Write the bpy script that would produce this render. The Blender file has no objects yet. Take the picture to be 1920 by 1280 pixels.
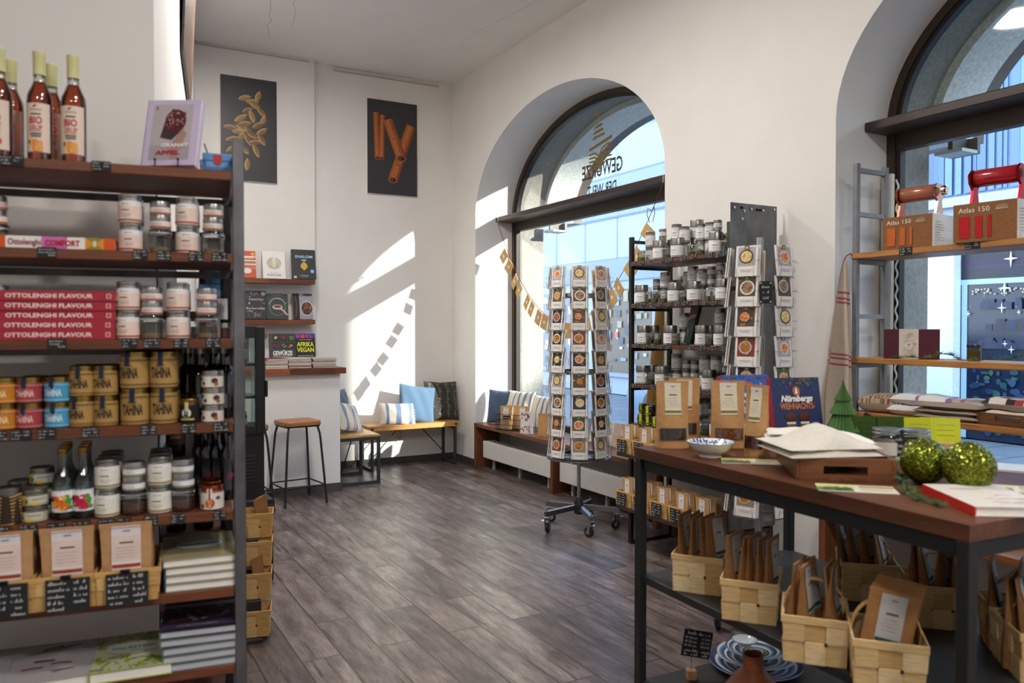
import bpy, bmesh, math, random
from math import sin, cos, pi, radians, sqrt, atan2
from mathutils import Vector, Matrix, Euler
random.seed(7)
SC = bpy.context.scene
COL = SC.collection
# ---------------------------------------------------------------- camera
FPX, EYE, YAW = 1493.0, 1.55, radians(29.07)
PITCH = math.atan(28 / FPX)
cd = bpy.data.cameras.new('camera'); cam = bpy.data.objects.new('camera', cd); COL.objects.link(cam)
cd.sensor_width = 36.0; cd.lens = 36.0 * FPX / 1920.0
cam.location = (0, 0, EYE); cam.rotation_euler = (pi / 2 - PITCH, 0, -YAW)
cd.clip_start = 0.05; cd.clip_end = 200
cd.dof.use_dof = True; cd.dof.focus_distance = 6.3; cd.dof.aperture_fstop = 3.2
SC.camera = cam
# ---------------------------------------------------------------- exposure, sky, sun, lamps
SC.view_settings.view_transform = 'Standard'; SC.view_settings.look = 'None'
SC.view_settings.gamma = 1.0; SC.view_settings.use_curve_mapping = False
SC.view_settings.exposure = EXPOSURE = 0.38
SC.cycles.transparent_max_bounces = 24; SC.cycles.max_bounces = 9; SC.cycles.diffuse_bounces = 6
SC.cycles.caustics_reflective = False; SC.cycles.caustics_refractive = False
SC.cycles.sample_clamp_indirect = 6.0
W = bpy.data.worlds.new('sky'); SC.world = W; W.use_nodes = True
wn = W.node_tree; wn.nodes.clear()
wo = wn.nodes.new('ShaderNodeOutputWorld'); wb = wn.nodes.new('ShaderNodeBackground')
tc = wn.nodes.new('ShaderNodeTexCoord'); sx = wn.nodes.new('ShaderNodeSeparateXYZ'); rp = wn.nodes.new('ShaderNodeValToRGB')
rp.color_ramp.elements[0].position = 0.0; rp.color_ramp.elements[0].color = (0.80, 0.88, 1.0, 1)
rp.color_ramp.elements[1].position = 0.7; rp.color_ramp.elements[1].color = (0.50, 0.70, 1.0, 1)
wn.links.new(tc.outputs['Generated'], sx.inputs[0]); wn.links.new(sx.outputs['Z'], rp.inputs[0])
wn.links.new(rp.outputs[0], wb.inputs[0]); wb.inputs[1].default_value = 5.0
wn.links.new(wb.outputs[0], wo.inputs[0])
SUN_DIR = Vector((-0.62, 0.78, -0.355)).normalized()      # the way the sunlight travels
sl = bpy.data.lights.new('sun', 'SUN'); sl.energy = 9.5; sl.angle = radians(0.6); sl.color = (1.0, 0.93, 0.82)
so = bpy.data.objects.new('sun', sl); COL.objects.link(so)
so.rotation_euler = SUN_DIR.to_track_quat('-Z', 'Y').to_euler(); so.location = (14, -6, 12)
def portal(y0, y1):
    l = bpy.data.lights.new('window_portal', 'AREA'); l.shape = 'RECTANGLE'; l.size = y1 - y0; l.size_y = 3.4
    l.cycles.is_portal = True
    o = bpy.data.objects.new('window_portal', l); COL.objects.link(o)
    o.location = (4.78, (y0 + y1) / 2, 2.1)
    o.rotation_euler = Vector((-1, 0, 0)).to_track_quat('-Z', 'Z').to_euler()
for a in ((4.70, 7.90), (-0.03, 3.17), (-4.6, -1.4)): portal(*a)
def lamp(x, y, z, e, size=0.5, col=(1.0, 0.95, 0.89)):    # the shop's ceiling lamps
    l = bpy.data.lights.new('ceiling_lamp', 'AREA'); l.shape = 'DISK'; l.size = size; l.energy = e; l.color = col
    o = bpy.data.objects.new('ceiling_lamp', l); COL.objects.link(o); o.location = (x, y, z)
for x, y, e in ((1.3, .1, 46), (-1.6, -1.8, 60), (1.6, -1.8, 60), (1.7, 3.9, 50), (1.4, 6.2, 44)): lamp(x, y, 4.2, e)

# ---------------------------------------------------------------- pixel ray -> point on a real plane of the place
_f = Vector((sin(YAW) * cos(PITCH), cos(YAW) * cos(PITCH), -sin(PITCH)))
_r = Vector((cos(YAW), -sin(YAW), 0)); _u = _r.cross(_f)
def ray(px, py): return _f + _r * ((px - 960) / FPX) - _u * ((py - 640) / FPX)
def at(px, py, X=None, Y=None, Z=None):
    d = ray(px, py); c = Vector((0, 0, EYE))
    t = X / d.x if X is not None else Y / d.y if Y is not None else (Z - EYE) / d.z
    return c + d * t
def hit(px, py, p0, n):
    d = ray(px, py); c = Vector((0, 0, EYE)); n = Vector(n)
    return c + d * ((Vector(p0) - c).dot(n) / d.dot(n))

# ---------------------------------------------------------------- materials
def lin(h):
    if isinstance(h, str):
        h = [int(h[i:i + 2], 16) / 255 for i in (0, 2, 4)]
        return tuple(c / 12.92 if c <= .04045 else ((c + .055) / 1.055) ** 2.4 for c in h)
    return tuple(h)
MATS = {}
def _new(name):
    m = bpy.data.materials.new(name); m.use_nodes = True; nt = m.node_tree; nt.nodes.clear()
    return m, nt, nt.nodes.new('ShaderNodeOutputMaterial')
def N(nt, t, **k):
    n = nt.nodes.new(t)
    for a, b in k.items():
        if hasattr(n, a): setattr(n, a, b)
    return n
def L(nt, a, b): nt.links.new(a, b)
def mixc(nt, blend, fac, a, b):
    n = nt.nodes.new('ShaderNodeMix'); n.data_type = 'RGBA'; n.blend_type = blend
    for i, x in ((0, fac), (6, a), (7, b)):
        if hasattr(x, 'is_linked'): L(nt, x, n.inputs[i])
        elif i == 0: n.inputs[0].default_value = x
        else: n.inputs[i].default_value = (*x, 1)
    return n.outputs[2]
def ramp(nt, src, stops):
    r = nt.nodes.new('ShaderNodeValToRGB'); e = r.color_ramp.elements
    while len(e) < len(stops): e.new(0.5)
    for i, (p, c) in enumerate(stops):
        e[i].position = p; e[i].color = (*(c if not isinstance(c, float) else (c, c, c)), 1)
    L(nt, src, r.inputs[0]); return r.outputs[0]
def noise(nt, vec, scale, detail=3, rough=.55):
    n = nt.nodes.new('ShaderNodeTexNoise'); n.inputs['Scale'].default_value = scale
    n.inputs['Detail'].default_value = detail; n.inputs['Roughness'].default_value = rough
    if vec is not None: L(nt, vec, n.inputs['Vector'])
    return n.outputs['Fac']
def mapping(nt, scale=(1, 1, 1), rot=(0, 0, 0), coord='Object'):
    t = nt.nodes.new('ShaderNodeTexCoord'); m = nt.nodes.new('ShaderNodeMapping')
    m.inputs['Scale'].default_value = scale; m.inputs['Rotation'].default_value = rot
    L(nt, t.outputs[coord], m.inputs['Vector']); return m.outputs[0]
def bump(nt, h, strength, dist, bsdf):
    b = nt.nodes.new('ShaderNodeBump'); b.inputs['Strength'].default_value = strength; b.inputs['Distance'].default_value = dist
    L(nt, h, b.inputs['Height']); L(nt, b.outputs[0], bsdf.inputs['Normal'])
def painted(name, rough, metal=0.0, var=0.08, vs=30.0, bmp=0.0, stretch=(1, 1, 1), spec=0.5, sheen=0.0, trans=0.0):
    m, nt, o = _new(name); b = nt.nodes.new('ShaderNodeBsdfPrincipled'); a = nt.nodes.new('ShaderNodeAttribute'); a.attribute_name = 'Col'
    v = noise(nt, mapping(nt, stretch), vs)
    c = mixc(nt, 'MULTIPLY', 1.0, a.outputs['Color'], ramp(nt, v, [(0.3, 1 - var), (0.7, 1 + var)]))
    L(nt, c, b.inputs['Base Color']); b.inputs['Roughness'].default_value = rough; b.inputs['Metallic'].default_value = metal
    b.inputs['Specular IOR Level'].default_value = spec
    if sheen: b.inputs['Sheen Weight'].default_value = sheen
    if bmp: bump(nt, v, bmp, 0.004, b)
    L(nt, b.outputs[0], o.inputs[0]); MATS[name] = m
painted('matte', .8); painted('satin', .45, var=.03); painted('gloss', .18, var=.03); painted('paper', .7, var=.04, spec=.25)
painted('coated', .4, var=.02, spec=.4)
painted('kraft', .75, var=.10, vs=60, bmp=.25, spec=.3)
painted('metal', .32, 1.0, var=.12, vs=40); painted('chrome', .12, 1.0, var=.03)
painted('rawsteel', .42, .9, var=.35, vs=9, stretch=(1, 1, .6)); painted('blacksteel', .5, .0, var=.15, vs=14)
painted('cloth', .95, var=.10, vs=220, bmp=.5, spec=.1, sheen=.2); painted('fabric', .95, var=.06, vs=90, bmp=.3, spec=.1, sheen=.1)
painted('plaster', .9, var=.02, vs=3, bmp=.02, spec=.2); painted('stone', .9, var=.18, vs=45, bmp=.4, spec=.2)
painted('chip', .65, var=.16, vs=22, stretch=(1, 1, 7)); painted('herbs', .9, var=.5, vs=260, bmp=.9)
painted('glitter', .25, .75, var=.3, vs=200)
def wood(name, stretch, rough=.42):
    m, nt, o = _new(name); b = nt.nodes.new('ShaderNodeBsdfPrincipled'); a = nt.nodes.new('ShaderNodeAttribute'); a.attribute_name = 'Col'
    mp = mapping(nt, stretch)
    v1 = noise(nt, mp, 9, 6, .65); v2 = noise(nt, mapping(nt, tuple(.25 * s for s in stretch)), 6, 2)
    c = mixc(nt, 'MULTIPLY', 1.0, a.outputs['Color'], ramp(nt, v1, [(0.28, (.50, .46, .42)), (0.5, (1., 1., 1.)), (0.72, (1.25, 1.2, 1.1))]))
    c = mixc(nt, 'MULTIPLY', .8, c, ramp(nt, v2, [(0.35, (.70, .66, .62)), (0.65, (1.2, 1.2, 1.2))]))
    L(nt, c, b.inputs['Base Color']); b.inputs['Roughness'].default_value = rough
    bump(nt, v1, .15, .002, b); L(nt, b.outputs[0], o.inputs[0]); MATS[name] = m
wood('wood_x', (.6, 9, 9)); wood('wood_y', (9, .6, 9)); wood('wood_z', (9, 9, .6))
def glassy(name, base, power):
    m, nt, o = _new(name); a = nt.nodes.new('ShaderNodeAttribute'); a.attribute_name = 'Col'
    t = nt.nodes.new('ShaderNodeBsdfTransparent'); g = nt.nodes.new('ShaderNodeBsdfGlossy'); g.inputs['Roughness'].default_value = .04
    lw = nt.nodes.new('ShaderNodeLayerWeight'); lw.inputs['Blend'].default_value = power
    mm = nt.nodes.new('ShaderNodeMath'); mm.operation = 'MULTIPLY_ADD'; mm.inputs[1].default_value = .7; mm.inputs[2].default_value = base
    L(nt, lw.outputs['Fresnel'], mm.inputs[0]); mx = nt.nodes.new('ShaderNodeMixShader')
    L(nt, a.outputs['Color'], t.inputs['Color']); L(nt, mm.outputs[0], mx.inputs[0]); L(nt, t.outputs[0], mx.inputs[1]); L(nt, g.outputs[0], mx.inputs[2])
    L(nt, mx.outputs[0], o.inputs[0]); MATS[name] = m
glassy('glass', .05, .35); glassy('pane', .02, .12)
def glow(name, strength):
    m, nt, o = _new(name); a = nt.nodes.new('ShaderNodeAttribute'); a.attribute_name = 'Col'
    e = nt.nodes.new('ShaderNodeEmission'); e.inputs[1].default_value = strength
    L(nt, a.outputs['Color'], e.inputs[0]); L(nt, e.outputs[0], o.inputs[0]); MATS[name] = m
glow('bulb', 9.0)
def floor_mat():
    m, nt, o = _new('floor_planks'); b = nt.nodes.new('ShaderNodeBsdfPrincipled')
    mp = mapping(nt, (1, 1, 1), (0, 0, radians(90)))
    br = nt.nodes.new('ShaderNodeTexBrick'); L(nt, mp, br.inputs['Vector'])
    br.offset = .37; br.offset_frequency = 2
    for k, v in (('Scale', 1.0), ('Mortar Size', .004), ('Brick Width', 1.22), ('Row Height', .185), ('Bias', 0.0)): br.inputs[k].default_value = v
    br.inputs['Color1'].default_value = (.60, .58, .58, 1); br.inputs['Color2'].default_value = (1.30, 1.29, 1.28, 1); br.inputs['Mortar'].default_value = (.2, .18, .18, 1)
    # every plank gets its own piece of grain: the plank tone shifts the noise
    def grain(scale):
        t = nt.nodes.new('ShaderNodeTexCoord'); v = nt.nodes.new('ShaderNodeVectorMath'); v.operation = 'MULTIPLY_ADD'
        L(nt, br.outputs['Color'], v.inputs[0]); v.inputs[1].default_value = (9, 13, 5); L(nt, t.outputs['Object'], v.inputs[2])
        m2 = nt.nodes.new('ShaderNodeMapping'); m2.inputs['Scale'].default_value = scale; L(nt, v.outputs[0], m2.inputs['Vector']); return m2.outputs[0]
    g1 = noise(nt, grain((5, .9, 1)), 2.4, 9, .72); g2 = noise(nt, grain((2.2, 1.3, 1)), 2.6, 6, .65); g3 = noise(nt, grain((15, .8, 1)), 2.4, 4, .6); g4 = noise(nt, grain((95, 3, 1)), 3, 3, .6)
    c = ramp(nt, g1, [(.30, lin('3f3635')), (.44, lin('5c5150')), (.56, lin('746966')), (.74, lin('9a918d'))])
    c = mixc(nt, 'MULTIPLY', 1.0, c, ramp(nt, g2, [(.33, (.74, .72, .72)), (.66, (1.2, 1.19, 1.18))]))
    c = mixc(nt, 'MULTIPLY', .92, c, ramp(nt, g3, [(.34, (.16, .14, .14)), (.385, (1., 1., 1.))]))
    c = mixc(nt, 'MULTIPLY', .9, c, ramp(nt, g4, [(.33, (.66, .64, .64)), (.67, (1.25, 1.25, 1.25))]))
    c = mixc(nt, 'MULTIPLY', 1.0, c, br.outputs['Color'])
    L(nt, c, b.inputs['Base Color'])
    L(nt, ramp(nt, g1, [(.3, .42), (.7, .27)]), b.inputs['Roughness']); b.inputs['Specular IOR Level'].default_value = .62
    bump(nt, g3, .12, .002, b); L(nt, b.outputs[0], o.inputs[0]); MATS['floor_planks'] = m
floor_mat()
def paving():
    m, nt, o = _new('paving'); b = nt.nodes.new('ShaderNodeBsdfPrincipled')
    br = nt.nodes.new('ShaderNodeTexBrick'); L(nt, mapping(nt), br.inputs['Vector'])
    for k, v in (('Scale', 1.0), ('Mortar Size', .012), ('Brick Width', .9), ('Row Height', .6)): br.inputs[k].default_value = v
    br.inputs['Color1'].default_value = (*lin('565b64'), 1); br.inputs['Color2'].default_value = (*lin('626872'), 1); br.inputs['Mortar'].default_value = (*lin('2c2f36'), 1)
    L(nt, br.outputs['Color'], b.inputs['Base Color']); b.inputs['Roughness'].default_value = .6
    L(nt, b.outputs[0], o.inputs[0]); MATS['paving'] = m
paving()

# ---------------------------------------------------------------- mesh collector
_TX = {}
def text_geo(s, bold=0.0, shear=0.0):
    k = (s, bold, shear)
    if k not in _TX:
        c = bpy.data.curves.new('t', 'FONT'); c.body = s; c.size = 1.0; c.resolution_u = 2; c.offset = bold; c.shear = shear
        o = bpy.data.objects.new('t', c); COL.objects.link(o)
        dg = bpy.context.evaluated_depsgraph_get(); dg.update()
        me = bpy.data.meshes.new_from_object(o.evaluated_get(dg))
        vs = [(v.co.x, v.co.y) for v in me.vertices]; fs = [tuple(p.vertices) for p in me.polygons]
        bpy.data.objects.remove(o); bpy.data.curves.remove(c); bpy.data.meshes.remove(me)
        if vs:
            x0 = min(v[0] for v in vs); x1 = max(v[0] for v in vs)
            vs = [(a - x0, b) for a, b in vs]; _TX[k] = (vs, fs, x1 - x0)
        else: _TX[k] = ([], [], 0)
    return _TX[k]
_CB = {}
def cube_geo(ch):
    bm = bmesh.new(); bmesh.ops.create_cube(bm, size=1.0)
    return bm
class MB:
    def __init__(s): s.v = []; s.f = []; s.m = []; s.c = []; s.M = None
    def add(s, vs, fs, mat, col):
        n = len(s.v); M = s.M
        s.v.extend([tuple(M @ Vector(p)) for p in vs] if M is not None else [tuple(p) for p in vs])
        s.f.extend([tuple(i + n for i in f) for f in fs]); s.m.extend([mat] * len(fs))
        if isinstance(col, list): s.c.extend([lin(c) for c in col])
        else: s.c.extend([lin(col)] * len(fs))
        return s
    def box(s, x0, y0, z0, x1, y1, z1, mat, col, ch=0.0):
        if x0 > x1: x0, x1 = x1, x0
        if y0 > y1: y0, y1 = y1, y0
        if z0 > z1: z0, z1 = z1, z0
        if ch <= 0:
            vs = [(x, y, z) for z in (z0, z1) for y in (y0, y1) for x in (x0, x1)]
            return s.add(vs, [(0, 2, 3, 1), (4, 5, 7, 6), (0, 1, 5, 4), (2, 6, 7, 3), (0, 4, 6, 2), (1, 3, 7, 5)], mat, col)
        ch = min(ch, .45 * min(x1 - x0, y1 - y0, z1 - z0))
        vs = []; idx = {}
        for i, x in enumerate((x0, x1)):
            for j, y in enumerate((y0, y1)):
                for k, z in enumerate((z0, z1)):
                    dx = ch if i == 0 else -ch; dy = ch if j == 0 else -ch; dz = ch if k == 0 else -ch
                    idx[i, j, k] = len(vs); vs += [(x, y + dy, z + dz), (x + dx, y, z + dz), (x + dx, y + dy, z)]
        g = lambda i, j, k, a: idx[i, j, k] + a
        fs = [(g(0,0,0,0), g(0,0,1,0), g(0,1,1,0), g(0,1,0,0)), (g(1,0,0,0), g(1,1,0,0), g(1,1,1,0), g(1,0,1,0)),
              (g(0,0,0,1), g(1,0,0,1), g(1,0,1,1), g(0,0,1,1)), (g(0,1,0,1), g(0,1,1,1), g(1,1,1,1), g(1,1,0,1)),
              (g(0,0,0,2), g(0,1,0,2), g(1,1,0,2), g(1,0,0,2)), (g(0,0,1,2), g(1,0,1,2), g(1,1,1,2), g(0,1,1,2))]
        for i in (0, 1):
            for j in (0, 1): fs.append((g(i,j,0,0), g(i,j,0,1), g(i,j,1,1), g(i,j,1,0)))
        for i in (0, 1):
            for k in (0, 1): fs.append((g(i,0,k,0), g(i,0,k,2), g(i,1,k,2), g(i,1,k,0)))
        for j in (0, 1):
            for k in (0, 1): fs.append((g(0,j,k,1), g(0,j,k,2), g(1,j,k,2), g(1,j,k,1)))
        for i in (0, 1):
            for j in (0, 1):
                for k in (0, 1): fs.append((g(i,j,k,0), g(i,j,k,1), g(i,j,k,2)))
        return s.add(vs, fs, mat, col)
    def tube(s, pts, r, mat, col, n=8, closed=False, caps=True):
        P = [Vector(p) for p in pts]; m = len(P); vs = []; fs = []
        rr = r if isinstance(r, (list, tuple)) else [r] * m
        up = None
        for i in range(m):
            a = P[(i - 1) % m] if closed or i > 0 else P[0]; b = P[(i + 1) % m] if closed or i < m - 1 else P[-1]
            t = (b - a)
            t = t.normalized() if t.length > 1e-9 else Vector((0, 0, 1))
            if up is None: up = t.orthogonal().normalized()
            up = (up - t * up.dot(t)); up = up.normalized() if up.length > 1e-6 else t.orthogonal().normalized()
            w = t.cross(up)
            vs += [P[i] + (up * cos(2 * pi * k / n) + w * sin(2 * pi * k / n)) * rr[i] for k in range(n)]
        for i in range(m if closed else m - 1):
            j = (i + 1) % m
            fs += [(i * n + k, i * n + (k + 1) % n, j * n + (k + 1) % n, j * n + k) for k in range(n)]
        if caps and not closed: fs += [tuple(range(n - 1, -1, -1)), tuple((m - 1) * n + k for k in range(n))]
        return s.add(vs, fs, mat, col)
    def bar(s, p, q, w, h, mat, col, up=(0, 0, 1)):
        p = Vector(p); q = Vector(q); t = (q - p).normalized(); u = Vector(up)
        if abs(t.dot(u)) > .95: u = Vector((0, 1, 0))
        x = t.cross(u).normalized(); y = x.cross(t)
        vs = [a + x * (i * w / 2) + y * (j * h / 2) for a in (p, q) for i, j in ((-1, -1), (1, -1), (1, 1), (-1, 1))]
        return s.add(vs, [(3, 2, 1, 0), (4, 5, 6, 7)] + [(i, (i + 1) % 4, 4 + (i + 1) % 4, 4 + i) for i in range(4)], mat, col)
    def lathe(s, prof, mat, col, n=24, colf=None, c=(0, 0), close=False):
        vs = []; fs = []; cl = []
        for r, z in prof: vs += [(c[0] + r * cos(2 * pi * k / n), c[1] + r * sin(2 * pi * k / n), z) for k in range(n)]
        for i in range(len(prof) - 1):
            for k in range(n):
                fs.append((i * n + k, i * n + (k + 1) % n, (i + 1) * n + (k + 1) % n, (i + 1) * n + k))
                cl.append(colf(i, k) if colf else col)
        if prof[0][0] > 1e-5: fs.append(tuple(range(n - 1, -1, -1))); cl.append(cl[0])
        if prof[-1][0] > 1e-5 and not close: fs.append(tuple((len(prof) - 1) * n + k for k in range(n))); cl.append(cl[-1])
        return s.add(vs, fs, mat, cl)
    def prism(s, poly, d0, d1, mat, col, axis='z'):
        f = {'z': lambda a, b, d: (a, b, d), 'x': lambda a, b, d: (d, a, b), 'y': lambda a, b, d: (a, d, b)}[axis]
        n = len(poly); vs = [f(a, b, d0) for a, b in poly] + [f(a, b, d1) for a, b in poly]
        fs = [tuple(range(n - 1, -1, -1)), tuple(range(n, 2 * n))] + [(i, (i + 1) % n, n + (i + 1) % n, n + i) for i in range(n)]
        return s.add(vs, fs, mat, col)
    def grid(s, fn, nu, nv, mat, col, colf=None, wrapu=False):
        vs = [fn(i / nu, j / nv) for j in range(nv + 1) for i in range(nu + 1)]; fs = []; cl = []
        for j in range(nv):
            for i in range(nu):
                a = j * (nu + 1) + i; fs.append((a, a + 1, a + nu + 2, a + nu + 1))
                cl.append(colf((i + .5) / nu, (j + .5) / nv) if colf else col)
        return s.add(vs, fs, mat, cl)
    def ball(s, c, r, mat, col, n=12, sc=(1, 1, 1)):
        pr = [(sin(pi * i / (n // 2)), -cos(pi * i / (n // 2))) for i in range(n // 2 + 1)]
        vs = []; fs = []
        for a, b in pr: vs += [(c[0] + r * sc[0] * a * cos(2 * pi * k / n), c[1] + r * sc[1] * a * sin(2 * pi * k / n), c[2] + r * sc[2] * b) for k in range(n)]
        for i in range(len(pr) - 1): fs += [(i * n + k, i * n + (k + 1) % n, (i + 1) * n + (k + 1) % n, (i + 1) * n + k) for k in range(n)]
        return s.add(vs, fs, mat, col)
def obj(mb, name, parent=None, loc=None, rot=None, smooth=35):
    me = bpy.data.meshes.new(name); me.from_pydata(mb.v, [], mb.f)
    ms = []
    for x in mb.m:
        if x not in ms: ms.append(x)
    for x in ms: me.materials.append(MATS[x])
    me.polygons.foreach_set('material_index', [ms.index(x) for x in mb.m])
    me.polygons.foreach_set('use_smooth', [True] * len(mb.f))
    ca = me.color_attributes.new('Col', 'FLOAT_COLOR', 'CORNER'); d = []
    for f, c in zip(mb.f, mb.c): d += [c[0], c[1], c[2], 1.0] * len(f)
    ca.data.foreach_set('color', d)
    me.update(); me.set_sharp_from_angle(angle=radians(smooth))
    o = bpy.data.objects.new(name, me); COL.objects.link(o)
    if parent: o.parent = parent
    if loc is not None: o.location = loc
    if rot is not None: o.rotation_euler = rot
    return o
LABELS = {}
def tag(o, label, cat, group=None):
    o['label'] = label; o['category'] = cat
    if group: o['group'] = group
    LABELS.setdefault(label, []).append(o.name)
    n = len(label.split())
    if n < 4 or n > 16: print('LABEL LEN', n, label)
    return o
def thing(name, label, cat, loc=(0, 0, 0), rot=(0, 0, 0), group=None):
    o = bpy.data.objects.new(name, None); o.empty_display_size = .05; COL.objects.link(o)
    o.location = loc; o.rotation_euler = rot if isinstance(rot, (tuple, list)) else (0, 0, rot)
    return tag(o, label, cat, group)
def dup(root, label, loc, rot=(0, 0, 0), group=None):
    r = root.copy(); COL.objects.link(r); r.location = loc; r.rotation_euler = rot if isinstance(rot, (tuple, list)) else (0, 0, rot)
    if 'group' in r and not group: del r['group']
    tag(r, label, root['category'], group)
    for ch in KIDS(root):
        c = ch.copy(); COL.objects.link(c); c.parent = r
        for g in KIDS(ch):
            d = g.copy(); COL.objects.link(d); d.parent = c
    return r
_K = {}
def KIDS(o): return list(o.children)
PROTO = {}
def place(key, maker, label, loc, rot=(0, 0, 0), group=None):
    """maker() builds the first of a kind; every further one is a copy with copies of its parts"""
    if key not in PROTO:
        r = maker(); PROTO[key] = r; r.location = loc; r.rotation_euler = rot if isinstance(rot, (tuple, list)) else (0, 0, rot)
        return tag(r, label, r['category'], group)
    return dup(PROTO[key], label, loc, rot, group)
def bare(name, cat):
    o = bpy.data.objects.new(name, None); o.empty_display_size = .05; COL.objects.link(o); o['category'] = cat; return o
def struct(mb, name, parent=None):
    o = obj(mb, name, parent)
    if not parent: o['kind'] = 'structure'
    return o
ORD = ['first', 'second', 'third', 'fourth', 'fifth', 'sixth', 'seventh', 'eighth', 'ninth', 'tenth', 'eleventh', 'twelfth', 'thirteenth', 'fourteenth', 'fifteenth', 'sixteenth', 'seventeenth', 'eighteenth', 'nineteenth', 'twentieth']
# ---------------------------------------------------------------- drawing on a surface (print stays inside its part's mesh)
class Draw:
    def __init__(s, mb, mp, eps=.0003, mat='paper'): s.b = mb; s.mp = mp; s.e = eps; s.k = 0; s.mat = mat
    def _p(s, pts, fs, col, mat=None, lift=True):
        if lift: s.k += 1
        z = s.e * (s.k if s.k < 10 else 10 + (s.k - 10) * .04)
        s.b.add([s.mp(x, y, z) for x, y in pts], fs, mat or s.mat, col)
    def rect(s, x0, y0, x1, y1, col, nx=1, mat=None):
        pts = []; fs = []
        for i in range(nx + 1):
            x = x0 + (x1 - x0) * i / nx; pts += [(x, y0), (x, y1)]
        fs = [(2 * i, 2 * i + 2, 2 * i + 3, 2 * i + 1) for i in range(nx)]
        s._p(pts, fs, col, mat)
    def poly(s, pts, col, mat=None): s._p(pts, [tuple(range(len(pts)))], col, mat)
    def ell(s, cx, cy, rx, ry, col, n=18, rot=0, mat=None):
        c, d = cos(rot), sin(rot)
        s.poly([(cx + rx * cos(2 * pi * i / n) * c - ry * sin(2 * pi * i / n) * d, cy + rx * cos(2 * pi * i / n) * d + ry * sin(2 * pi * i / n) * c) for i in range(n)], col, mat)
    def ring(s, cx, cy, r0, r1, col, a0=0, a1=2 * pi, n=24, sy=1.0):
        pts = []
        for i in range(n + 1):
            a = a0 + (a1 - a0) * i / n; pts += [(cx + r0 * cos(a), cy + r0 * sin(a) * sy), (cx + r1 * cos(a), cy + r1 * sin(a) * sy)]
        s._p(pts, [(2 * i, 2 * i + 1, 2 * i + 3, 2 * i + 2) for i in range(n)], col)
    def line(s, pts, w, col, mat=None):
        out = []; n = len(pts)
        for i, (x, y) in enumerate(pts):
            a = pts[max(i - 1, 0)]; b = pts[min(i + 1, n - 1)]; dx, dy = b[0] - a[0], b[1] - a[1]; l = sqrt(dx * dx + dy * dy) or 1
            out += [(x - dy / l * w / 2, y + dx / l * w / 2), (x + dy / l * w / 2, y - dx / l * w / 2)]
        s._p(out, [(2 * i, 2 * i + 1, 2 * i + 3, 2 * i + 2) for i in range(n - 1)], col, mat)
    def text(s, t, x, y, h, col, align='c', bold=0.0, wx=1.0, width=None, shear=0.0, mat=None):
        vs, fs, w = text_geo(t, bold, shear)
        if not vs: return
        k = h / .70; kx = k * wx
        if width: kx = width / w
        ox = x - (w * kx / 2 if align == 'c' else w * kx if align == 'r' else 0)
        s._p([(ox + a * kx, y + b * k) for a, b in vs], fs, col, mat)
    def scrib(s, x, y, w, h, col, rnd, lw=None):
        """a line of handwriting too small to read"""
        pts = []; cx = x; lw = lw or h * .13
        while cx < x + w:
            q = h * rnd.uniform(.3, .45); t = rnd.random()
            if t < .3: pts += [(cx, y + h * .5), (cx + q * .1, y + h * .1), (cx + q * .5, y), (cx + q * .8, y + h * .2), (cx + q * .85, y + h * .55)]
            elif t < .55: pts += [(cx + q * .7, y + h * .5), (cx + q * .3, y + h * .6), (cx, y + h * .3), (cx + q * .3, y), (cx + q * .8, y + h * .1)]
            elif t < .72: pts += [(cx, y), (cx + q * .35, y + h * 1.1), (cx + q * .5, y + h * .9), (cx + q * .4, y)]
            elif t < .85: pts += [(cx, y), (cx + q * .1, y + h * .55), (cx + q * .45, y + h * .5), (cx + q * .55, y + h * .05)]
            else:
                if len(pts) > 1: s.line(pts, lw, col)
                pts = []; q = h * .45
            cx += q * 1.15
        if len(pts) > 1: s.line(pts, lw, col)
    def bars(s, x, y, w, h, n, col, rnd):
        """lines of small print"""
        for i in range(n):
            ww = w * rnd.uniform(.55, 1.0); yy = y - i * h * 2
            s.rect(x - ww / 2, yy, x + ww / 2, yy + h, col)
def plane(o, ux, uy, n=None):
    o = Vector(o); ux = Vector(ux); uy = Vector(uy); n = Vector(n) if n is not None else ux.cross(uy).normalized()
    return lambda x, y, k: o + ux * x + uy * y + n * k
def front(z=0.0, y=0.0): return plane((0, y, z), (1, 0, 0), (0, 0, 1))       # faces local -y
def cyl(r, z0=0.0, c=(0, 0)): return lambda x, y, k: (c[0] + (r + k) * sin(x / r), c[1] - (r + k) * cos(x / r), z0 + y)
def mix(a, b, t):
    a, b = lin(a), lin(b); return tuple(p + (q - p) * t for p, q in zip(a, b))
R = random.Random
# ================================================================ the room
XW, XF, XO = 3.93, 4.39, 4.80          # window wall: room face, window frame, street face
YB, YP = 8.50, 8.42                    # back wall, and its slightly nearer left part
ZC = 4.36
WHITE = 'e9e6e2'; SPR = 2.76; RISE = 1.0
WINS = [(4.70, 7.90), (-0.03, 3.17), (-4.6, -1.4)]
b = MB(); b.box(-4.2, -5.2, -.1, XO, YB + .1, 0, 'floor_planks', '777777'); struct(b, 'floor')
b = MB(); b.box(-4.2, -5.2, ZC, XO, YB + .1, ZC + .15, 'plaster', 'e2e0de')
d = Draw(b, plane((0, 0, ZC), (0, 1, 0), (1, 0, 0)), eps=.0004, mat='plaster'); rn = R(3)
def crack(p, q, n, amp, w, c):
    pts = [(p[0] + (q[0] - p[0]) * i / n + rn.uniform(-amp, amp), p[1] + (q[1] - p[1]) * i / n + rn.uniform(-amp, amp)) for i in range(n + 1)]
    d.line(pts, w, c)
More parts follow.
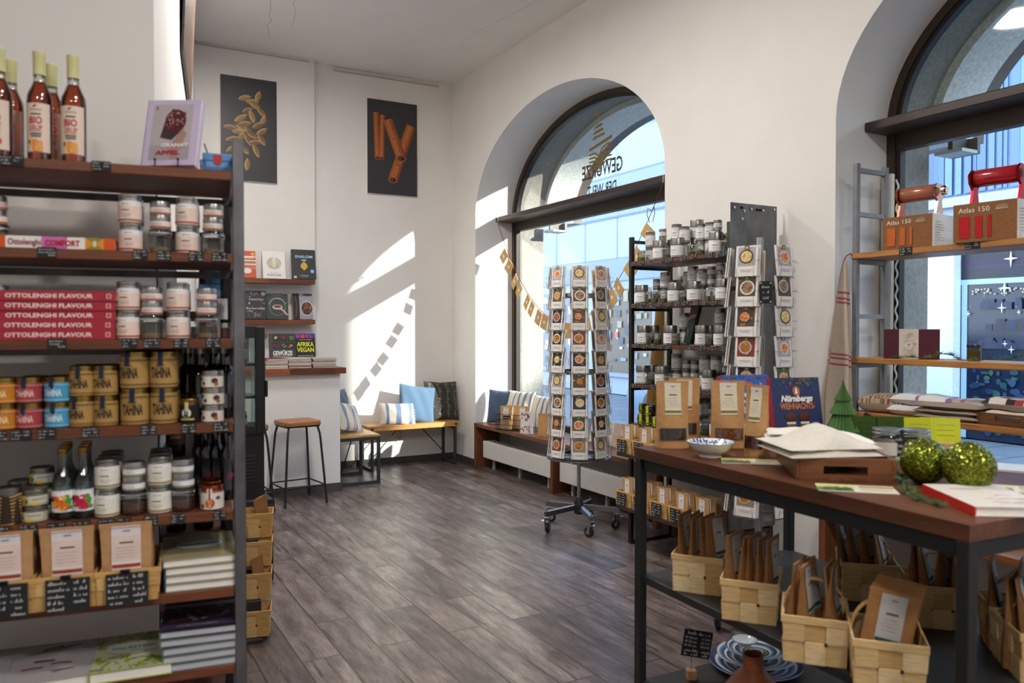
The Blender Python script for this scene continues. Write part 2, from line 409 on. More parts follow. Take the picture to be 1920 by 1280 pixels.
crack((7.9, 1.7), (5.3, 1.25), 22, .02, .006, 'b5b0ac'); crack((7.6, 1.85), (5.2, 1.4), 16, .02, .005, 'bdb8b4'); crack((7.2, 3.4), (5.5, 3.6), 12, .015, .005, 'c4c0bc')
d.ell(5.6, 2.55, .02, .02, '3c4644'); d.ell(5.75, 2.1, .008, .008, '6a6866'); d.ell(6.3, 2.6, .008, .008, '8a8886')
struct(b, 'ceiling')
b = MB(); b.box(2.29, YB, 0, XO, YB + .1, ZC, 'plaster', WHITE); b.box(-4.2, YP, 0, 2.29, YB + .1, ZC, 'plaster', WHITE); struct(b, 'wall_back')
b = MB(); b.box(-4.3, -5.2, 0, -4.2, YB + .1, ZC, 'plaster', WHITE); struct(b, 'wall_left')
b = MB(); b.box(-4.2, -5.3, 0, XO, -5.2, ZC, 'plaster', WHITE); struct(b, 'wall_front')
# window wall with three arched openings; third one unseen, added to let light in
def arch(y0, y1, n=40, shrink=0.0, z0=0.0):
    c, a = (y0 + y1) / 2, (y1 - y0) / 2 - shrink
    return [(c + a, z0)] + [(c + a * cos(pi * i / n), SPR + (RISE - shrink) * sin(pi * i / n)) for i in range(n + 1)] + [(c - a, z0)]
b = MB()
piers = [(YB + .1, 7.90), (4.70, 3.17), (-.03, -1.4), (-4.6, -5.3)]
for (ya, yb) in piers: b.box(XW, yb, 0, XO, ya, ZC, 'plaster', WHITE)
for (y0, y1) in WINS:
    pts = arch(y0, y1)
    for X, flip in ((XW, 0), (XO, 1)):
        vs = [];
        for p in pts[1:-1]: vs += [(X, p[0], p[1]), (X, p[0], ZC)]
        fs = [(2 * i, 2 * i + 1, 2 * i + 3, 2 * i + 2) for i in range(len(pts) - 3)]
        b.add(vs, fs, 'plaster', WHITE if not flip else 'b9b4ac')
    for xa, xb, mt, cc in ((XW, XF, 'plaster', WHITE), (XF, XF + .06, 'plaster', WHITE), (XF + .06, XO, 'stone', '9a948c')):
        vs = []
        for p in pts[1:-1]: vs += [(xa, *p), (xb, *p)]
        b.add(vs, [(2 * i, 2 * i + 1, 2 * i + 3, 2 * i + 2) for i in range(len(pts) - 3)], mt, cc)
    for ya, yb in ((y0 + .004, y0 - .1), (y1 - .004, y1 + .1)): b.box(XF + .06, ya, .0, XO + .004, yb, SPR, 'stone', '9a948c')
    b.box(XF - .02, y0, 0, XO, y1, .46, 'plaster', WHITE)
struct(b, 'wall_right')
# vaults that reach further out over the openings
for k, (y0, y1) in enumerate(WINS[:2]):
    b = MB(); o1 = arch(y0, y1, 40, .06); o2 = arch(y0 - .3, y1 + .3, 40, -.2)
    for X0, X1, cc in ((XO, XO + .38, 'e2e2dc'), (XO + .38, XO + .5, '6f625b')):
        vs = []
        for p, q in zip(o1[1:-1], o2[1:-1]): vs += [(X0, *p), (X1, *p), (X1, *q), (X0, *q)]
        n = len(o1) - 2
        fs = []
        for i in range(n - 1):
            for e in range(4): fs.append((4 * i + e, 4 * i + (e + 1) % 4, 4 * i + 4 + (e + 1) % 4, 4 * i + 4 + e))
        fs += [(0, 1, 2, 3), (4 * n - 1, 4 * n - 2, 4 * n - 3, 4 * n - 4)]
        b.add(vs, fs, 'stone' if X0 == XO else 'satin', cc)
    o = struct(b, 'trim_%d' % (k + 1))
# windows: frame, transom ledge, panes
BR = '3a2c22'
def window(k, y0, y1):
    root = bpy.data.objects.new('window_%d' % k, None); COL.objects.link(root); root['kind'] = 'structure'
    b = MB(); n = 40
    for (X0, X1, s0, s1, cc) in ((XF, XF + .07, .0, .055, BR), (XF + .012, XF + .06, .055, .085, '241c17')):
        a0 = arch(y0, y1, n, s0, .46); a1 = arch(y0, y1, n, s1, .46)
        vs = []
        for p, q in zip(a0, a1): vs += [(X0, *p), (X0, *q), (X1, *q), (X1, *p)]
        fs = []
        for i in range(len(a0) - 1):
            for e in range(4): fs.append((4 * i + e, 4 * i + (e + 1) % 4, 4 * i + 4 + (e + 1) % 4, 4 * i + 4 + e))
        b.add(vs, fs, 'satin', cc)
    b.box(XF, y0 + .05, .46, XF + .07, y1 - .05, .54, 'satin', BR); b.box(XF + .01, y0 + .05, 2.62, XF + .08, y1 - .05, 2.76, 'satin', BR)
    obj(b, 'window_frame', root)
    b = MB(); b.box(XF - .21, y0 + .01, 2.715, XF + .01, y1 + (.0), 2.77, 'satin', '3b2d26', .006); obj(b, 'window_ledge', root)
    a = arch(y0, y1, n, .06)
    b = MB(); X = XF + .04
    b.add([(X, p[0], p[1]) for p in a[1:-1]], [tuple(range(len(a) - 2))], 'pane', 'e6f0f0'); obj(b, 'upper_pane', root)
    b = MB(); b.add([(X, y0 + .06, .52), (X, y1 - .06, .52), (X, y1 - .06, 2.65), (X, y0 + .06, 2.65)], [(0, 1, 2, 3)], 'pane', 'e9f2f2'); obj(b, 'lower_pane', root)
    return root
WROOT = [window(i + 1, *w) for i, w in enumerate(WINS)]
# lettering on the arched pane of the first window, seen from behind
b = MB(); XD = XF + .037
dc = at(1128, 318, X=XD); GOLD = '7d6a3c'
d = Draw(b, plane((XD, dc.y, dc.z), (0, 1, 0), (0, 0, 1), (-1, 0, 0)), eps=.0005, mat='satin')
d.text('GEWÜRZE', 0, -.055, .135, '4a4230', width=.66, bold=.018); d.text('DER WELT', 0, -.235, .105, '4a4230', width=.47, bold=.018)
d.mp = (lambda f: (lambda x, y, k: f(x, .10 + (y - .13) * .74, k)))(d.mp)
for i in range(4):                                  # steam above
    d.ring(.12, .63 - .07 * i + .05, .0 + .04, .075, GOLD, radians(60 + i * 8), radians(170)) if i < 1 else d.poly([(-.03 - .025 * i + .06, .66 - .065 * i), (.09 + .01 * i, .64 - .065 * i), (.12 + .012 * i, .60 - .065 * i), (.0 - .02 * i, .625 - .065 * i)], GOLD)
d.poly([(-.17, .40), (.2, .31), (.2, .27), (-.17, .355)], GOLD)
for i in range(5):
    a = .03 + .052 * i
    d.line([(-.17, .33 - a), (-.09, .335 - a), (-.02, .30 - a), (.02, .24 - a), (.03, .15 - a * .6)], .024, GOLD)
    d.line([(.2, .25 - a * .9), (.11, .26 - a), (.05, .22 - a), (.0, .12 - a * .6)], .024, GOLD)
o = obj(b, 'window_lettering', WROOT[0])
# left pier: a wall turned a few degrees, with a shelf unit in front of it
LSO = Vector((0.408, 2.290, 0)); LA = radians(-8.57)
LU = Vector((cos(LA), sin(LA), 0)); LV = Vector((-sin(LA), cos(LA), 0))
def LS(u, v, z): return LSO + LU * u + LV * v + Vector((0, 0, z))
PV = .47
P0 = hit(293, 600, LS(0, PV, 0), LV); P0.z = 0
PE = at(368, 600, Y=YP); PE.z = 0
PL = P0 - LU * 3.6; PB = Vector((PL.x, YP, 0))
b = MB(); b.prism([(P0.x, P0.y), (PE.x, PE.y), (PB.x, PB.y), (PL.x, PL.y)], 0, ZC, 'plaster', WHITE); struct(b, 'wall_left_front')
# baseboards
BB = '3a3431'
b = MB(); b.box(2.29, YB - .015, 0, XW, YB, .075, 'matte', BB); struct(b, 'baseboard_back')
b = MB()
for ya, yb in piers[:2]: b.box(XW - .015, yb, 0, XW, min(ya, YB), .075, 'matte', BB)
struct(b, 'baseboard_right')
# gallery rails and hanging wires
def rail(p0, p1, label):
    t = thing('picture_rail', label, 'picture rail', (0, 0, 0))
    b = MB(); b.bar(p0, p1, .02, .03, 'satin', 'd3d2cc'); b.bar((p0[0], p0[1] - .012, p0[2] - .014), (p1[0], p1[1] - .012, p1[2] - .014), .006, .006, 'satin', '9a9a94'); obj(b, 'rail', t)
    return t
q0 = at(340, 79, Y=YP - .012); q1 = at(580, 114, Y=YP - .012); rail((PE.x + .01, q1.y, q1.z), q1, 'white picture rail above the cardamom poster')
q0 = at(624, 131, Y=YB - .012); q1 = at(822, 161, Y=YB - .012); rail((q0.x, q0.y, q1.z), q1, 'white picture rail above the cinnamon poster')
# posters
def poster(px0, py0, px1, py1, Y, label, paint, wires):
    a = at(px0, py0, Y=Y); c = at(px1, py1, Y=Y); w, h = c.x - a.x, a.z - c.z
    t = thing('spice_poster', label, 'poster', ((a.x + c.x) / 2, Y, c.z))
    b = MB(); b.box(-w / 2, -.022, 0, w / 2, 0, h, 'satin', 'e8e6e2'); b.box(-w / 2 + .002, -.024, .002, w / 2 - .002, -.02, h - .002, 'coated', '37373a')
    d = Draw(b, front(0, -.024), eps=.0003, mat='coated'); paint(d, w, h); obj(b, 'print', t)
    b = MB()
    for x in wires: b.tube([(x * w, -.008, h), (x * w, -.008, ZC - a.z + h - .22)], .0012, 'metal', 'b0b0b0', 5)
    obj(b, 'wire', t)
    return t
def pod(d, x, y, l, w, a, rn):
    c, s = cos(a), sin(a); f = lambda p, q: (x + p * c - q * s, y + p * s + q * c)
    base = rn.choice(['8d6a38', '9c7a42', '7b5a30', 'a5824a'])
    d.poly([f(l * (-.5 + i / 10), w * .5 * sin(pi * min(1, max(0, i / 10))) ** .7 + .001 - w * .04) for i in range(11)] + [f(l * (.5 - i / 10), -w * .55 * sin(pi * i / 10) ** .7) for i in range(1, 10)], mix(base, '1c140c', .55))
    for k in range(5):
        o = (k - 2) / 2.6
        d.line([f(l * (-.46 + .92 * i / 8), w * .48 * (o + .1) * sin(pi * (i + .2) / 8.4) ** .7) for i in range(9)], w * .15, mix(base, 'd9bd80' if k > 2 else '3a2814', .12 + .1 * abs(k - 2)))
    d.line([f(l * .48, 0), f(l * .58, w * .05)], w * .08, base)
def cardamom(d, w, h):
    rn = R(11)
    P = [(.42, .80, .3), (.55, .77, .1), (.66, .83, 1.2), (.6, .74, 2.6), (.47, .68, .4), (.72, .68, 2.4), (.55, .63, 1.9), (.35, .6, .6), (.42, .55, .2), (.75, .6, 1.2), (.38, .51, 2.8), (.66, .55, .5), (.3, .47, .1), (.5, .48, 2.2), (.72, .49, .6), (.16, .5, 0), (.36, .42, 1.0), (.48, .40, 2.1), (.2, .39, .3), (.3, .36, .2), (.6, .38, .2), (.72, .41, 2.2), (.62, .3, 2.0), (.42, .3, 2.4), (.3, .27, 2.2), (.46, .16, 1.5), (.2, .3, .6), (.55, .45, 2.7)]
    for x, y, a in P: pod(d, (x - .5) * w, y * h, .20 * w * rn.uniform(.95, 1.4), .105 * w, a, rn)
def cinnamon(d, w, h):
    rn = R(5)
    def stick(x0, y0, x1, y1, r, cols):
        dx, dy = x1 - x0, y1 - y0; l = sqrt(dx * dx + dy * dy); nx, ny = -dy / l, dx / l
        m = 9
        for i in range(m):
            o = (i - (m - 1) / 2) / (m / 2) * r; c = mix(cols[0], cols[1], abs(i - 3) / 6 + rn.uniform(0, .15))
            d.line([(x0 + nx * o, y0 + ny * o), (x1 + nx * o, y1 + ny * o)], r * 2.2 / m, c)
        for i in range(12):
            t = rn.random(); o = rn.uniform(-.8, .8) * r; s = rn.uniform(.02, .08)
            d.line([(x0 + dx * t + nx * o, y0 + dy * t + ny * o), (x0 + dx * (t + s) + nx * o, y0 + dy * (t + s) + ny * o)], r * .12, mix(cols[1], '2a120a', rn.random() * .6))
        a = atan2(dy, dx)
        d.ell(x1, y1, r * .55, r, '2c150d', rot=a); d.ring(x1, y1, r * .72, r * 1.0, 'a06038', sy=.62) 
        d.ring(x1 - r * .35, y1, r * .2, r * .42, '7c4526', sy=.7)
    W_, H_ = w, h; c = ('c9783c', '6e3219')
    stick(-.33 * W_, .86 * H_, -.30 * W_, .38 * H_, .055 * W_, c); stick(-.2 * W_, .84 * H_, -.22 * W_, .38 * H_, .05 * W_, c)
    stick(.37 * W_, .76 * H_, .0, .16 * H_, .095 * W_, c); stick(-.1 * W_, .8 * H_, .17 * W_, .4 * H_, .1 * W_, c)
poster(412, 139, 519, 345, YP - .004, 'dark poster of scattered green cardamom pods on the white wall', cardamom, (-.2, .25))
poster(687, 184, 781, 370, YB - .004, 'dark poster of four cinnamon sticks beside the arched window', cinnamon, (-.25, .25))
# poster on the pier's side, seen almost edge-on and leaning forward
dn = (PE - P0).normalized(); nn = Vector((dn.y, -dn.x, 0))
pa = hit(339, 95, P0 + nn * .005, nn); pb = hit(354, 168, P0 + nn * .005, nn); zb = pa.z
t = thing('spice_poster', 'dark framed poster high on the pier, seen almost edge-on', 'poster', (pa.x, pa.y, zb), atan2(dn.y, dn.x))
ln = (pb - pa).xy.length; b = MB()
vs = [(0, 0, 0), (ln, 0, 0), (ln, -.05, 1.05), (0, -.05, 1.05), (0, -.012, 0), (ln, -.012, 0), (ln, -.062, 1.05), (0, -.062, 1.05)]
b.add(vs, [(0, 1, 2, 3), (7, 6, 5, 4), (0, 4, 5, 1), (1, 5, 6, 2), (2, 6, 7, 3), (3, 7, 4, 0)], 'satin', '26262a')
d = Draw(b, plane((0, -.0125, 0), (1, 0, 0), Vector((0, -.05, 1.05)) / 1.051, (0, -1, -.05)), mat='coated'); rn = R(2)
d.rect(.04, .04, ln - .04, 1.0, '6d5546')
for i in range(60): d.line([(x := rn.uniform(.05, ln - .05), y := rn.uniform(.05, .8)), (x + rn.uniform(-.04, .04), y + rn.uniform(.05, .18))], .012, rn.choice(['4a382e', '8d7260', '5e4636', '7b6555']))
obj(b, 'print', t)
# ================================================================ the street
b = MB(); b.box(XO, -30, -.2, 60, 60, -.02, 'paving', '8f939c'); struct(b, 'street')
FX = 11.0
def facade_box(b, X, y0, y1, z0, z1, mat, col): b.box(X, y0, z0, X + 6, y1, z1, mat, col)
# stone-clad building opposite the first window
t = thing('stone_building', 'pale stone clad building across the street from the first window', 'building', (FX, 16, 0))
b = MB(); b.box(0, -6.55, 0, 6, 12, 8.5, 'matte', '8f9ab0')
d = Draw(b, plane((0, 0, 0), (0, 1, 0), (0, 0, 1), (-1, 0, 0)), eps=.004, mat='matte'); rn = R(8)
for i in range(9):
    z = 3.1 + i * .95; d.rect(-6.6, z, 12, z + .025, '66718a')
    if i % 3 == 1: d.rect(-6.6, z + .03, 12, z + .93, '7c879e')
    y = -6.3 + (i % 2) * .7
    while y < 12: d.rect(y, z, y + .02, z + .95, '6c7790'); y += rn.choice([1.3, 1.9, 2.4])
d.rect(-6.6, 2.6, 12, 3.1, '77829a')
obj(b, 'wall', t)
for i, y in enumerate((-5.6, -2.6, .4, 3.4, 6.4, 9.0)):
    b = MB(); b.box(-.06, y, .4, 0, y + 2.3, 2.5, 'satin', '7c8592'); d = Draw(b, plane((-.065, 0, 0), (0, 1, 0), (0, 0, 1), (-1, 0, 0)), eps=.003, mat='coated')
    d.rect(y + .1, .5, y + 2.2, 2.4, ['4a5563', '5c5248', '566475'][i % 3])
    for j in range(40): d.rect(yy := y + rn.uniform(.15, 2.0), zz := rn.uniform(.55, 2.2), yy + rn.uniform(.05, .2), zz + rn.uniform(.05, .25), rn.choice(['8a7f6e', 'a8b4c4', '3d4350', 'c9bda4', 'b5533f', '6f8296', 'd8d2c4']))
    obj(b, 'shop_window', t)
# glass-fronted building opposite the second window
t = thing('glass_building', 'blue glass fronted shop building across the street from the second window', 'building', (FX, 7, 0))
b = MB(); b.box(0, -1.4, 0, 6, 2.4, 9, 'matte', '66748a')
d = Draw(b, plane((0, 0, 0), (0, 1, 0), (0, 0, 1), (-1, 0, 0)), eps=.004, mat='matte')
F0 = lambda px, py: (lambda p: (p.y - 7, p.z))(at(px, py, X=FX))
y_l, z_s = F0(1780, 395)
b.box(-.18, -1.4, F0(1780, 392)[1], 0, 2.4, F0(1780, 375)[1], 'satin', 'a9b3c4'); b.box(-.1, -1.4, F0(1780, 440)[1], 0, 2.4, F0(1780, 392)[1], 'satin', '8d97aa')
b.box(-.14, -1.4, 5.15, 0, 2.4, 5.3, 'satin', '8c98ac'); b.box(-.14, -1.4, 6.6, 0, 2.4, 6.9, 'satin', 'c9b48c')
obj(b, 'wall', t)
zt, zb = 5.15, F0(1780, 375)[1]
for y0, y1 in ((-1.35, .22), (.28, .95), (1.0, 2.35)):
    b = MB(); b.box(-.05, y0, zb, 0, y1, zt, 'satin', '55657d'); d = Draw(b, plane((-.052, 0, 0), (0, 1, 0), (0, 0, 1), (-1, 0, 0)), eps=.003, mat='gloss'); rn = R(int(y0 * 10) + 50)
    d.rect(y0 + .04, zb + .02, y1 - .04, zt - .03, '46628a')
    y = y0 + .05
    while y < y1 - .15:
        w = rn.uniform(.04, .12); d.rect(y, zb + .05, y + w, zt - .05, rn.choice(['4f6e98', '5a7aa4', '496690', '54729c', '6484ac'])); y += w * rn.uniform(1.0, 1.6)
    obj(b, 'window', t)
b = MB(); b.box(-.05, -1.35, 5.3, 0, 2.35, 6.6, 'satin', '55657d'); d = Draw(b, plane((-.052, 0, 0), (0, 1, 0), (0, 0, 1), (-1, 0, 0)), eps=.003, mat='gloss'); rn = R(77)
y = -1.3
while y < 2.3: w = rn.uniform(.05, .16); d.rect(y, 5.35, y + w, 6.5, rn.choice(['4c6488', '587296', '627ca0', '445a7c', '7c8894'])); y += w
obj(b, 'window', t)
zb = F0(1780, 470)[1]; p0, p1 = F0(1805, 600)[0], F0(1722, 600)[0]
b = MB(); b.box(-.22, p0, 0, 0, p1, zb, 'matte', 'dfe5ee'); obj(b, 'pillar', t)
b = MB(); b.box(-.06, -1.4, zb, 0, 2.4, zb + .36, 'satin', '4c5560'); d = Draw(b, plane((-.07, 0, 0), (0, 1, 0), (0, 0, 1), (-1, 0, 0)), eps=.004, mat='bulb'); rn = R(9)
for i in range(170): d.ell(rn.uniform(-1.4, 2.4), zb + rn.uniform(.02, .34), .008, .008, rn.choice(['f4e2b0', 'e8c97a', 'fff4d8']), n=6)
d2 = Draw(b, plane((-.066, 0, 0), (0, 1, 0), (0, 0, 1), (-1, 0, 0)), eps=.002, mat='matte')
for i in range(220): d2.ell(rn.uniform(-1.4, 2.4), zb + rn.uniform(.02, .34), .016, .010, rn.choice(['3d4642', '4c544a', '2c332e', '565e58']), n=6)
obj(b, 'light_garland', t)
b = MB(); b.box(-.05, -1.4, 0, 0, p0, zb, 'gloss', '16243a'); d = Draw(b, plane((-.052, 0, 0), (0, 1, 0), (0, 0, 1), (-1, 0, 0)), eps=.002, mat='coated'); rn = R(21)
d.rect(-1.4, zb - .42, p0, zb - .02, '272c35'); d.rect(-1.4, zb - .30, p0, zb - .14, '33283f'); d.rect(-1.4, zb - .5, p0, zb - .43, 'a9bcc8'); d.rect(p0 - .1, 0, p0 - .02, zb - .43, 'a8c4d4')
for i in range(90): d.ell(rn.uniform(-1.4, p0 - .2), rn.uniform(.1, .95), rn.uniform(.02, .06), rn.uniform(.02, .05), rn.choice(['1f3d60', '2a4a6a', '21454c', '2c3f5c', '34583f', '152c48']), n=8)
for i in range(60): d.rect(y := rn.uniform(-1.4, p0 - .3), z := rn.choice([1.25, 1.5, 1.78]), y + rn.uniform(.05, .12), z + rn.uniform(.08, .16), rn.choice(['26324a', '38364a', '2c3a4c', '3e3a30', '222c42']))
for i in range(30): d.ell(rn.uniform(-1.3, p0 - .15), zb - .6 + rn.uniform(-.04, .03), .012, .012, 'cbb98e', n=6)
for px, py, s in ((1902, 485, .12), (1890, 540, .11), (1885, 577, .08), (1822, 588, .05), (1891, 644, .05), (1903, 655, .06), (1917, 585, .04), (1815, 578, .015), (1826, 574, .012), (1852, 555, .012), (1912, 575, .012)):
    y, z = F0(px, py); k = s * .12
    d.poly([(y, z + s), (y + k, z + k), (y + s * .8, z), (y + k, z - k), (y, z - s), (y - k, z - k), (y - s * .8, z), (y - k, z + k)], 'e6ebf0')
obj(b, 'shop_window', t)
b = MB(); b.box(-.05, p1, 0, 0, 2.4, zb, 'gloss', '262f4a'); d = Draw(b, plane((-.052, 0, 0), (0, 1, 0), (0, 0, 1), (-1, 0, 0)), eps=.003, mat='coated')
d.rect(p1 + .02, 0, p1 + .16, zb, '4a5a80'); d.rect(p1 + .18, .3, p1 + .36, zb - .1, 'c9bba0')
for i in range(9): d.rect(p1 + .18, .4 + i * .22, p1 + .36, .43 + i * .22, '9c8c74')
for i in range(12): d.ell(p1 + rn.uniform(.03, .16), rn.uniform(.4, 2.2), .015, .012, 'dce6ee', n=6)
obj(b, 'shop_window', t)
t = thing('sun_block_house', 'unseen plain house added along the street to block the sun', 'building', (FX, -13.5, 0))  # unseen house, added to keep the sun off the nearer panes
b = MB(); b.box(0, -12, 0, 6, 4.1, 11.5, 'matte', 'b8b2a8'); obj(b, 'wall', t); b = MB(); b.box(6.0, -6, 0, 12, 19, 7.95, 'matte', 'aaa59c'); obj(b, 'sun_block_wing', t)  # unseen wing added behind, its height set to cut off low sun
for i in range(6):
    b = MB(); b.box(-.05, -11.5 + i * 2.5, 3.2, 0, -10.2 + i * 2.5, 5.2, 'gloss', '5d6a7a'); obj(b, 'window', t)
# things seen low through the first window: a blue car and a street sign post
t = thing('parked_car', 'pale blue car parked on the street outside the window', 'car', (8.6, 8.2, -.02), pi / 2)
b = MB(); pr = [(-2.0, .25), (-2.05, .6), (-1.9, .85), (-1.2, .95), (-.6, 1.42), (.7, 1.46), (1.3, 1.0), (1.95, .85), (2.05, .5), (2.0, .25)]
b.prism(pr, -.8, .8, 'gloss', '54708c', 'y'); obj(b, 'body', t)
b = MB(); g = [(-1.05, .97), (-.55, 1.36), (.62, 1.4), (1.12, 1.0)]; b.prism(g, -.82, .82, 'gloss', '2a3a4c', 'y'); obj(b, 'car_window', t)
for x in (-1.25, 1.25):
    for y in (-.78, .78):
        b = MB(); b.M = Matrix.Translation((x, y, .31)) @ Matrix.Rotation(pi / 2, 4, 'X'); b.lathe([(.0, -.1), (.31, -.1), (.33, -.06), (.33, .06), (.31, .1), (.2, .1), (.19, .08), (0, .08)], 'satin', '24262a', 24); obj(b, 'wheel', t)
# small shutter box outside each window, just under the ledge
for k, (y0, y1) in enumerate(WINS[:2]):
    t = thing('awning_bracket', ('folded awning arm outside the first window' if k == 0 else 'folded awning arm outside the second window, nearest the shelf'), 'awning', (XO + .002, y1 - .16, 2.63))
    b = MB(); b.box(0, -.06, .0, .16, .12, .02, 'satin', 'd0d4d0'); b.box(.16, -.06, 0, .19, .12, .10, 'satin', '6a625c'); b.box(0, .0, .02, .16, .03, .1, 'satin', '54504c'); obj(b, 'arm', t)
# ================================================================ makers of the goods
def spin(rz): return (0, 0, rz)
def jar_maker(name, cat, r, h, lidh, lidr, lid, glass='e8eeea', lab=None, fill=None, kind='screw', lidmat='metal', draw=None, bodycol=None):
    """a jar: body, lid, wrapped label, contents"""
    def make():
        t = bare(name, cat); bh = h - lidh; n = 22
        b = MB(); pr = [(r * .9, 0), (r, r * .1), (r, bh - r * .22), (r * .93, bh - r * .05), (r * .86, bh + .002)]
        if bodycol: b.lathe(pr, 'satin', bodycol, n)
        else: b.lathe(pr, 'glass', glass, n, close=True)
        obj(b, 'body', t)
        b = MB()
        if kind == 'screw':
            z0 = bh - r * .02; b.lathe([(lidr, z0), (lidr, z0 + lidh * .35), (lidr * .965, z0 + lidh * .42), (lidr * .965, z0 + lidh * .5), (lidr, z0 + lidh * .6), (lidr, h - .0015), (lidr * .96, h), (lidr * .9, h - .001), (0, h - .001)], lidmat, lid, n)
        elif kind == 'tin':
            b.lathe([(lidr, bh), (lidr, h - .003), (lidr * .97, h), (0, h)], lidmat, lid, n)
        elif kind == 'flip':
            b.lathe([(r * 1.06, bh - .004), (r * 1.06, h - .004), (r * .98, h), (0, h)], 'glass', 'd6dcd8', n); b.tube([(-r * 1.08, 0, bh), (-r * 1.12, -r * .3, bh - .012), (-r * .6, -r * 1.05, bh - .006), (r * .6, -r * 1.05, bh - .006), (r * 1.12, -r * .3, bh - .012), (r * 1.08, 0, bh)], .0011, 'metal', 'c9c9c9', 5)
            b.lathe([(r * 1.075, bh - .002), (r * 1.075, bh + .0015)], 'metal', 'd4d4d2', n, close=True)
        obj(b, 'lid', t)
        if lab:
            z0, z1, wrap, col = lab; b = MB(); rr = r + .0004
            b.grid(lambda u, v: (rr * sin((u - .5) * wrap), -rr * cos((u - .5) * wrap), z0 + v * (z1 - z0)), 22, 1, 'paper', col)
            d = Draw(b, cyl(rr, 0), eps=.00025)
            if draw: draw(d, rr, z0, z1, wrap)
            obj(b, 'label', t)
        if fill:
            col, f = fill; b = MB(); b.lathe([(r * .84, .003), (r * .955, r * .12), (r * .955, .003 + f * bh), (0, .003 + f * bh + .002)], 'herbs', col, 16); obj(b, 'contents', t)
        return t
    return make
def spice_label(stripe, dark='3a3a3c', top='e9ebf0', name_seed=0, stripe_h=.09, badge=None, midcol=None):
    def dr(d, r, z0, z1, wrap):
        h = z1 - z0; w = r * min(wrap, 2.2); rn = R(name_seed)
        if midcol: d.rect(-r * wrap / 2, z0 + h * .14, r * wrap / 2, z0 + h * .8, midcol, 16)
        d.rect(-r * wrap / 2, z0 + h * .04, r * wrap / 2, z0 + h * (.04 + stripe_h), stripe, 16)
        d.ell(-w * .12, z0 + h * .9, h * .035, h * .03, '4a4a70', 8); d.rect(-w * .07, z0 + h * .89, w * .12, z0 + h * .91, '8a8aa0', 3)
        d.rect(-w * .2, z0 + h * .565, w * rn.uniform(.08, .22), z0 + h * .605, dark, 6)
        for k in range(3): d.rect(-w * rn.uniform(.12, .26), z0 + h * (.40 - .07 * k), w * rn.uniform(.1, .24), z0 + h * (.415 - .07 * k), 'a9a5a2', 5)
        if badge: d.rect(w * .22, z0 + h * .62, w * .34, z0 + h * .78, badge, 3)
    return dr
def bottle_maker(name, prof, liquid, capz, capr, capcol, lab, draw, fillz, glass='f1f4f2', capmat='satin', liqmat='glass'):
    def make():
        t = bare(name, 'bottle'); b = MB(); b.lathe(prof, 'glass', glass, 24, close=True); obj(b, 'body', t)
        b = MB(); z0, z1 = capz; b.lathe([(capr, z0), (capr, z1 - .014), (capr * 1.03, z1 - .013), (capr * 1.03, z1 - .001), (capr * .94, z1), (0, z1)], capmat, capcol, 18); obj(b, 'cap', t)
        if liquid:
            b = MB(); pr = [(max(r - .002, .001), z + (.002 if i == 0 else 0)) for i, (r, z) in enumerate(prof) if z <= fillz]; pr.append((0, pr[-1][1])); b.lathe(pr, liqmat, liquid, 20); obj(b, 'liquid', t)
        z0, z1, r, wrap, col = lab; b = MB(); rr = r + .0005
        b.grid(lambda u, v: (rr * sin((u - .5) * wrap), -rr * cos((u - .5) * wrap), z0 + v * (z1 - z0)), 16, 1, 'paper', col)
        draw(Draw(b, cyl(rr, 0), eps=.00025), rr, z0, z1, wrap); obj(b, 'label', t)
        return t
    return make
def book(label, w, h, t, cov, loc, rot, cover=None, spine=None, group=None, sp=None, pages='efece4', cat='book', mat='coated', name='book'):
    """lying: spine at -x, front cover up, y from 0 (bottom edge) to h"""
    g = bare(name, cat); b = MB(); c = min(.003, t * .14); o = .003
    b.box(-w / 2, 0, 0, w / 2, h, c, mat, cov); b.box(-w / 2, 0, t - c, w / 2, h, t, mat, cov); b.box(-w / 2 - .001, 0, 0, -w / 2 + c, h, t, mat, sp or cov)
    if cover: cover(Draw(b, plane((0, 0, t), (1, 0, 0), (0, 1, 0)), eps=.00025, mat=mat), w, h)
    if spine: spine(Draw(b, plane((-w / 2 - .001, h, 0), (0, -1, 0), (0, 0, 1)), eps=.00025, mat=mat), h, t)
    obj(b, 'cover', g)
    b = MB(); b.box(-w / 2 + c, o, c, w / 2 - o, h - o, t - c, 'paper', pages)
    d = Draw(b, plane((0, o, 0), (1, 0, 0), (0, 0, 1)), eps=.0002)
    for k in range(3): d.rect(-w / 2 + .006, c + (t - 2 * c) * (k + .7) / 4, w / 2 - .006, c + (t - 2 * c) * (k + .74) / 4, 'd6d2ca')
    obj(b, 'pages', g)
    g.location = loc; g.rotation_euler = rot if isinstance(rot, (tuple, list)) else (0, 0, rot)
    return tag(g, label, cat, group)
def spine_rot(a): return (0, 0, a + pi / 2)
CHALK = '1d1f22'
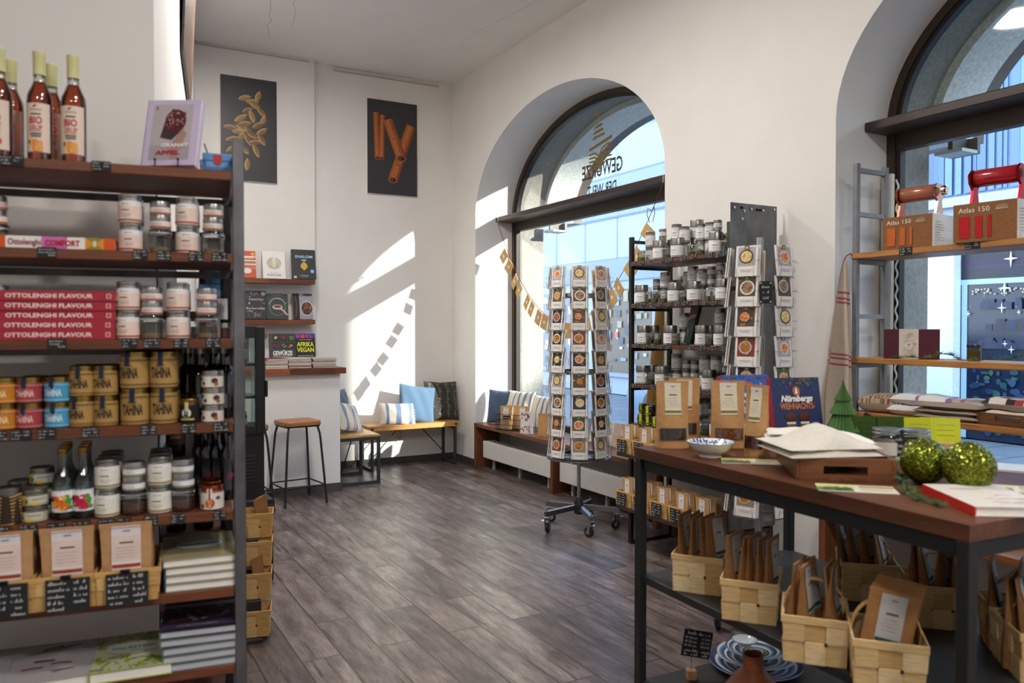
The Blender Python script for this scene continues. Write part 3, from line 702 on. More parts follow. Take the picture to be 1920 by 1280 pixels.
def tag_maker(w, h, seed, lines=None):
    def make():
        b = MB(); b.box(-w / 2, -.0015, -h / 2, w / 2, 0, h / 2, 'matte', CHALK)
        d = Draw(b, front(0, -.0015), eps=.0003, mat='matte'); rn = R(seed)
        if lines:
            for s, x, y, hh in lines: d.text(s, x * w, y * h, hh * h, 'd8d8d6', 'l', shear=.2)
        else:
            n = 5 if h > .06 else 3 if h > .025 else 2
            for k in range(n):
                y = h * (.5 - (k + .85) / (n + .25)); d.scrib(-w * .44, y, w * rn.uniform(.3, .5), h * (.17 if n < 4 else .10), 'd2d2d0', rn)
                if k != n - 1 or rn.random() < .4: d.scrib(w * .14, y, w * rn.uniform(.2, .3), h * (.17 if n < 4 else .10), 'd2d2d0', rn)
        o = obj(b, 'price_tag'); o['category'] = 'price tag'; return o
    return make
def chalk(label, loc, rz, w=.045, h=.026, seed=0, group=None, lines=None, tilt=0.0):
    return place(('tag', w, h, seed, str(lines)), tag_maker(w, h, seed, lines), label, loc, (tilt, 0, rz), group)
CHIP = ['d2ab6c', 'c99f5f', 'dab679', 'c79a5a', 'd6b173']
def basket_maker(w, d, h, handle=True, seed=0, nx=3, taper=.9, name='chip_basket', pale=False):
    def make():
        t = bare(name, 'basket'); rn = R(seed); b = MB(); th = .003; rows = 2
        cols = ['dcc294', 'cdae7a', 'e4cda0', 'bf9c66'] if pale else CHIP
        def wall(p0, p1, n):
            # woven strips: alternate cells stand proud
            for i in range(n):
                for j in range(rows):
                    f0, f1 = i / n, (i + 1) / n; z0, z1 = h * .92 * j / rows, h * .92 * (j + 1) / rows
                    k0 = taper + (1 - taper) * z0 / h; k1 = taper + (1 - taper) * z1 / h
                    nx_, ny_ = (p1[1] - p0[1]), -(p1[0] - p0[0]); l = sqrt(nx_ ** 2 + ny_ ** 2); off = th * (1.2 if (i + j) % 2 else .2); ox, oy = nx_ / l * off, ny_ / l * off
                    g = .0008
                    q = lambda f, k, o=1: ((p0[0] + (p1[0] - p0[0]) * f) * k + ox * o, (p0[1] + (p1[1] - p0[1]) * f) * k + oy * o)
                    a, bb, cc, dd = q(f0 + g, k0), q(f1 - g, k0), q(f1 - g, k1), q(f0 + g, k1); i0, i1, i2, i3 = q(f0, k0, -1), q(f1, k0, -1), q(f1, k1, -1), q(f0, k1, -1)
                    b.add([(*a, z0), (*bb, z0), (*cc, z1), (*dd, z1), (*i0, z0), (*i1, z0), (*i2, z1), (*i3, z1)], [(0, 1, 2, 3), (7, 6, 5, 4), (0, 4, 5, 1), (1, 5, 6, 2), (2, 6, 7, 3), (3, 7, 4, 0)], 'chip', rn.choice(cols))
                    if j == 0 and i < n - 1:
                        m = q(f1, k1, 1.3); b.add([(m[0] - .004 * (p1[0] - p0[0]) / l, m[1] - .004 * (p1[1] - p0[1]) / l, z1 - .006), (m[0] + .004 * (p1[0] - p0[0]) / l, m[1] + .004 * (p1[1] - p0[1]) / l, z1 - .006), (m[0] + .004 * (p1[0] - p0[0]) / l, m[1] + .004 * (p1[1] - p0[1]) / l, z1 + .004), (m[0] - .004 * (p1[0] - p0[0]) / l, m[1] - .004 * (p1[1] - p0[1]) / l, z1 + .004)], [(0, 1, 2, 3)], 'matte', '2a1c10')
        c = [(-w / 2, -d / 2), (w / 2, -d / 2), (w / 2, d / 2), (-w / 2, d / 2)]
        for i, n in enumerate((nx, nx + 1, nx, nx + 1)): wall(c[i], c[(i + 1) % 4], n)
        b.box(-w / 2 * taper, -d / 2 * taper, 0, w / 2 * taper, d / 2 * taper, .004, 'chip', cols[0]); obj(b, 'body', t)
        b = MB(); e = .004
        for x0, y0, x1, y1 in ((-w / 2 - e, -d / 2 - e, w / 2 + e, -d / 2 + .001), (-w / 2 - e, d / 2 - .001, w / 2 + e, d / 2 + e), (-w / 2 - e, -d / 2, -w / 2 + .001, d / 2), (w / 2 - .001, -d / 2, w / 2 + e, d / 2)): b.box(x0, y0, h * .84, x1, y1, h, 'chip', cols[1], .001)
        obj(b, 'rim', t)
        if handle:
            b = MB(); n = 20; vs = []; rx = w / 2
            for i in range(n + 1):
                a = pi * i / n; y, z = -rx * cos(a) * 1.01, h * .8 + d * handle * max(0, sin(a)) ** .8
                for x in (-.011, .011): vs += [(y, x, z), (y * .965, x, z - .003 * (1 if i not in (0, n) else 0))]
            fs = []
            for i in range(n):
                o = 4 * i; fs += [(o, o + 2, o + 6, o + 4), (o + 1, o + 5, o + 7, o + 3), (o, o + 4, o + 5, o + 1), (o + 2, o + 3, o + 7, o + 6)]
            b.add(vs, fs, 'chip', 'c99c5c'); obj(b, 'handle', t)
        return t
    return make
def bag_maker(w, h, d, seed=0, stripe='a8521f', labcol='ece7e6', labw=.46, lab=(.35, .93), window=None, kraft='c59a68', name='kraft_bag', crown=True, mid=None):
    """stand-up kraft pouch: full at the foot, pinched flat at the top; front faces -y"""
    def make():
        rn = R(seed); t = bare(name, 'bag'); b = MB(); nu, nv = 10, 14
        wr = [[rn.uniform(-1, 1) for _ in range(nu + 1)] for _ in range(nv + 1)]
        def thick(v): return d / 2 * (1 - max(0, (v - .12) / .75)) ** .8 if v < .87 else .0012
        def fr(u, v, s):
            x = (u - .5) * w * (1 - .06 * sin(pi * v)); e = max(0.0, 1 - abs(2 * u - 1) ** 3)
            y = s * (thick(v) * (.35 + .65 * e) + .0015) + wr[int(v * nv + .5)][int(u * nu + .5)] * .0022 * (1 if 0 < u < 1 else 0) * (1 - .6 * v)
            return (x, y, h * v)
        for s in (-1, 1):
            vs = [fr(i / nu, j / nv, s) for j in range(nv + 1) for i in range(nu + 1)]
            fs = [(j * (nu + 1) + i, j * (nu + 1) + i + 1, (j + 1) * (nu + 1) + i + 1, (j + 1) * (nu + 1) + i) for j in range(nv) for i in range(nu)]
            if s > 0: fs = [tuple(reversed(f)) for f in fs]
            b.add(vs, fs, 'kraft', kraft)
        for u in (0, 1):
            vs = [p for j in range(nv + 1) for p in (fr(u, j / nv, -1), fr(u, j / nv, 1))]; b.add(vs, [(2 * j, 2 * j + 1, 2 * j + 3, 2 * j + 2) for j in range(nv)], 'kraft', kraft)
        vs = [p for i in range(nu + 1) for p in (fr(i / nu, 1, -1), fr(i / nu, 1, 1))]; b.add(vs, [(2 * j, 2 * j + 1, 2 * j + 3, 2 * j + 2) for j in range(nu)], 'kraft', kraft)
        vs = [p for i in range(nu + 1) for p in (fr(i / nu, 0, -1), fr(i / nu, 0, 1))]; b.add(vs, [(2 * j, 2 * j + 2, 2 * j + 3, 2 * j + 1) for j in range(nu)], 'kraft', kraft)
        obj(b, 'pouch', t, smooth=50)
        def surf(x, y, k):
            v = min(max(y / h, 0), 1); e = max(0.0, 1 - abs(2 * x / w) ** 3); return (x, -(thick(v) * (.35 + .65 * e) + .0042 + k), y)
        if labw:
            b = MB(); lw = w * labw / 2; z0, z1 = lab[0] * h, lab[1] * h; ny = 8
            def band(x0, y0, x1, y1, col, k, n=4):
                vs = [surf(x0 + (x1 - x0) * i / 4, y0 + (y1 - y0) * j / n, k) for j in range(n + 1) for i in range(5)]
                b.add(vs, [(j * 5 + i, j * 5 + i + 1, j * 5 + i + 6, j * 5 + i + 5) for j in range(n) for i in range(4)], 'paper', col)
            band(-lw, z0, lw, z1, labcol, 0, 8); H = z1 - z0
            if mid: band(-lw * .98, z0 + H * .2, lw * .98, z0 + H * .8, mid, .0004, 6)
            band(-lw * .97, z0 + H * .05, lw * .97, z0 + H * .13, stripe, .0006, 2)
            band(-lw * .45, z0 + H * .60, lw * .5, z0 + H * .635, '4a4444', .0008, 1); band(-lw * .2, z0 + H * .87, lw * .3, z0 + H * .90, '77778a', .0008, 1)
            for k in range(4): band(-lw * rn.uniform(.4, .8), z0 + H * (.5 - .07 * k), lw * rn.uniform(.4, .8), z0 + H * (.512 - .07 * k), 'aca49f', .0008, 1)
            if crown: band(-lw, z0 + H * .955, lw, z0 + H * .97, '8a5a78', .0006, 1)
            obj(b, 'label', t)
        if window:
            c0, seedcol = window; b = MB(); vs = []; x0 = w * .40
            pts = [surf(-x0 + 2 * x0 * i / 8, h * .13 + h * .17 * j / 3, .0002) for j in range(4) for i in range(9)]
            b.add(pts, [(j * 9 + i, j * 9 + i + 1, j * 9 + i + 10, j * 9 + i + 9) for j in range(3) for i in range(8)], 'herbs', c0)
            for k in range(70):
                x, y = rn.uniform(-x0 * .95, x0 * .95), h * rn.uniform(.14, .29); p = surf(x, y, .0005); s = rn.uniform(.003, .0055); a = rn.uniform(0, pi)
                q = [surf(x + s * cos(a + pi / 2 * i) * (1 if i % 2 else .6), min(max(y + s * sin(a + pi / 2 * i) * (1 if i % 2 else .6), h * .13), h * .3), .001) for i in range(4)]
                b.add(q, [(0, 1, 2, 3)], 'gloss', rn.choice(seedcol))
            pts = [surf(-x0 * 1.02 + 2.04 * x0 * i / 8, h * .125 + h * .18 * j / 3, .0022) for j in range(4) for i in range(9)]
            b.add(pts, [(j * 9 + i, j * 9 + i + 1, j * 9 + i + 10, j * 9 + i + 9) for j in range(3) for i in range(8)], 'glass', 'f2f2ee'); obj(b, 'window', t)
        return t
    return make
WOODD = '6b3c24'
# ================================================================ left shelf, standing before the pier
ZL = [1.977, 1.750, 1.516, 1.285, 1.042, .828, .614]
SHN = ['top', 'second', 'third', 'fourth', 'fifth', 'sixth', 'lowest']
def su(px, v): return (hit(px, 612, LS(0, v, 0), LV) - LSO).dot(LU)
def on(px, v, i, dz=0.0): return LS(su(px, v), v, ZL[i] + .0005 + dz)
t = thing('display_shelf', 'tall steel framed shelf with dark wood boards beside the white pier', 'shelf', LSO, LA)
for (u, v) in ((-.013, 0), (-.013, .33), (-1.75, 0), (-1.75, .33)):
    b = MB(); b.box(u, v, 0, u + .03, v + .03, 2.065, 'rawsteel', '77767a', .002); obj(b, 'post', t)
for z in ZL: 
    b = MB(); b.box(-1.72, .0, z - .026, -.015, .34, z, 'wood_x', WOODD, .002); obj(b, 'board', t)
for z in ZL:
    b = MB(); b.box(-.010, .028, z - .053, .014, .332, z - .03, 'rawsteel', '6b6a6e'); b.box(-1.747, .028, z - .053, -1.723, .332, z - .03, 'rawsteel', '6b6a6e')
    b.box(-1.74, .335, z - .05, .01, .352, z - .03, 'rawsteel', '5a595c'); obj(b, 'rail', t)
b = MB(); b.box(-.010, .028, 2.02, .014, .332, 2.045, 'rawsteel', '77767a'); obj(b, 'rail', t)
# --- top: syrup bottles
SIR = 'e6905e'
sp_ = [(.026, 0), (.030, .004), (.030, .155), (.028, .172), (.0195, .192), (.0145, .205), (.0135, .222), (.0135, .275)]
def sirup_label(fruit):
    def dr(d, r, z0, z1, w):
        h = z1 - z0; rn = R(4)
        d.ell(-.004, z0 + h * .93, .003, .003, 'b83a44', 8); d.ell(.0, z0 + h * .95, .002, .003, 'b83a44', 8)
        d.rect(-.014, z0 + h * .855, .014, z0 + h * .875, '9a8d86', 4); d.text('', 0, 0, .01, '0')
        d.rect(-.012, z0 + h * .76, .012, z0 + h * .79, '6a6460', 4)
        d.text('BIO', 0, z0 + h * .58, h * .14, 'c02a48', bold=.02, width=.030); d.text('SIRUP', 0, z0 + h * .44, h * .11, 'c94a60', bold=.0, width=.031)
        d.rect(-.016, z0 + h * .425, .016, z0 + h * .431, 'c02a48', 4)
        d.rect(-.013, z0 + h * .36, .013, z0 + h * .39, '6a6460', 4); d.rect(-.011, z0 + h * .31, .012, z0 + h * .335, '6a6460', 4)
        for k in range(8): d.ell(rn.uniform(-.012, .014), z0 + h * rn.uniform(.05, .2), .008, h * .07, rn.choice(fruit), 10)
        d.ell(-.014, z0 + h * .2, .003, .006, '3c5a34', 8)
    return dr
SB = lambda fr, k: bottle_maker('syrup_bottle', sp_, SIR, (.222, .283), .0148, 'd8d39a', (.02, .145, .030, 2.3, 'e6d3c2'), sirup_label(fr), .205)
ORANGE = ['e0893c', 'd97a30', 'eaa860', 'e8c9a0']; PINK = ['c83a54', 'd6566c', 'b52a44']
for k, (px, v, key, lab) in enumerate(((4, .05, 'p', 'rose syrup bottle with pink fruit label at the left end of the top shelf'), (79, .05, 'o', 'orange syrup bottle with orange slices on its label, left of the lone front bottle'), (142, .05, 'o', 'orange syrup bottle standing nearest the lavender cookbook'), (26, .15, 'o', 'orange syrup bottle half hidden behind the pink-labelled bottle'), (102, .15, 'o', 'orange syrup bottle half hidden in the rear row, nearest the lavender cookbook'))):
    place(('sirup', key), SB(ORANGE if key == 'o' else PINK, k), lab, on(px, v, 0), (0, 0, LA + .05 * (k - 2) - .1), 'syrup bottles on the top shelf')
# --- top: pomegranate books on a wire stand
LAV = 'cbbedb'
def granatapfel(d, w, h):
    rn = R(6); d.rect(-w * .38, h * .08, w * .37, h * .93, 'b9b1b6'); d.rect(-w * .38, h * .08, w * .37, h * .3, 'aaa0a6')
    d.poly([(-w * .2, h * .42), (w * .02, h * .38), (w * .22, h * .55), (w * .24, h * .8), (-w * .02, h * .86), (-w * .14, h * .66)], '46323a')
    d.ell(w * .06, h * .67, w * .2, h * .18, '5c2a30'); d.poly([(w * .02, h * .1), (w * .14, h * .1), (w * .3, h * .48), (w * .2, h * .55), (.0, h * .3)], 'a98a80')
    for k in range(80): a, q = rn.uniform(0, 6.3), rn.random() ** .5; d.ell(w * .06 + w * .18 * q * cos(a), h * .68 + h * .15 * q * sin(a), w * .014, h * .010, rn.choice(['8c3a40', 'a8545a', 'd8b8b4', '7a2830', 'c8a09c']), 6)
    d.text('GRANAT', w * .10, h * .27, h * .055, 'f2eef2', bold=.03, width=w * .5); d.text('APFEL', -w * .02, h * .16, h * .06, 'b5283c', bold=.03, width=w * .46)
    d.ell(-w * .3, h * .87, w * .02, h * .015, 'b5283c', 8)
for k, (dv, lab) in enumerate(((0, 'lavender cookbook with a cut pomegranate cover propped on the wire stand'), (.021, 'lavender cookbook hidden behind the pomegranate cover on the wire stand'))):
    book(lab, .152, .198, .018, LAV, on(322 + k * 3, .085 + dv, 0, .012), (radians(76), 0, LA - .42), granatapfel, None, 'lavender cookbooks on the top shelf')
t = thing('book_stand', 'black wire stand holding the lavender cookbooks', 'book stand', on(322, .085, 0), LA - .42); b = MB()
for x in (-.03, .035): b.tube([(x, -.028, .030), (x, -.028, .006), (x, .045, .003), (x + .01, .13, .002)], .002, 'blacksteel', '1a1a1c', 6); b.ball((x, -.028, .031), .004, 'blacksteel', '1a1a1c', 8)
b.tube([(-.03, .045, .003), (.035, .045, .003)], .002, 'blacksteel', '1a1a1c', 6); b.tube([(.08, .12, .002), (.055, .09, .10)], .002, 'blacksteel', '1a1a1c', 6); b.tube([(.035, .045, .003), (.08, .12, .002)], .002, 'blacksteel', '1a1a1c', 6); obj(b, 'wire_frame', t)
for k, (px, v, z, lab) in enumerate(((410, .17, 0, 'blue tea tin with red seal standing on the top shelf end'), (404, .27, .0, 'blue and yellow tea tin behind the red sealed tin on the top shelf'))):
    t = thing('tea_tin', lab, 'tin', on(px, v, 0), LA, 'tea tins on the top shelf'); b = MB(); w, d_, h = .078, .05, .07
    b.box(-w / 2, -d_ / 2, 0, w / 2, d_ / 2, h, 'satin', '4c86c0' if k == 0 else 'd9a62c', .004); d = Draw(b, front(0, -d_ / 2), eps=.0004, mat='satin')
    d.rect(-w * .46, .006, w * .46, .03, '3a6da4'); d.rect(-w * .4, .035, w * .4, .05, '6fa2d2')
    obj(b, 'body', t); b = MB(); b.box(-w / 2 - .002, -d_ / 2 - .002, h * .72, w / 2 + .002, d_ / 2 + .002, h + .004, 'satin', '5a94cc', .003); d = Draw(b, front(0, -d_ / 2 - .002), eps=.0004, mat='satin')
    if k == 0: d.rect(-.012, h * .74, .012, h, 'b8323c'); d.ell(0, h * .74, .012, .012, 'b8323c')
    obj(b, 'lid', t)
# --- goods of the other shelves
PEACH, PSTR = 'f0dcd2', 'b04a22'
mk = {
 'peach': jar_maker('spice_jar', 'jar', .029, .077, .017, .0275, 'b9b7b2', lab=(.003, .056, 4.6, 'f1ecee'), draw=spice_label(PSTR, name_seed=1, midcol='ecd3c6'), bodycol='e8e2de'),
 'tin_o': jar_maker('spice_tin', 'tin', .0265, .037, .014, .0262, 'a9a8a4', lab=(.003, .021, 4.4, 'efe9ea'), draw=spice_label(PSTR, name_seed=2, stripe_h=.2, midcol='ecd8ce'), bodycol='aaa9a6', kind='tin'),
 'flip_o': jar_maker('clip_jar', 'jar', .0275, .064, .010, .028, 'd0d0cc', fill=('b98a5c', .22), kind='flip'),
 'olive': jar_maker('spice_jar', 'jar', .0305, .076, .017, .029, 'b2b1ad', lab=(.003, .056, 4.6, 'eceae6'), draw=spice_label('8e7f35', name_seed=3, midcol='e6e2d6'), bodycol='e4e1da'),
 'tin_g': jar_maker('spice_tin', 'tin', .028, .038, .016, .0278, 'a2a19e', lab=(.003, .020, 4.4, 'e9e8ea'), draw=spice_label('8e7f35', name_seed=4, stripe_h=.18), bodycol='a8a7a4', kind='tin'),
 'flip_r': jar_maker('clip_jar', 'jar', .029, .064, .010, .030, 'd8d8d4', fill=('6d3325', .5), kind='flip'),
}
GOLDL = 'a8894a'; KR = 'b08c52'
def tahina(col, ink, narrow):
    def dr(d, r, z0, z1, w):
        h = z1 - z0
        d.text('TAHINA', 0, z0 + h * .33, h * .34, ink, bold=.045, width=r * 1.5)
        for y in (.08, .9):
            x = -r * 1.5
            while x < r * 1.5: d.rect(x, z0 + h * y, x + r * .09, z0 + h * (y + .05), ink); x += r * .16
        d.rect(-r * .3, z0 + h * .74, r * .3, z0 + h * .77, ink, 3)
        d.rect(-r * .17, z0 + h * .80, r * .17, z1 + .016, '232c40', 3); d.ell(0, z0 + h * .8, r * .17, r * .17, '232c40')
    return dr
for nm, r, h, c, ink in (('tah_o', .031, .066, 'c8802a', 'ecd0a0'), ('tah_r', .031, .066, 'a8434a', 'e4b8b0'), ('tah_b', .031, .066, '4a9fc8', 'cfe4ee'), ('tah_m', .031, .080, KR, '332a22'), ('tah_l', .0355, .098, KR, '332a22')):
    mk[nm] = jar_maker('sesame_paste_jar', 'jar', r, h, .013, r * .97, GOLDL, lab=(.002, h - .0165, 5.6, c), draw=tahina(c, ink, 0), bodycol=c)
def caviar(d, r, z0, z1, w):
    h = z1 - z0; d.rect(-r * .35, z0, r * .15, z1, 'e6e2d4', 4); d.ell(-r * .5, z0 + h * .35, r * .16, r * .16, '2a2424'); d.ell(r * .55, z0 + h * .6, r * .3, r * .26, '5a2a3a'); d.ell(r * .7, z0 + h * .3, r * .2, r * .2, 'a5643a'); d.ell(-r * .9, z0 + h * .75, r * .25, r * .2, '3a2230')
mk['flat_w'] = jar_maker('flat_jar', 'jar', .029, .047, .013, .0285, 'b4b2ae', lab=(.002, .032, 4.8, 'd9d3c4'), draw=caviar, bodycol='4a3a38')
def balsam(d, r, z0, z1, w):
    h = z1 - z0; d.ell(-r * .05, z0 + h * .55, r * .45, r * .45, 'e8e4da'); d.rect(-r * .2, z0 + h * .6, r * .15, z1 + .01, 'd9c48a', 3); d.rect(-r * .6, z0 + h * .12, r * .7, z0 + h * .22, 'c9b45a', 4); d.ell(-r * .85, z0 + h * .7, r * .2, r * .12, 'b04030'); d.ell(-r * .05, z0 + h * .55, r * .2, r * .2, '5a80a0')
mk['black'] = jar_maker('black_jar', 'jar', .0265, .066, .012, .025, '8a6a30', lab=(.003, .048, 5.0, '1d1b1b'), draw=balsam, bodycol='1a1616')
def lemo(d, r, z0, z1, w):
    h = z1 - z0; rn = R(9)
    d.rect(-r * 1.2, z0 + h * .9, r * 1.2, z1, 'd4e2ea', 6)
    for k in range(6): d.ell(r * .6 + rn.uniform(-.1, .3) * r, z0 + h * rn.uniform(.15, .8), r * .3, h * .1, '4f9a3c', 8)
    for k in range(16): d.ell(-r * .1 + rn.uniform(-.5, .5) * r, z0 + h * rn.uniform(.2, .72), r * .32, h * .12, rn.choice(lemo.c), 9)
    d.rect(-r * .1, z0 + h * .6, r * .15, z0 + h * .68, 'f4ece0', 2); d.ell(-r * .75, z0 + h * .62, r * .24, h * .13, '2c3034', 10); d.line([(-r * .6, z0 + h * .34), (r * .4, z0 + h * .44)], h * .06, 'f2d8c8')
lp_ = [(.024, 0), (.026, .004), (.026, .094), (.0235, .108), (.014, .124), (.0115, .134), (.0115, .176)]
def mkbot(cols):
    def f(d, r, z0, z1, w): lemo.c = cols; lemo(d, r, z0, z1, w)
    return bottle_maker('lemonade_bottle', lp_, None, (.170, .187), .0125, 'b08848', (.022, .078, .026, 4.2, 'eef0f2'), f, 0, glass='dfe6e6', capmat='metal')
mk['lem_o'] = mkbot(['e0701c', 'd8541a', 'e8922c', 'eeb040']); mk['lem_p'] = mkbot(['c8284a', 'b81838', 'd85a78', 'cc4464'])
def swirl(d, r, z0, z1, w):
    h = z1 - z0
    for k in range(9): d.line([(-r * 1.3, z0 + h * (k / 8)), (-r * .4, z0 + h * (k / 8 - .06)), (r * .5, z0 + h * (k / 8 - .02)), (r * 1.2, z0 + h * (k / 8 + .07))], h * .04, ['d8b878', 'c09a5c'][k % 2])
mk['noodle'] = jar_maker('pasta_jar', 'jar', .033, .092, .014, .031, '8f8d88', lab=(.003, .072, 5.0, '3a2c20'), draw=swirl, bodycol='3a2c20')
def pesto(d, r, z0, z1, w):
    h = z1 - z0; d.rect(-r * .2, z0 + h * .3, r * 1.2, z0 + h * .92, 'd6d2c6', 6); d.rect(-r * .8, z0, -r * .4, z1, 'c9a63c', 3); d.ell(-r * .6, z0 + h * .4, r * .28, h * .28, '2a2826'); d.ell(r * .2, z0 + h * .16, r * .3, h * .18, 'd8b440')
    for k in range(4): d.rect(r * .0, z0 + h * (.5 + .09 * k), r * 1.1, z0 + h * (.53 + .09 * k), '9a968c', 4)
mk['pesto'] = jar_maker('pesto_jar', 'jar', .0305, .042, .014, .0295, '97958f', lab=(.002, .027, 5.2, 'b9b49c'), draw=pesto, bodycol='4c4a34')
def redtop(d, r, z0, z1, w):
    h = z1 - z0; d.rect(-r * .25, z0 + h * .5, r * .2, z1 + .012, 'e8e2d8', 3); d.rect(-r * .12, z0 + h * .5, r * .05, z1 + .012, 'a8323a', 2); d.ell(0, z0 + h * .38, r * .4, h * .3, 'b8542c'); d.ell(0, z0 + h * .4, r * .2, h * .15, 'd88a5a'); d.ell(r * .7, z0 + h * .7, r * .2, r * .15, '4a3a78'); d.ell(-r * .7, z0 + h * .2, r * .2, r * .2, '8a4a2c')
mk['redtop'] = jar_maker('chutney_jar', 'jar', .0305, .066, .012, .029, 'a8552e', lab=(.003, .048, 5.0, 'ded8ca'), draw=redtop, bodycol='8a4a30')
mk['honey'] = jar_maker('honey_jar', 'jar', .0285, .07, .014, .027, '5a5048', lab=(.01, .045, 1.6, '8a8890'), bodycol='5a3412')
HGT = {'peach': .077, 'tin_o': .037, 'flip_o': .064, 'olive': .076, 'tin_g': .038, 'flip_r': .064, 'tah_o': .066, 'tah_r': .066, 'tah_b': .066, 'tah_m': .080, 'tah_l': .098, 'flat_w': .047, 'black': .066, 'lem_o': .187, 'lem_p': .187, 'noodle': .092, 'pesto': .042, 'redtop': .066, 'honey': .07}
DESC = {'peach': 'peach labelled spice jar with silver lid', 'tin_o': 'small silver spice tin with orange striped label', 'flip_o': 'glass clip jar of pale brown spice', 'olive': 'cream labelled spice jar with olive stripe', 'tin_g': 'small silver tin with olive striped label', 'flip_r': 'glass clip jar of red brown spice', 'tah_o': 'orange sesame paste jar', 'tah_r': 'red sesame paste jar', 'tah_b': 'blue sesame paste jar', 'tah_m': 'medium kraft gold sesame paste jar', 'tah_l': 'tall kraft gold sesame paste jar', 'flat_w': 'flat white labelled jar with silver lid', 'black': 'black jar with round white emblem', 'lem_o': 'clear bottle with orange fruit label', 'lem_p': 'clear bottle with pink fruit label', 'noodle': 'jar of ribbed pale pasta', 'pesto': 'flat jar with yellow and white label', 'redtop': 'chutney jar with red brown lid', 'honey': 'dark honey jar with grey label'}
LEVEL = {1: [''], 2: ['lower ', 'upper '], 3: ['lowest ', 'middle ', 'topmost ']}
def stack(i, px, v, kinds, where, n=0):
    z = 0; rn = R(int(px * 7 + v * 100 + i))
    for j, k in enumerate(kinds):
        same = [q for q in range(len(kinds)) if kinds[q] == k]; lv = LEVEL[len(same)][same.index(j)]
        place(k, mk[k], ('%s%s %s, %s shelf' % (lv, DESC[k], where, SHN[i])), on(px, v, i, z) + LU * rn.uniform(-.001, .001), (0, 0, LA + rn.uniform(-.25, .2) - .2), '%s shelf goods' % SHN[i]); z += HGT[k] + .0006
FR, RR = .062, .135
stack(1, 246, FR, ['peach', 'peach'], 'beside the comfort book'); stack(1, 250, RR, ['peach', 'peach'], 'behind the jars beside the book')
stack(1, 303, FR, ['flip_o', 'tin_o', 'tin_o'], 'between two peach jar stacks'); stack(1, 352, FR, ['peach', 'peach'], 'between two clip jar stacks'); stack(1, 356, RR, ['peach', 'peach'], 'behind the stack between clip jars')
stack(1, 401, FR, ['flip_o', 'tin_o', 'tin_o'], 'next to the steel post'); stack(1, -5, .1, ['flip_r', 'tin_o', 'tin_o'], 'at the left picture edge')
stack(2, 240, FR, ['peach', 'peach'], 'beside the red books'); stack(2, 246, RR, ['peach', 'peach'], 'behind the jars beside red books')
stack(2, 285, FR, ['flip_o', 'tin_o', 'tin_o'], 'between two peach jar stacks'); stack(2, 333, FR, ['peach', 'peach'], 'between two clip jar stacks'); stack(2, 337, RR, ['peach', 'peach'], 'behind the stack between clip jars')
stack(2, 387, FR, ['flip_o', 'tin_o', 'tin_o'], 'next to the steel post'); stack(2, -4, .1, ['flip_r', 'tin_o', 'tin_o'], 'at the left picture edge')
stack(3, 5, FR, ['tah_o', 'tah_o'], 'left of the red jars'); stack(3, 53, FR, ['tah_r', 'tah_r'], 'between orange and blue jars'); stack(3, 106, FR, ['tah_b', 'tah_b'], 'right of the red jars')
stack(3, 66, RR, ['tah_r', 'tah_r'], 'in the rear row'); stack(3, 116, RR, ['tah_b', 'tah_b'], 'in the rear row')
stack(3, 152, FR, ['tah_m', 'tah_m'], 'next to the blue jars'); stack(3, 196, FR, ['tah_m', 'tah_m'], 'next to the tall gold jars'); stack(3, 162, RR, ['tah_m', 'tah_m'], 'in the rear behind blue'); stack(3, 203, RR, ['tah_m', 'tah_m'], 'in the rear behind gold')
stack(3, 252, .06, ['tah_l', 'tah_l'], 'next to the medium jars'); stack(3, 306, .06, ['tah_l', 'tah_l'], 'next to the black jar'); stack(3, 258, .14, ['tah_l', 'tah_l'], 'in the rear, left'); stack(3, 311, .14, ['tah_l', 'tah_l'], 'in the rear, right')
stack(3, 354, .05, ['black'], 'below the dark bottles'); stack(3, 398, .05, ['flat_w', 'flat_w', 'flat_w'], 'in the pile by the post')
stack(4, 14, .06, ['noodle'], 'at the left end'); stack(4, 62, .06, ['pesto', 'pesto'], 'left of the clear bottles'); stack(4, 76, .14, ['pesto', 'pesto', 'pesto'], 'in the rear left of bottles'); stack(4, 35, .16, ['noodle'], 'in the rear left corner')
for q, v in enumerate((.055, .115, .175)):
    w_ = ['in the front row', 'in the middle row', 'in the rear row'][q]
    stack(4, 115 + q * 5, v, ['lem_o'], w_); stack(4, 153 + q * 4, v, ['lem_p'], w_)
stack(4, 198, .055, ['olive', 'olive'], 'right of the clear bottles'); stack(4, 204, .125, ['olive', 'olive'], 'one row behind, by the bottles'); stack(4, 209, .195, ['olive', 'olive'], 'two rows behind, by the bottles')
stack(4, 249, .055, ['flip_r', 'tin_g', 'tin_g'], 'between two cream jar stacks'); stack(4, 297, .055, ['olive', 'olive'], 'between two clip jars'); stack(4, 299, .125, ['olive', 'olive'], 'one row behind, between clip jars'); stack(4, 301, .195, ['olive', 'olive'], 'two rows behind, between clip jars')
stack(4, 341, .055, ['flip_r', 'tin_g', 'tin_g'], 'left of the red lids'); stack(4, 395, .045, ['redtop'], 'in the front by the post'); stack(4, 393, .11, ['redtop'], 'second by the post'); stack(4, 390, .175, ['redtop'], 'third by the post'); stack(4, 388, .24, ['redtop'], 'fourth by the post')
for q, px in enumerate((330, 362, 395, 424)): stack(5, px, .27, ['honey'], '%s from the left behind the book stack' % ORD[q])
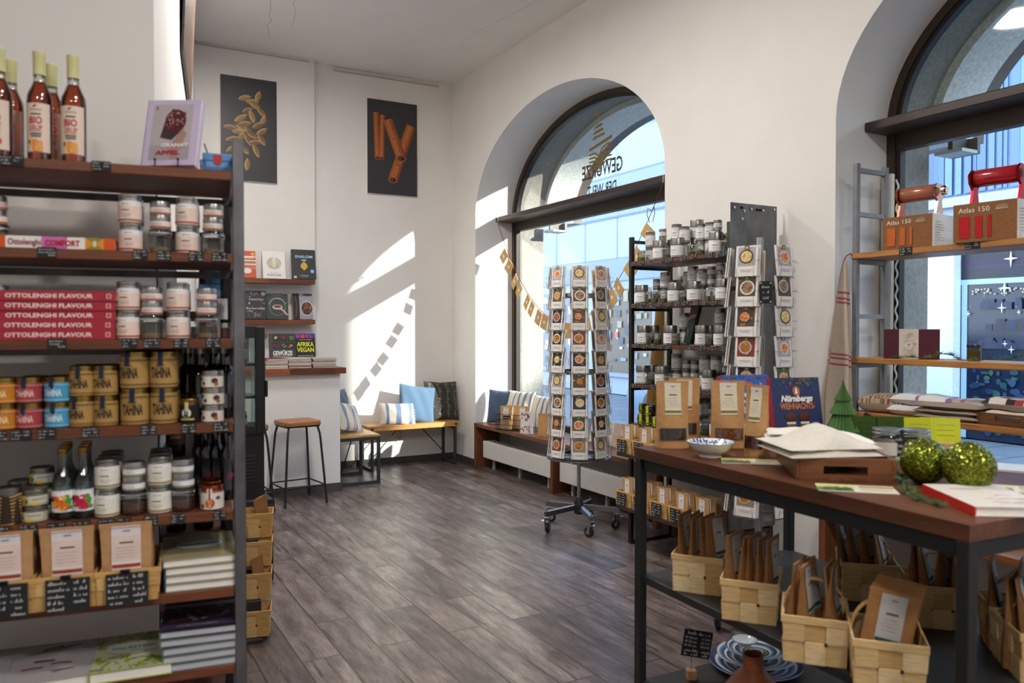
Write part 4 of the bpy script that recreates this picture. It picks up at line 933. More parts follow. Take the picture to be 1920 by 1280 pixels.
# slim carton and tiny jar at the end of the third shelf
t = thing('spice_carton', 'slim white carton standing next to the steel post, third shelf', 'carton', on(417, .16, 2), LA); b = MB(); b.box(-.014, -.014, 0, .014, .014, .115, 'paper', 'd9d4d2', .001); d = Draw(b, front(0, -.014)); rn = R(2)
for k in range(12): d.rect(-.009, .02 + k * .007, -.009 + rn.uniform(.006, .018), .0225 + k * .007, 'a49a9c')
obj(b, 'carton', t)
place('mini', jar_maker('mini_jar', 'jar', .0165, .054, .010, .0158, '2c2a2a', fill=('7a2018', .6)), 'tiny jar of red spice with black lid by the post', on(424, .07, 2), LA)
# dark bottles with swing tops behind the flat jars, and dark slim bottles below
swp = [(.030, 0), (.032, .005), (.032, .12), (.026, .14), (.014, .155), (.0125, .19)]
def dark(d, r, z0, z1, w): d.rect(-r * .2, z0, r * .2, z1, '8a8f9c', 2)
for q, (px, v) in enumerate(((352, .2), (374, .15), (400, .2), (420, .15))):
    place('swing', bottle_maker('swing_top_bottle', swp, None, (.186, .202), .015, '8e8d8b', (.03, .07, .032, 1.2, '3a3236'), dark, 0, glass='3a2a2c', capmat='metal'), 'dark swing-top bottle, %s of four behind the flat jars, fourth shelf' % ORD[q], on(px, v, 3), LA, 'swing-top bottles on the fourth shelf')
for q, (px, v) in enumerate(((372, .25), (385, .2), (404, .2), (425, .16))):
    place('slim', bottle_maker('slim_bottle', [(.02, 0), (.021, .004), (.021, .14), (.012, .16), (.010, .2)], None, (.195, .21), .012, '17161a', (.03, .12, .021, 1.1, '3c3e46'), (lambda d, r, z0, z1, w: d.ell(r * .3, z0 + .04, r * .3, .01, 'a8242c')), 0, glass='231c1e'), 'slim black bottle, %s from the left behind the red lids, fifth shelf' % ORD[q], on(px, v, 4), LA, 'slim bottles on the fifth shelf')
# books lying on the shelves
def comfort_spine(d, h, t):
    d.rect(0, 0, .02, t, 'd8541e'); d.rect(.02, 0, .105, t, 'efe9e4'); d.rect(.1, 0, .158, t, 'cf6fb0'); d.ell(.13, t * .5, .03, t * .5, 'cf6fb0'); d.rect(.158, 0, .2, t, 'efe9e4'); d.rect(.2, 0, .244, t, '8a8a2c'); d.poly([(.2, 0), (.2, t), (.222, t * .5)], 'e0902c'); d.poly([(.244, 0), (.244, t), (.222, t * .5)], 'e0902c'); d.rect(.218, t * .25, .226, t * .75, 'd8d3c0')
    d.text('Ottolenghi', .062, t * .30, t * .48, '8e2a3c', bold=.015, width=.074); d.text('COMFORT', .148, t * .28, t * .46, 'b5203c', bold=.04, width=.080)
p = on(107, .02, 1); book('lying cookbook with orange, pink and olive spine reading COMFORT', .2, .27, .031, 'd8541e', p + LU * .137 + LV * .1, spine_rot(LA), None, comfort_spine)
def flav_spine(d, h, t):
    d.text('OTTOLENGHI', .077, t * .29, t * .42, 'f0dcd8', bold=.03, width=.115); d.text('FLAVOUR', .180, t * .29, t * .42, 'f0dcd8', bold=.03, width=.078)
    d.rect(h - .022, t * .25, h - .010, t * .75, 'e0a8ac'); d.rect(h - .019, t * .35, h - .013, t * .65, 'a82a3c')
for q in range(5):
    rn = R(q); p = on(108 + (4 - q) * -1 + rn.uniform(-1, 1), .02, 2, (q) * .0252)
    book('red cookbook reading FLAVOUR on its spine, %s in the stack of five' % ['lowest', 'second from bottom', 'middle', 'second from top', 'topmost'][q], .2, .272, .025, 'a82838', p + LU * .137 + LV * (.1 + rn.uniform(-.004, .004)), spine_rot(LA + rn.uniform(-.01, .01)), None, flav_spine, 'red cookbooks on the third shelf')
def jerus(d, w, h):
    rn = R(3)
    d.rect(-w / 2, 0, w / 2, h, 'a59c7e')
    for k in range(8): d.ring(0, h * .52, w * (.5 - .03 * k), w * (.507 - .03 * k), 'c4bb9a' if k % 2 else '8c8468', sy=1.15)
    for k in range(7): d.line([(-w / 2, h * (.02 + .02 * k)), (0, h * (.05 + .02 * k)), (w / 2, h * (.01 + .02 * k))], .0015, 'c8b878')
    d.ell(0, h * .5, w * .34, h * .17, 'c9c8c0'); d.ring(0, h * .5, w * .33, w * .35, '6a6450', sy=.66); d.text('JERUSALEM', 0, h * .48, h * .062, '2a62a4', bold=.04, width=w * .56); d.text('Das Kochbuch', 0, h * .415, h * .035, '4a4a40', width=w * .38)
for q in range(4):
    p = on(378 + (q == 3) * -4, .01, 5, q * .0225); book('thick cookbook with blue lettered JERUSALEM cover topping the stack of four' if q == 3 else 'pale thick cookbook, %s under the JERUSALEM cover' % ['third', 'second', 'first'][q], .195, .265, .022, 'a59c7e' if q == 3 else '9a968c', p, LA + (.05 if q == 3 else .0), jerus, None, 'cookbooks on the sixth shelf', '4a5a80')
def darkcov(d, w, h):
    rn = R(8); d.rect(-w / 2, 0, w / 2, h, '2c2430'); d.rect(-w / 2, h * .7, w / 2, h * .8, '8a8490')
    for k in range(40): d.ell(rn.uniform(-.4, .45) * w, h * rn.uniform(.25, .68), w * .05, h * .03, rn.choice(['4a2a38', '6a3044', '3a3440', '8a5a6a', '1c181e', '7a6a70']), 8)
    d.rect(-w / 2, 0, w / 2, h * .16, '3a3048'); d.text('YOTAM OTTOLENGHI', -w * .02, h * .07, h * .035, 'b5aeb4', width=w * .55)
for q in range(5):
    p = on(373 + (q > 2) * -5, .0, 6, q * .0225); book('thick cookbook with dark purple cover on top of the lowest stack' if q == 4 else 'grey edged cookbook, %s below the dark purple cover' % ['fourth', 'third', 'second', 'first'][q], .195, .262, .0221, '2c2430' if q == 4 else '5a6a62', p, LA + (-.02 if q > 2 else .02), darkcov, None, 'cookbooks on the lowest shelf', '5a7a6a', 'b9bac6')
def palast(d, w, h):
    rn = R(12); d.rect(-w / 2, 0, w / 2, h, 'b9bba0')
    for k in range(110):
        x, y, a = rn.uniform(-.5, .5) * w, rn.uniform(0, 1) * h, rn.uniform(0, 3.1)
        if abs(x) < w * .34 and .38 * h < y < .72 * h: continue
        d.ell(min(max(x, -w * .44), w * .44), min(max(y, .05 * h), .95 * h), w * .07, w * .018, rn.choice(['8c9a1e', '9aa82a', '7a8818', 'a8b43c']), 8, rot=a)
    d.ell(0, h * .55, w * .36, h * .17, 'bcbcac'); d.text('PALÄSTINA', .0, h * .52, h * .07, '1f8a8c', bold=.04, width=w * .58, shear=.1); d.text('Das Kochbuch', 0, h * .45, h * .035, '2c3a3a', width=w * .3)
book('cookbook with green leaf border and teal PALÄSTINA title', .2, .262, .03, '9aa046', on(240, -.01, 6), LA + .02, palast, None, 'cookbooks on the lowest shelf')
def sweet(d, w, h):
    rn = R(14); d.rect(-w / 2, 0, w / 2, h, 'b4aeb0')
    for k in range(9): y = rn.uniform(.1, .95) * h; x = rn.uniform(-.4, .2) * w; d.line([(x, y), (x + w * .1, y + h * rn.uniform(-.02, .06)), (x + w * .25, y + h * rn.uniform(-.03, .06))], w * rn.uniform(.02, .06), rn.choice(['6a3a44', '8a4048', '5a4450', '7a5058']))
    d.text('SWEET', w * .16, h * .72, h * .07, '8c868a', width=w * .42)
book('pale cookbook with dark red smears and grey SWEET title', .2, .262, .028, 'aaa4a6', on(82, -.01, 6), LA + .06, sweet, None, 'cookbooks on the lowest shelf')
book('pale cookbook cut off at the picture edge, left of SWEET', .2, .262, .028, 'b0aeb2', on(-62, -.01, 6), LA, None, None, 'cookbooks on the lowest shelf')
# baskets of kraft bags on the sixth shelf
bk = basket_maker(.150, .23, .088, handle=0, seed=4, nx=3, taper=.93)
for q, (px, lab) in enumerate(((22, 'left'), (134, 'middle'), (240, 'right'))):
    ps = on(px, .075, 5); ps = ps - LV * 0.0; place('lsb', bk, 'chip basket of kraft bags, %s of three on the sixth shelf' % lab, ps, LA - .03 + .04 * q, 'chip baskets on the sixth shelf')
    for j in range(4):
        a = LA - .03 + .04 * q + R(q * 9 + j).uniform(-.06, .06); pp = ps + Vector((-sin(LA), cos(LA), 0)) * (-.072 + j * .042) + Vector((0, 0, .006))
        place('lsbag', bag_maker(.125, .205 - .0, .032, 5, 'a8441c', 'e9e2e4', .56, (.40, .97), mid='e6cfc6', kraft='bf9466'), 'kraft bag with white and rust label, %s in the %s basket' % (['frontmost', 'second', 'third', 'rearmost'][j], lab), pp, (radians(6 if j else 9), 0, a), 'kraft bags on the sixth shelf')
    bs = chalk('square chalk price board clipped to the %s chip basket' % lab, ps - LV * .1235 + Vector((0, 0, .040)) + LU * (.004), LA - .03 + .04 * q, .1, .085, 40 + q, 'chalk boards on chip baskets')
    t = thing('binder_clip', 'black binder clip holding the chalk board on the %s basket' % lab, 'clip', ps - LV * .128 + Vector((0, 0, .080)), LA, 'binder clips on chip baskets'); b = MB(); b.prism([(-.006, .012), (.006, .012), (.002, -.0)], -.011, .011, 'satin', '17181a', 'x'); b.tube([(-.006, -.003, .004), (-.007, -.005, -.016), (.0, -.0055, -.021), (.007, -.005, -.016), (.006, -.003, .004)], .0008, 'blacksteel', '2a2a2c', 5); obj(b, 'clip', t)
# chalk tags on the shelf edges
rows = {0: [(20, 297, .062), (190, 310, .048)], 1: [(88, 472, .046), (263, 479, .038), (308, 480, .036), (368, 483, .04), (412, 485, .042)], 2: [(107, 645, .045), (243, 645, .038), (285, 646, .042), (340, 646, .04), (400, 646, .04)], 3: [(5, 817, .02), (40, 817, .05), (88, 814, .045), (170, 812, .042), (279, 806, .04), (354, 804, .04), (415, 801, .042)], 4: [(8, 988, .03), (53, 985, .046), (106, 983, .046), (153, 978, .045), (200, 972, .045), (233, 969, .034), (283, 965, .036), (334, 963, .036), (412, 957, .034)]}
BYT = {(1, 0): [('Buch Comfort', -.42, .18, .16), ('Yotam Ottolenghi', -.46, -.1, .15), ('38,00€', .05, -.38, .16)], (2, 0): [('Buch Flavour', -.42, .18, .16), ('Ottolenghi', -.42, -.1, .15), ('36,95€', .05, -.38, .16)]}
for i, rr in rows.items():
    for q, (px, py, w) in enumerate(rr):
        p = hit(px, py, LS(0, -.002, 0), LV); p.z = ZL[i] - .010
        chalk('small chalk price tag, %s from the left on the %s shelf edge' % (ORD[q], SHN[i]), p, LA, w * .93, .026, (i * 11 + q) % 6, 'chalk tags on the left shelf', BYT.get((i, q)))
# ================================================================ second shelf, end-on behind it along the pier
SB0 = su(279, PV + .02); sw_ = .225
t = thing('side_shelf', 'dark shelf standing end-on along the pier behind the steel shelf', 'shelf', LS(SB0, PV + .02, 0), LA)
for (u, v) in ((0, 0), (sw_, 0), (0, 1.35), (sw_, 1.35)):
    b = MB(); b.box(u, v, 0, u + .028, v + .028, 2.0, 'rawsteel', '38373a', .002); obj(b, 'post', t)
for z in (.08, .35, .62, .87, 1.12, 1.36, 1.6, 1.86):
    b = MB(); b.box(.0, .0, z - .025, sw_ + .03, 1.37, z, 'wood_y', '54301e', .002); obj(b, 'board', t)
b = MB(); b.box(-.012, .0, .05, -.004, 1.38, 1.98, 'matte', '2c2a2a'); obj(b, 'back_panel', t)
rn = R(31)
SBP = lambda u, v, z: LS(SB0 + u, PV + .02 + v, z)
bk_ = [('4a7aa8', 'blue'), ('9c2e34', 'red'), ('23324a', 'navy'), ('3d6a8c', 'teal'), ('7a2a2a', 'maroon'), ('2c2c30', 'black')]
for q in range(6):
    t = thing('tea_box', '%s tea box, %s row behind the jars on the side shelf' % (bk_[q][1], 'upper' if q < 3 else 'lower'), 'box', SBP(.21 + .02 * (q % 2), .05 + .075 * (q % 3), 1.6 + .0905 * (q // 3)), LA, 'tea boxes on the side shelf'); b = MB(); b.box(-.06, -.03, 0, .06, .03, .09, 'coated', bk_[q][0], .002); d = Draw(b, front(0, -.03)); d.rect(-.05, .02, .02, .03, 'b9b4ac'); d.rect(-.05, .05, .04, .07, '8aa0b4'); obj(b, 'carton', t)
for q in range(9):
    place('oil', bottle_maker('oil_bottle', [(.03, 0), (.032, .004), (.032, .15), (.012, .18), (.011, .225)], None, (.21, .235), .014, '1c1a1c', (.04, .11, .032, 2, ['4a3c34', '5a4a3c'][q % 2]), (lambda d, r, z0, z1, w: d.rect(-r * .5, z0 + .02, r * .5, z0 + .03, 'a89a84', 4)), 0, glass='2c2420'), 'dark oil bottle, %s of three in the %s row of the side shelf' % (ORD[q % 3], ['upper', 'middle', 'lower'][q // 3]), SBP(.075 + .085 * (q % 3), .06, (1.12, .87, 1.36)[q // 3]), LA, 'oil bottles on the side shelf')
# open chip baskets standing out of the side shelf
for q, (px, py, w, lab) in enumerate(((474, 1146, 478, 'lowest and nearest of the stepped baskets at the shelf foot'), (470, 1075, 480, 'second of the stepped baskets, holding one long paper bag'), (468, 1033, 478, 'third of the stepped baskets at the shelf foot'), (466, 985, 478, 'topmost stepped basket, holding brown paper bags'))):
    pp = at(478 - q * 2, 1165 - q * 46, Z=0) if q == 0 else None
    dv = 1.35 + q * .12
    base = SBP(.36 + .012 * q, dv, .0); base.z = [.02, .17, .30, .42][q]
    place('stepb', basket_maker(.19, .15, .13, 0, 9, 3, .92), 'pale chip basket, ' + lab, base, LA - .1, 'stepped chip baskets')
    if q in (1, 3):
        for j in range(2 if q == 1 else 3): place('thinbag', bag_maker(.06, .2, .02, 3, labw=0, kraft='8a6038'), 'thin brown paper bag standing in the %s stepped basket, %s' % ('second' if q == 1 else 'topmost', ['frontmost', 'behind', 'rearmost'][j]), base + Vector((.03 + .02 * j, -.03 + .035 * j, .005)), (0, radians(-8), LA + .7), 'paper bags in stepped baskets')
t = thing('basket_stand', 'low dark stepped stand carrying the chip baskets', 'stand', SBP(.28, 1.3, 0), LA); b = MB()
for q in range(4): b.box(.0, -.04 + q * .12 - .02, 0, .13, .10 + q * .12, [.018, .168, .298, .418][q], 'matte', '2a2624')
obj(b, 'steps', t)
# ================================================================ the back: counter, wall shelves, stools, fridge, benches
CX, CY, CZ = 2.225, 7.32, 1.165
t = thing('sales_counter', 'white walled counter with a dark wood worktop at the back wall', 'counter', (CX, CY, 0))
b = MB(); b.box(-1.2, .02, 0, 0, YP - CY - .001, CZ - .055, 'plaster', 'e4e2e0'); obj(b, 'body', t)
b = MB()
x = -1.2; rn = R(2)
while x < .045:
    w = min(rn.uniform(.14, .3), .045 - x); b.box(x, -.03, CZ - .055, x + w, YP - CY - .001, CZ, 'wood_x', rn.choice(['7a4528', '5a3220', '8a5030', '6b3c24'])); x += w
obj(b, 'worktop', t)
b = MB(); b.box(-1.2, .005, 0, .012, .02, .08, 'matte', '4a4340'); obj(b, 'skirting', t)
# two wall shelves with standing cookbooks
def wz(px, py): return at(px, py, Y=YP - .2)
def wallshelf(py, label, pxe=591):
    e = wz(pxe, py); t = thing('wall_shelf', label, 'shelf', (e.x, YP, e.z)); b = MB(); x = -1.1; rn = R(py)
    while x < 0:
        w = min(rn.uniform(.25, .5), -x); b.box(x, -.2, -.045, x + w, -.0005, 0, 'wood_x', rn.choice(['7a4428', '6a3a22', '84502f'])); x += w
    obj(b, 'board', t); return e
S1 = wallshelf(524.5, 'upper dark wood wall shelf above the counter'); S2 = wallshelf(599.5, 'lower dark wood wall shelf above the counter')
def upright(label, px0, px1, py_top, base, yv, cov, cover, t=.03, tilt=80, rz=0.0, group=None, sp=None):
    a = at(px0, 600, Y=yv); c = at(px1, 600, Y=yv); w = c.x - a.x; top = at((px0 + px1) / 2, py_top, Y=yv).z; h = (top - base) / sin(radians(tilt))
    return book(label, w, h, t, cov, ((a.x + c.x) / 2, yv, base + .001), (radians(tilt), 0, rz), cover, None, group, sp)
def c_comfort(d, w, h):
    d.rect(-w / 2, 0, w / 2, h, 'c9573a'); cs = ['d98a4a', 'cf6f9a', 'e9e2da', '8a9a3a', 'e9e2da', 'c9573a', 'e9e2da']
    for k, c in enumerate(cs): d.rect(-w / 2, h * (.34 + .07 * k), w * .5, h * (.385 + .07 * k), c)
    d.ell(0, h * .26, w * .25, h * .1, 'e6dfd8'); d.ell(w * .35, h * .88, w * .12, h * .07, 'd9a04a'); d.text('COMFORT', 0, h * .72, h * .08, 'f2ece8', bold=.03, width=w * .8)
def c_flavour(d, w, h):
    d.rect(-w / 2, 0, w / 2, h, 'eceae8')
    for k, c in enumerate(['b9a8b0', 'd8c88a', '9ab0c4', 'd0a8a0', 'b8bc98', 'c8b8c8', 'e0d8a8']): d.ell(0, h * .56, w * (.32 - .042 * k), h * (.22 - .005 * k), c, 20)
    for k in range(7): d.line([(-w * .3 + w * .1 * k, h * .45), (-w * .16 + w * .06 * k, h * .62), (0.02 * w, h * .8)], w * .012, 'f2efea')
    d.text('FLAVOUR', 0, h * .09, h * .075, '8a4a50', bold=.01, width=w * .6); d.rect(-w * .2, h * .21, w * .2, h * .22, 'b5a0a0')
def c_shalom(d, w, h):
    d.rect(-w / 2, 0, w / 2, h, '3a3b3e'); d.text('SHALOM', 0, h * .72, h * .085, '9fd0e0', bold=.03, width=w * .74)
    d.poly([(-w * .13, h * .66), (w * .13, h * .66), (w * .04, h * .6), (-w * .04, h * .6)], '9cc4cc'); d.poly([(0, h * .29), (w * .15, h * .40), (w * .13, h * .5), (w * .03, h * .58), (-w * .03, h * .58), (-w * .13, h * .5), (-w * .15, h * .40)], 'd0a83c')
    d.ell(w * .34, h * .27, w * .08, h * .062, '7cc0de'); d.rect(-w * .2, h * .12, w * .2, h * .135, 'b0b0b0'); d.rect(-w * .15, h * .085, w * .15, h * .1, 'b0b0b0'); d.rect(-w * .45, h * .02, -w * .33, h * .1, 'c9c4bc')
def c_datteln(d, w, h):
    rn = R(5); d.rect(-w / 2, 0, w / 2, h, '2c2f38')
    for k in range(30): a = rn.uniform(0, 6.3); r_ = rn.uniform(.28, .45); d.ell(w * r_ * cos(a), h * .5 + h * r_ * sin(a), w * .025, h * .02, rn.choice(['7a8a4a', 'a04a3c', 'c9a04a', '4a6aa0', 'b5b0a4', '5a4a3c']), 7)
    d.ell(w * .1, h * .9, w * .07, h * .05, '9c4030'); d.ell(w * .38, h * .9, w * .09, h * .07, '8a9aa4')
    d.text('Dattelchips', w * .08, h * .66, h * .075, 'd8d6d0', width=w * .6); d.text('&', -w * .22, h * .52, h * .08, 'd8d6d0'); d.text('Berberitzen', w * .05, h * .34, h * .08, 'd8d6d0', width=w * .78); d.text('reis', -w * .18, h * .25, h * .07, 'd8d6d0')
    for k in range(3): d.rect(-w * .05, h * (.17 - .04 * k), w * .25, h * (.18 - .04 * k), 'a9a8a4')
def c_suppe(d, w, h):
    d.rect(-w / 2, 0, w / 2, h, '3b4441'); d.ring(0, h * .45, w * .36, w * .375, '9aa09c', radians(140), radians(400))
    d.ring(0, h * .5, w * .3, w * .42, '3b4441', radians(25), radians(155))
    for k, ch in enumerate('SUPPENKULT'):
        a = radians(158 - 15.2 * k); d.text(ch, w * .40 * cos(a), h * .47 + w * .40 * sin(a), h * .06, 'dcdcd8', bold=.03)
    d.line([(w * .05, h * .45), (w * .25, h * .36), (w * .45, h * .16)], w * .09, 'b8a8a0'); d.ell(0, h * .48, w * .24, h * .1, 'c8c2bc'); d.ell(0, h * .5, w * .18, h * .06, '8a3a34')
    d.rect(-w * .25, h * .93, w * .25, h * .945, '9aa09c')
def c_bowl(d, w, h):
    rn = R(4); d.rect(-w / 2, 0, w / 2, h, '9c9aa8'); d.rect(-w / 2, 0, -w * .17, h, '2e2620'); d.line([(-w * .35, h * .9), (-w * .3, h * .5), (-w * .36, h * .1)], w * .05, '6a4a34')
    d.ell(w * .2, h * .42, w * .32, h * .29, 'c4c0c8'); d.ell(w * .2, h * .42, w * .28, h * .25, '4a3a2c'); d.ell(w * .25, h * .95, w * .25, h * .05, '6a4438')
    for k in range(60): a = rn.uniform(0, 6.3); q = rn.random() ** .5; d.ell(w * .2 + w * .25 * q * cos(a), h * .42 + h * .22 * q * sin(a), w * .03, h * .02, rn.choice(['8a5a34', 'b5663a', '3a2a22', 'c98a50', '5a4a3c']), 7)
def c_gew(d, w, h):
    rn = R(3); d.rect(-w / 2, 0, w / 2, h, '43464c')
    for j in range(4):
        if j == 1: continue
        for i in range(3):
            x, y = -w * .36 + i * w * .29, h * (.06 + .235 * j); d.rect(x, y, x + w * .26, y + h * .19, '2e3136')
            c = rn.choice(['8a2c34', 'b5343c', 'c9a84a', 'd0a070', '6a7a3c', 'c8742c', '5a3a34'])
            for k in range(7): d.ell(x + w * rn.uniform(.05, .21), y + h * rn.uniform(.05, .14), w * .04, h * .025, c, 7, rot=rn.uniform(0, 3))
    d.rect(-w * .42, h * .29, w * .42, h * .50, '43464c'); d.text('GEWÜRZE', 0, h * .335, h * .13, 'e6e6e4', bold=.03, width=w * .76); d.rect(-w * .4, h * .285, w * .35, h * .305, 'a9a9a9')
def c_afrika(d, w, h):
    rn = R(7); d.rect(-w / 2, 0, w / 2, h, '2a2a2e')
    for y0, y1 in ((.86, 1.0), (0, .17)):
        d.rect(-w / 2, h * y0, w / 2, h * y1, '4a3a98')
        for k in range(14): x = rn.uniform(-.46, .4) * w; d.poly([(x, h * y0), (x + w * .06, h * y0), (x + w * rn.uniform(-.02, .08), h * y1)], rn.choice(['c8342c', 'd8542c', '3a6ac0', 'b02a78', 'e0842c']))
    d.text('AFRIKA', 0, h * .60, h * .13, 'd8d82c', bold=.03, width=w * .84); d.text('VEGAN', 0, h * .43, h * .13, 'd8d82c', bold=.03, width=w * .84); d.rect(-w * .3, h * .80, w * .3, h * .81, 'c0c0c0'); d.rect(-w * .38, h * .3, w * .38, h * .315, 'c0c0c0'); d.rect(-w * .36, h * .25, w * .36, h * .265, 'c0c0c0')
Yb = YP - .10
G = 'cookbooks on the wall shelves'
upright('cookbook with red, pink and green stripes, partly behind the steel post', 447, 480, 471, S1.z, Yb, 'c9573a', c_comfort, group=G)
upright('white cookbook with a pastel onion cover reading FLAVOUR', 493, 535, 472, S1.z, Yb, 'eceae8', c_flavour, group=G)
upright('charcoal cookbook with a yellow fruit under the title SHALOM', 548, 592, 469, S1.z, Yb - .03, '3a3b3e', c_shalom, .035, group=G)
upright('dark cookbook with spices around a two-part white title', 455, 499, 546, S2.z, Yb - .02, '2c2f38', c_datteln, .035, group=G)
upright('green-grey cookbook with a spoon under the arched title SUPPENKULT', 500, 540, 552, S2.z, Yb, '3b4441', c_suppe, group=G)
upright('grey cookbook with a bowl of food photographed on its cover', 549, 586, 551, S2.z, Yb, '9c9aa8', c_bowl, .03, group=G)
# loose stacks on the worktop, and two books standing on them
stk = [(517, 37, .24, 6, 'left'), (560, 43, .30, 6, 'middle'), (606, 46, .36, 6, 'right')]
rn = R(16); cols = ['b9b0a4', '9c3a3c', 'c9c0b0', '4a4a50', '8a3040', 'd0c8b8']
for q, (px, wpx, dy, n, lab) in enumerate(stk):
    p = at(px, 690, Y=CY + .12); z = CZ
    for j in range(n):
        th = [.014, .017, .013, .016, .012, .018][(j + q) % 6]
        book('flat cookbook, %s of six in the %s pile on the counter' % (['lowest', 'second', 'third', 'fourth', 'fifth', 'topmost'][j], lab), .20 + .012 * q, .26, th, cols[(j * 2 + q) % 6], (p.x + rn.uniform(-.004, .004), CY + .06 + rn.uniform(-.01, .01), z + .0004), rn.uniform(-.03, .03), None, None, 'piled cookbooks on the counter', pages='d9d6d0'); z += th + .0004
STZ = CZ + .012
upright('charcoal landscape cookbook reading GEWÜRZE with trays of spices', 505, 553, 626, CZ, CY + .42, '43464c', c_gew, .03, 82)
upright('dark cookbook with yellow title AFRIKA VEGAN and patterned borders', 553, 591, 626, CZ, CY + .45, '2a2a2e', c_afrika, .03, 82)
t = thing('round_sticker', 'small round gold sticker on the white wall beside the fridge', 'sticker', at(496, 631, Y=YP - .001)); b = MB(); b.M = Matrix.Rotation(pi / 2, 4, 'X'); b.lathe([(.028, 0), (.028, .001), (0, .001)], 'satin', 'b8952c', 20); obj(b, 'disc', t)
# stools
def stool():
    t = bare('bar_stool', 'stool'); H = .725; s = .165
    b = MB(); n = 6; pts = []
    for cx, cy, a0 in ((s - .05, s - .05, 0), (-s + .05, s - .05, 90), (-s + .05, -s + .05, 180), (s - .05, -s + .05, 270)):
        for k in range(n + 1): a = radians(a0 + 90 * k / n); pts.append((cx + .05 * cos(a), cy + .05 * sin(a)))
    for k, z in enumerate((H - .032,)):
        vs = [(x, y, H - .035) for x, y in pts] + [(x, y, H - .006) for x, y in pts] + [(x * .97, y * .97, H) for x, y in pts]; m = len(pts)
        b.add(vs, [tuple(range(m - 1, -1, -1))] + [(i, (i + 1) % m, m + (i + 1) % m, m + i) for i in range(m)] + [(m + i, m + (i + 1) % m, 2 * m + (i + 1) % m, 2 * m + i) for i in range(m)] + [tuple(2 * m + i for i in range(m))], 'wood_x', '9c6a3e')
    obj(b, 'seat', t)
    b = MB(); b.tube([(x * .93, y * .93, H - .043) for x, y in pts], .009, 'blacksteel', '17181a', 6, True); obj(b, 'seat_frame', t)
    for sx, sy in ((1, 1), (-1, 1), (1, -1), (-1, -1)):
        b = MB(); a = .12; c = .145; f = .19
        b.tube([(sx * a, sy * a, H - .042), (sx * (a + .012), sy * (a + .012), H - .055), (sx * c, sy * c, H - .11), (sx * c * 1.04, sy * c * 1.04, H - .17), (sx * f, sy * f, 0)], .0105, 'blacksteel', '17181a', 8); obj(b, 'leg', t)
    b = MB(); f = .181; z = .16
    for (x0, y0, x1, y1) in ((-f, -f, f, -f), (f, -f, f, f), (f, f, -f, f), (-f, f, -f, -f)): b.tube([(x0, y0, z), (x1, y1, z)], .007, 'blacksteel', '17181a', 6)
    obj(b, 'foot_rail', t)
    return t
sp0 = at(562, 930, Z=0); place('stool', stool, 'wooden seated bar stool with black tubular legs before the white counter', (1.755, 7.06, 0), .14)
place('stool', stool, 'wooden seated bar stool mostly hidden behind the black fridge', (1.29, 6.97, 0), .05)
# fridge on a table frame
fz = .5; e = at(496, 612, Y=5.0)
t = thing('display_fridge', 'narrow black display fridge with lit glass door on a steel stand', 'fridge', (e.x, 5.0, fz)); FH = 1.05; fw = .42
b = MB(); b.box(-fw, .03, 0, 0, .4, .42, 'satin', '141517'); b.box(-fw, .03, FH - .06, 0, .4, FH, 'satin', '141517', .01); b.box(-fw, .39, .42, 0, .396, FH - .06, 'pane', 'e4ecea'); b.box(-fw, .03, .42, -fw + .008, .4, FH - .06, 'pane', 'e4ecea'); b.box(-.008, .03, .42, 0, .4, FH - .06, 'pane', 'e4ecea')
for k in range(8): b.box(-fw + .05, .022, .10 + k * .022, -.06, .031, .108 + k * .022, 'satin', '2a2b2e')
obj(b, 'cabinet', t)
b = MB(); b.box(-.055, -.01, .40, 0, .028, FH, 'satin', '101113', .004); b.box(-fw, -.01, .40, -fw + .055, .028, FH, 'satin', '101113', .004); b.box(-fw + .055, -.01, .40, -.055, .028, .44, 'satin', '101113'); b.box(-fw + .055, -.01, FH - .07, -.055, .028, FH, 'satin', '101113')
b.box(-fw + .055, .006, .44, -.055, .012, FH - .07, 'pane', 'eef2f0'); dr_ = obj(b, 'door', t)
b = MB(); b.box(.0, -.02, .62, .014, .012, .72, 'satin', '0c0c0e', .003); obj(b, 'handle', dr_)
for z in (.62, .82):
    b = MB(); b.box(-fw + .02, .06, z - .006, -.02, .37, z, 'glass', 'dfe8e6'); b.box(-fw + .02, .045, z - .012, -.02, .06, z + .004, 'satin', '2a2c2e'); obj(b, 'rack', t)
jr = jar_maker('pickle_jar', 'jar', .045, .15, .02, .042, 'b8a850', lab=(.03, .09, 2.2, 'c8ccc4'), fill=('8f8438', .9))
place('pickle', jr, 'large jar of olives on the top rack of the fridge', (e.x - .12, 5.14, fz + .8205)); place('pickle', jr, 'large jar of olives behind the fridge frame, top rack', (e.x - .24, 5.14, fz + .8205))
place('vin', bottle_maker('oil_flask', [(.024, 0), (.026, .004), (.026, .10), (.011, .125), (.010, .15)], 'b8862c', (.14, .165), .013, 'c0a85c', (.025, .07, .026, 2.5, 'd4d0c4'), (lambda d, r, z0, z1, w: d.rect(-r * .5, z0 + .01, r * .5, z0 + .014, '8a8478')), .11), 'small flask of golden oil on the middle fridge rack', (e.x - .115, 5.14, fz + .6205))
place('jam', jar_maker('antipasti_jar', 'jar', .04, .10, .018, .038, 'b09a50', lab=(.02, .06, 2.4, 'cfcfca'), fill=('5a4a2c', .9)), 'jar of dark preserve on the fridge floor', (e.x - .12, 5.14, fz + .4215))
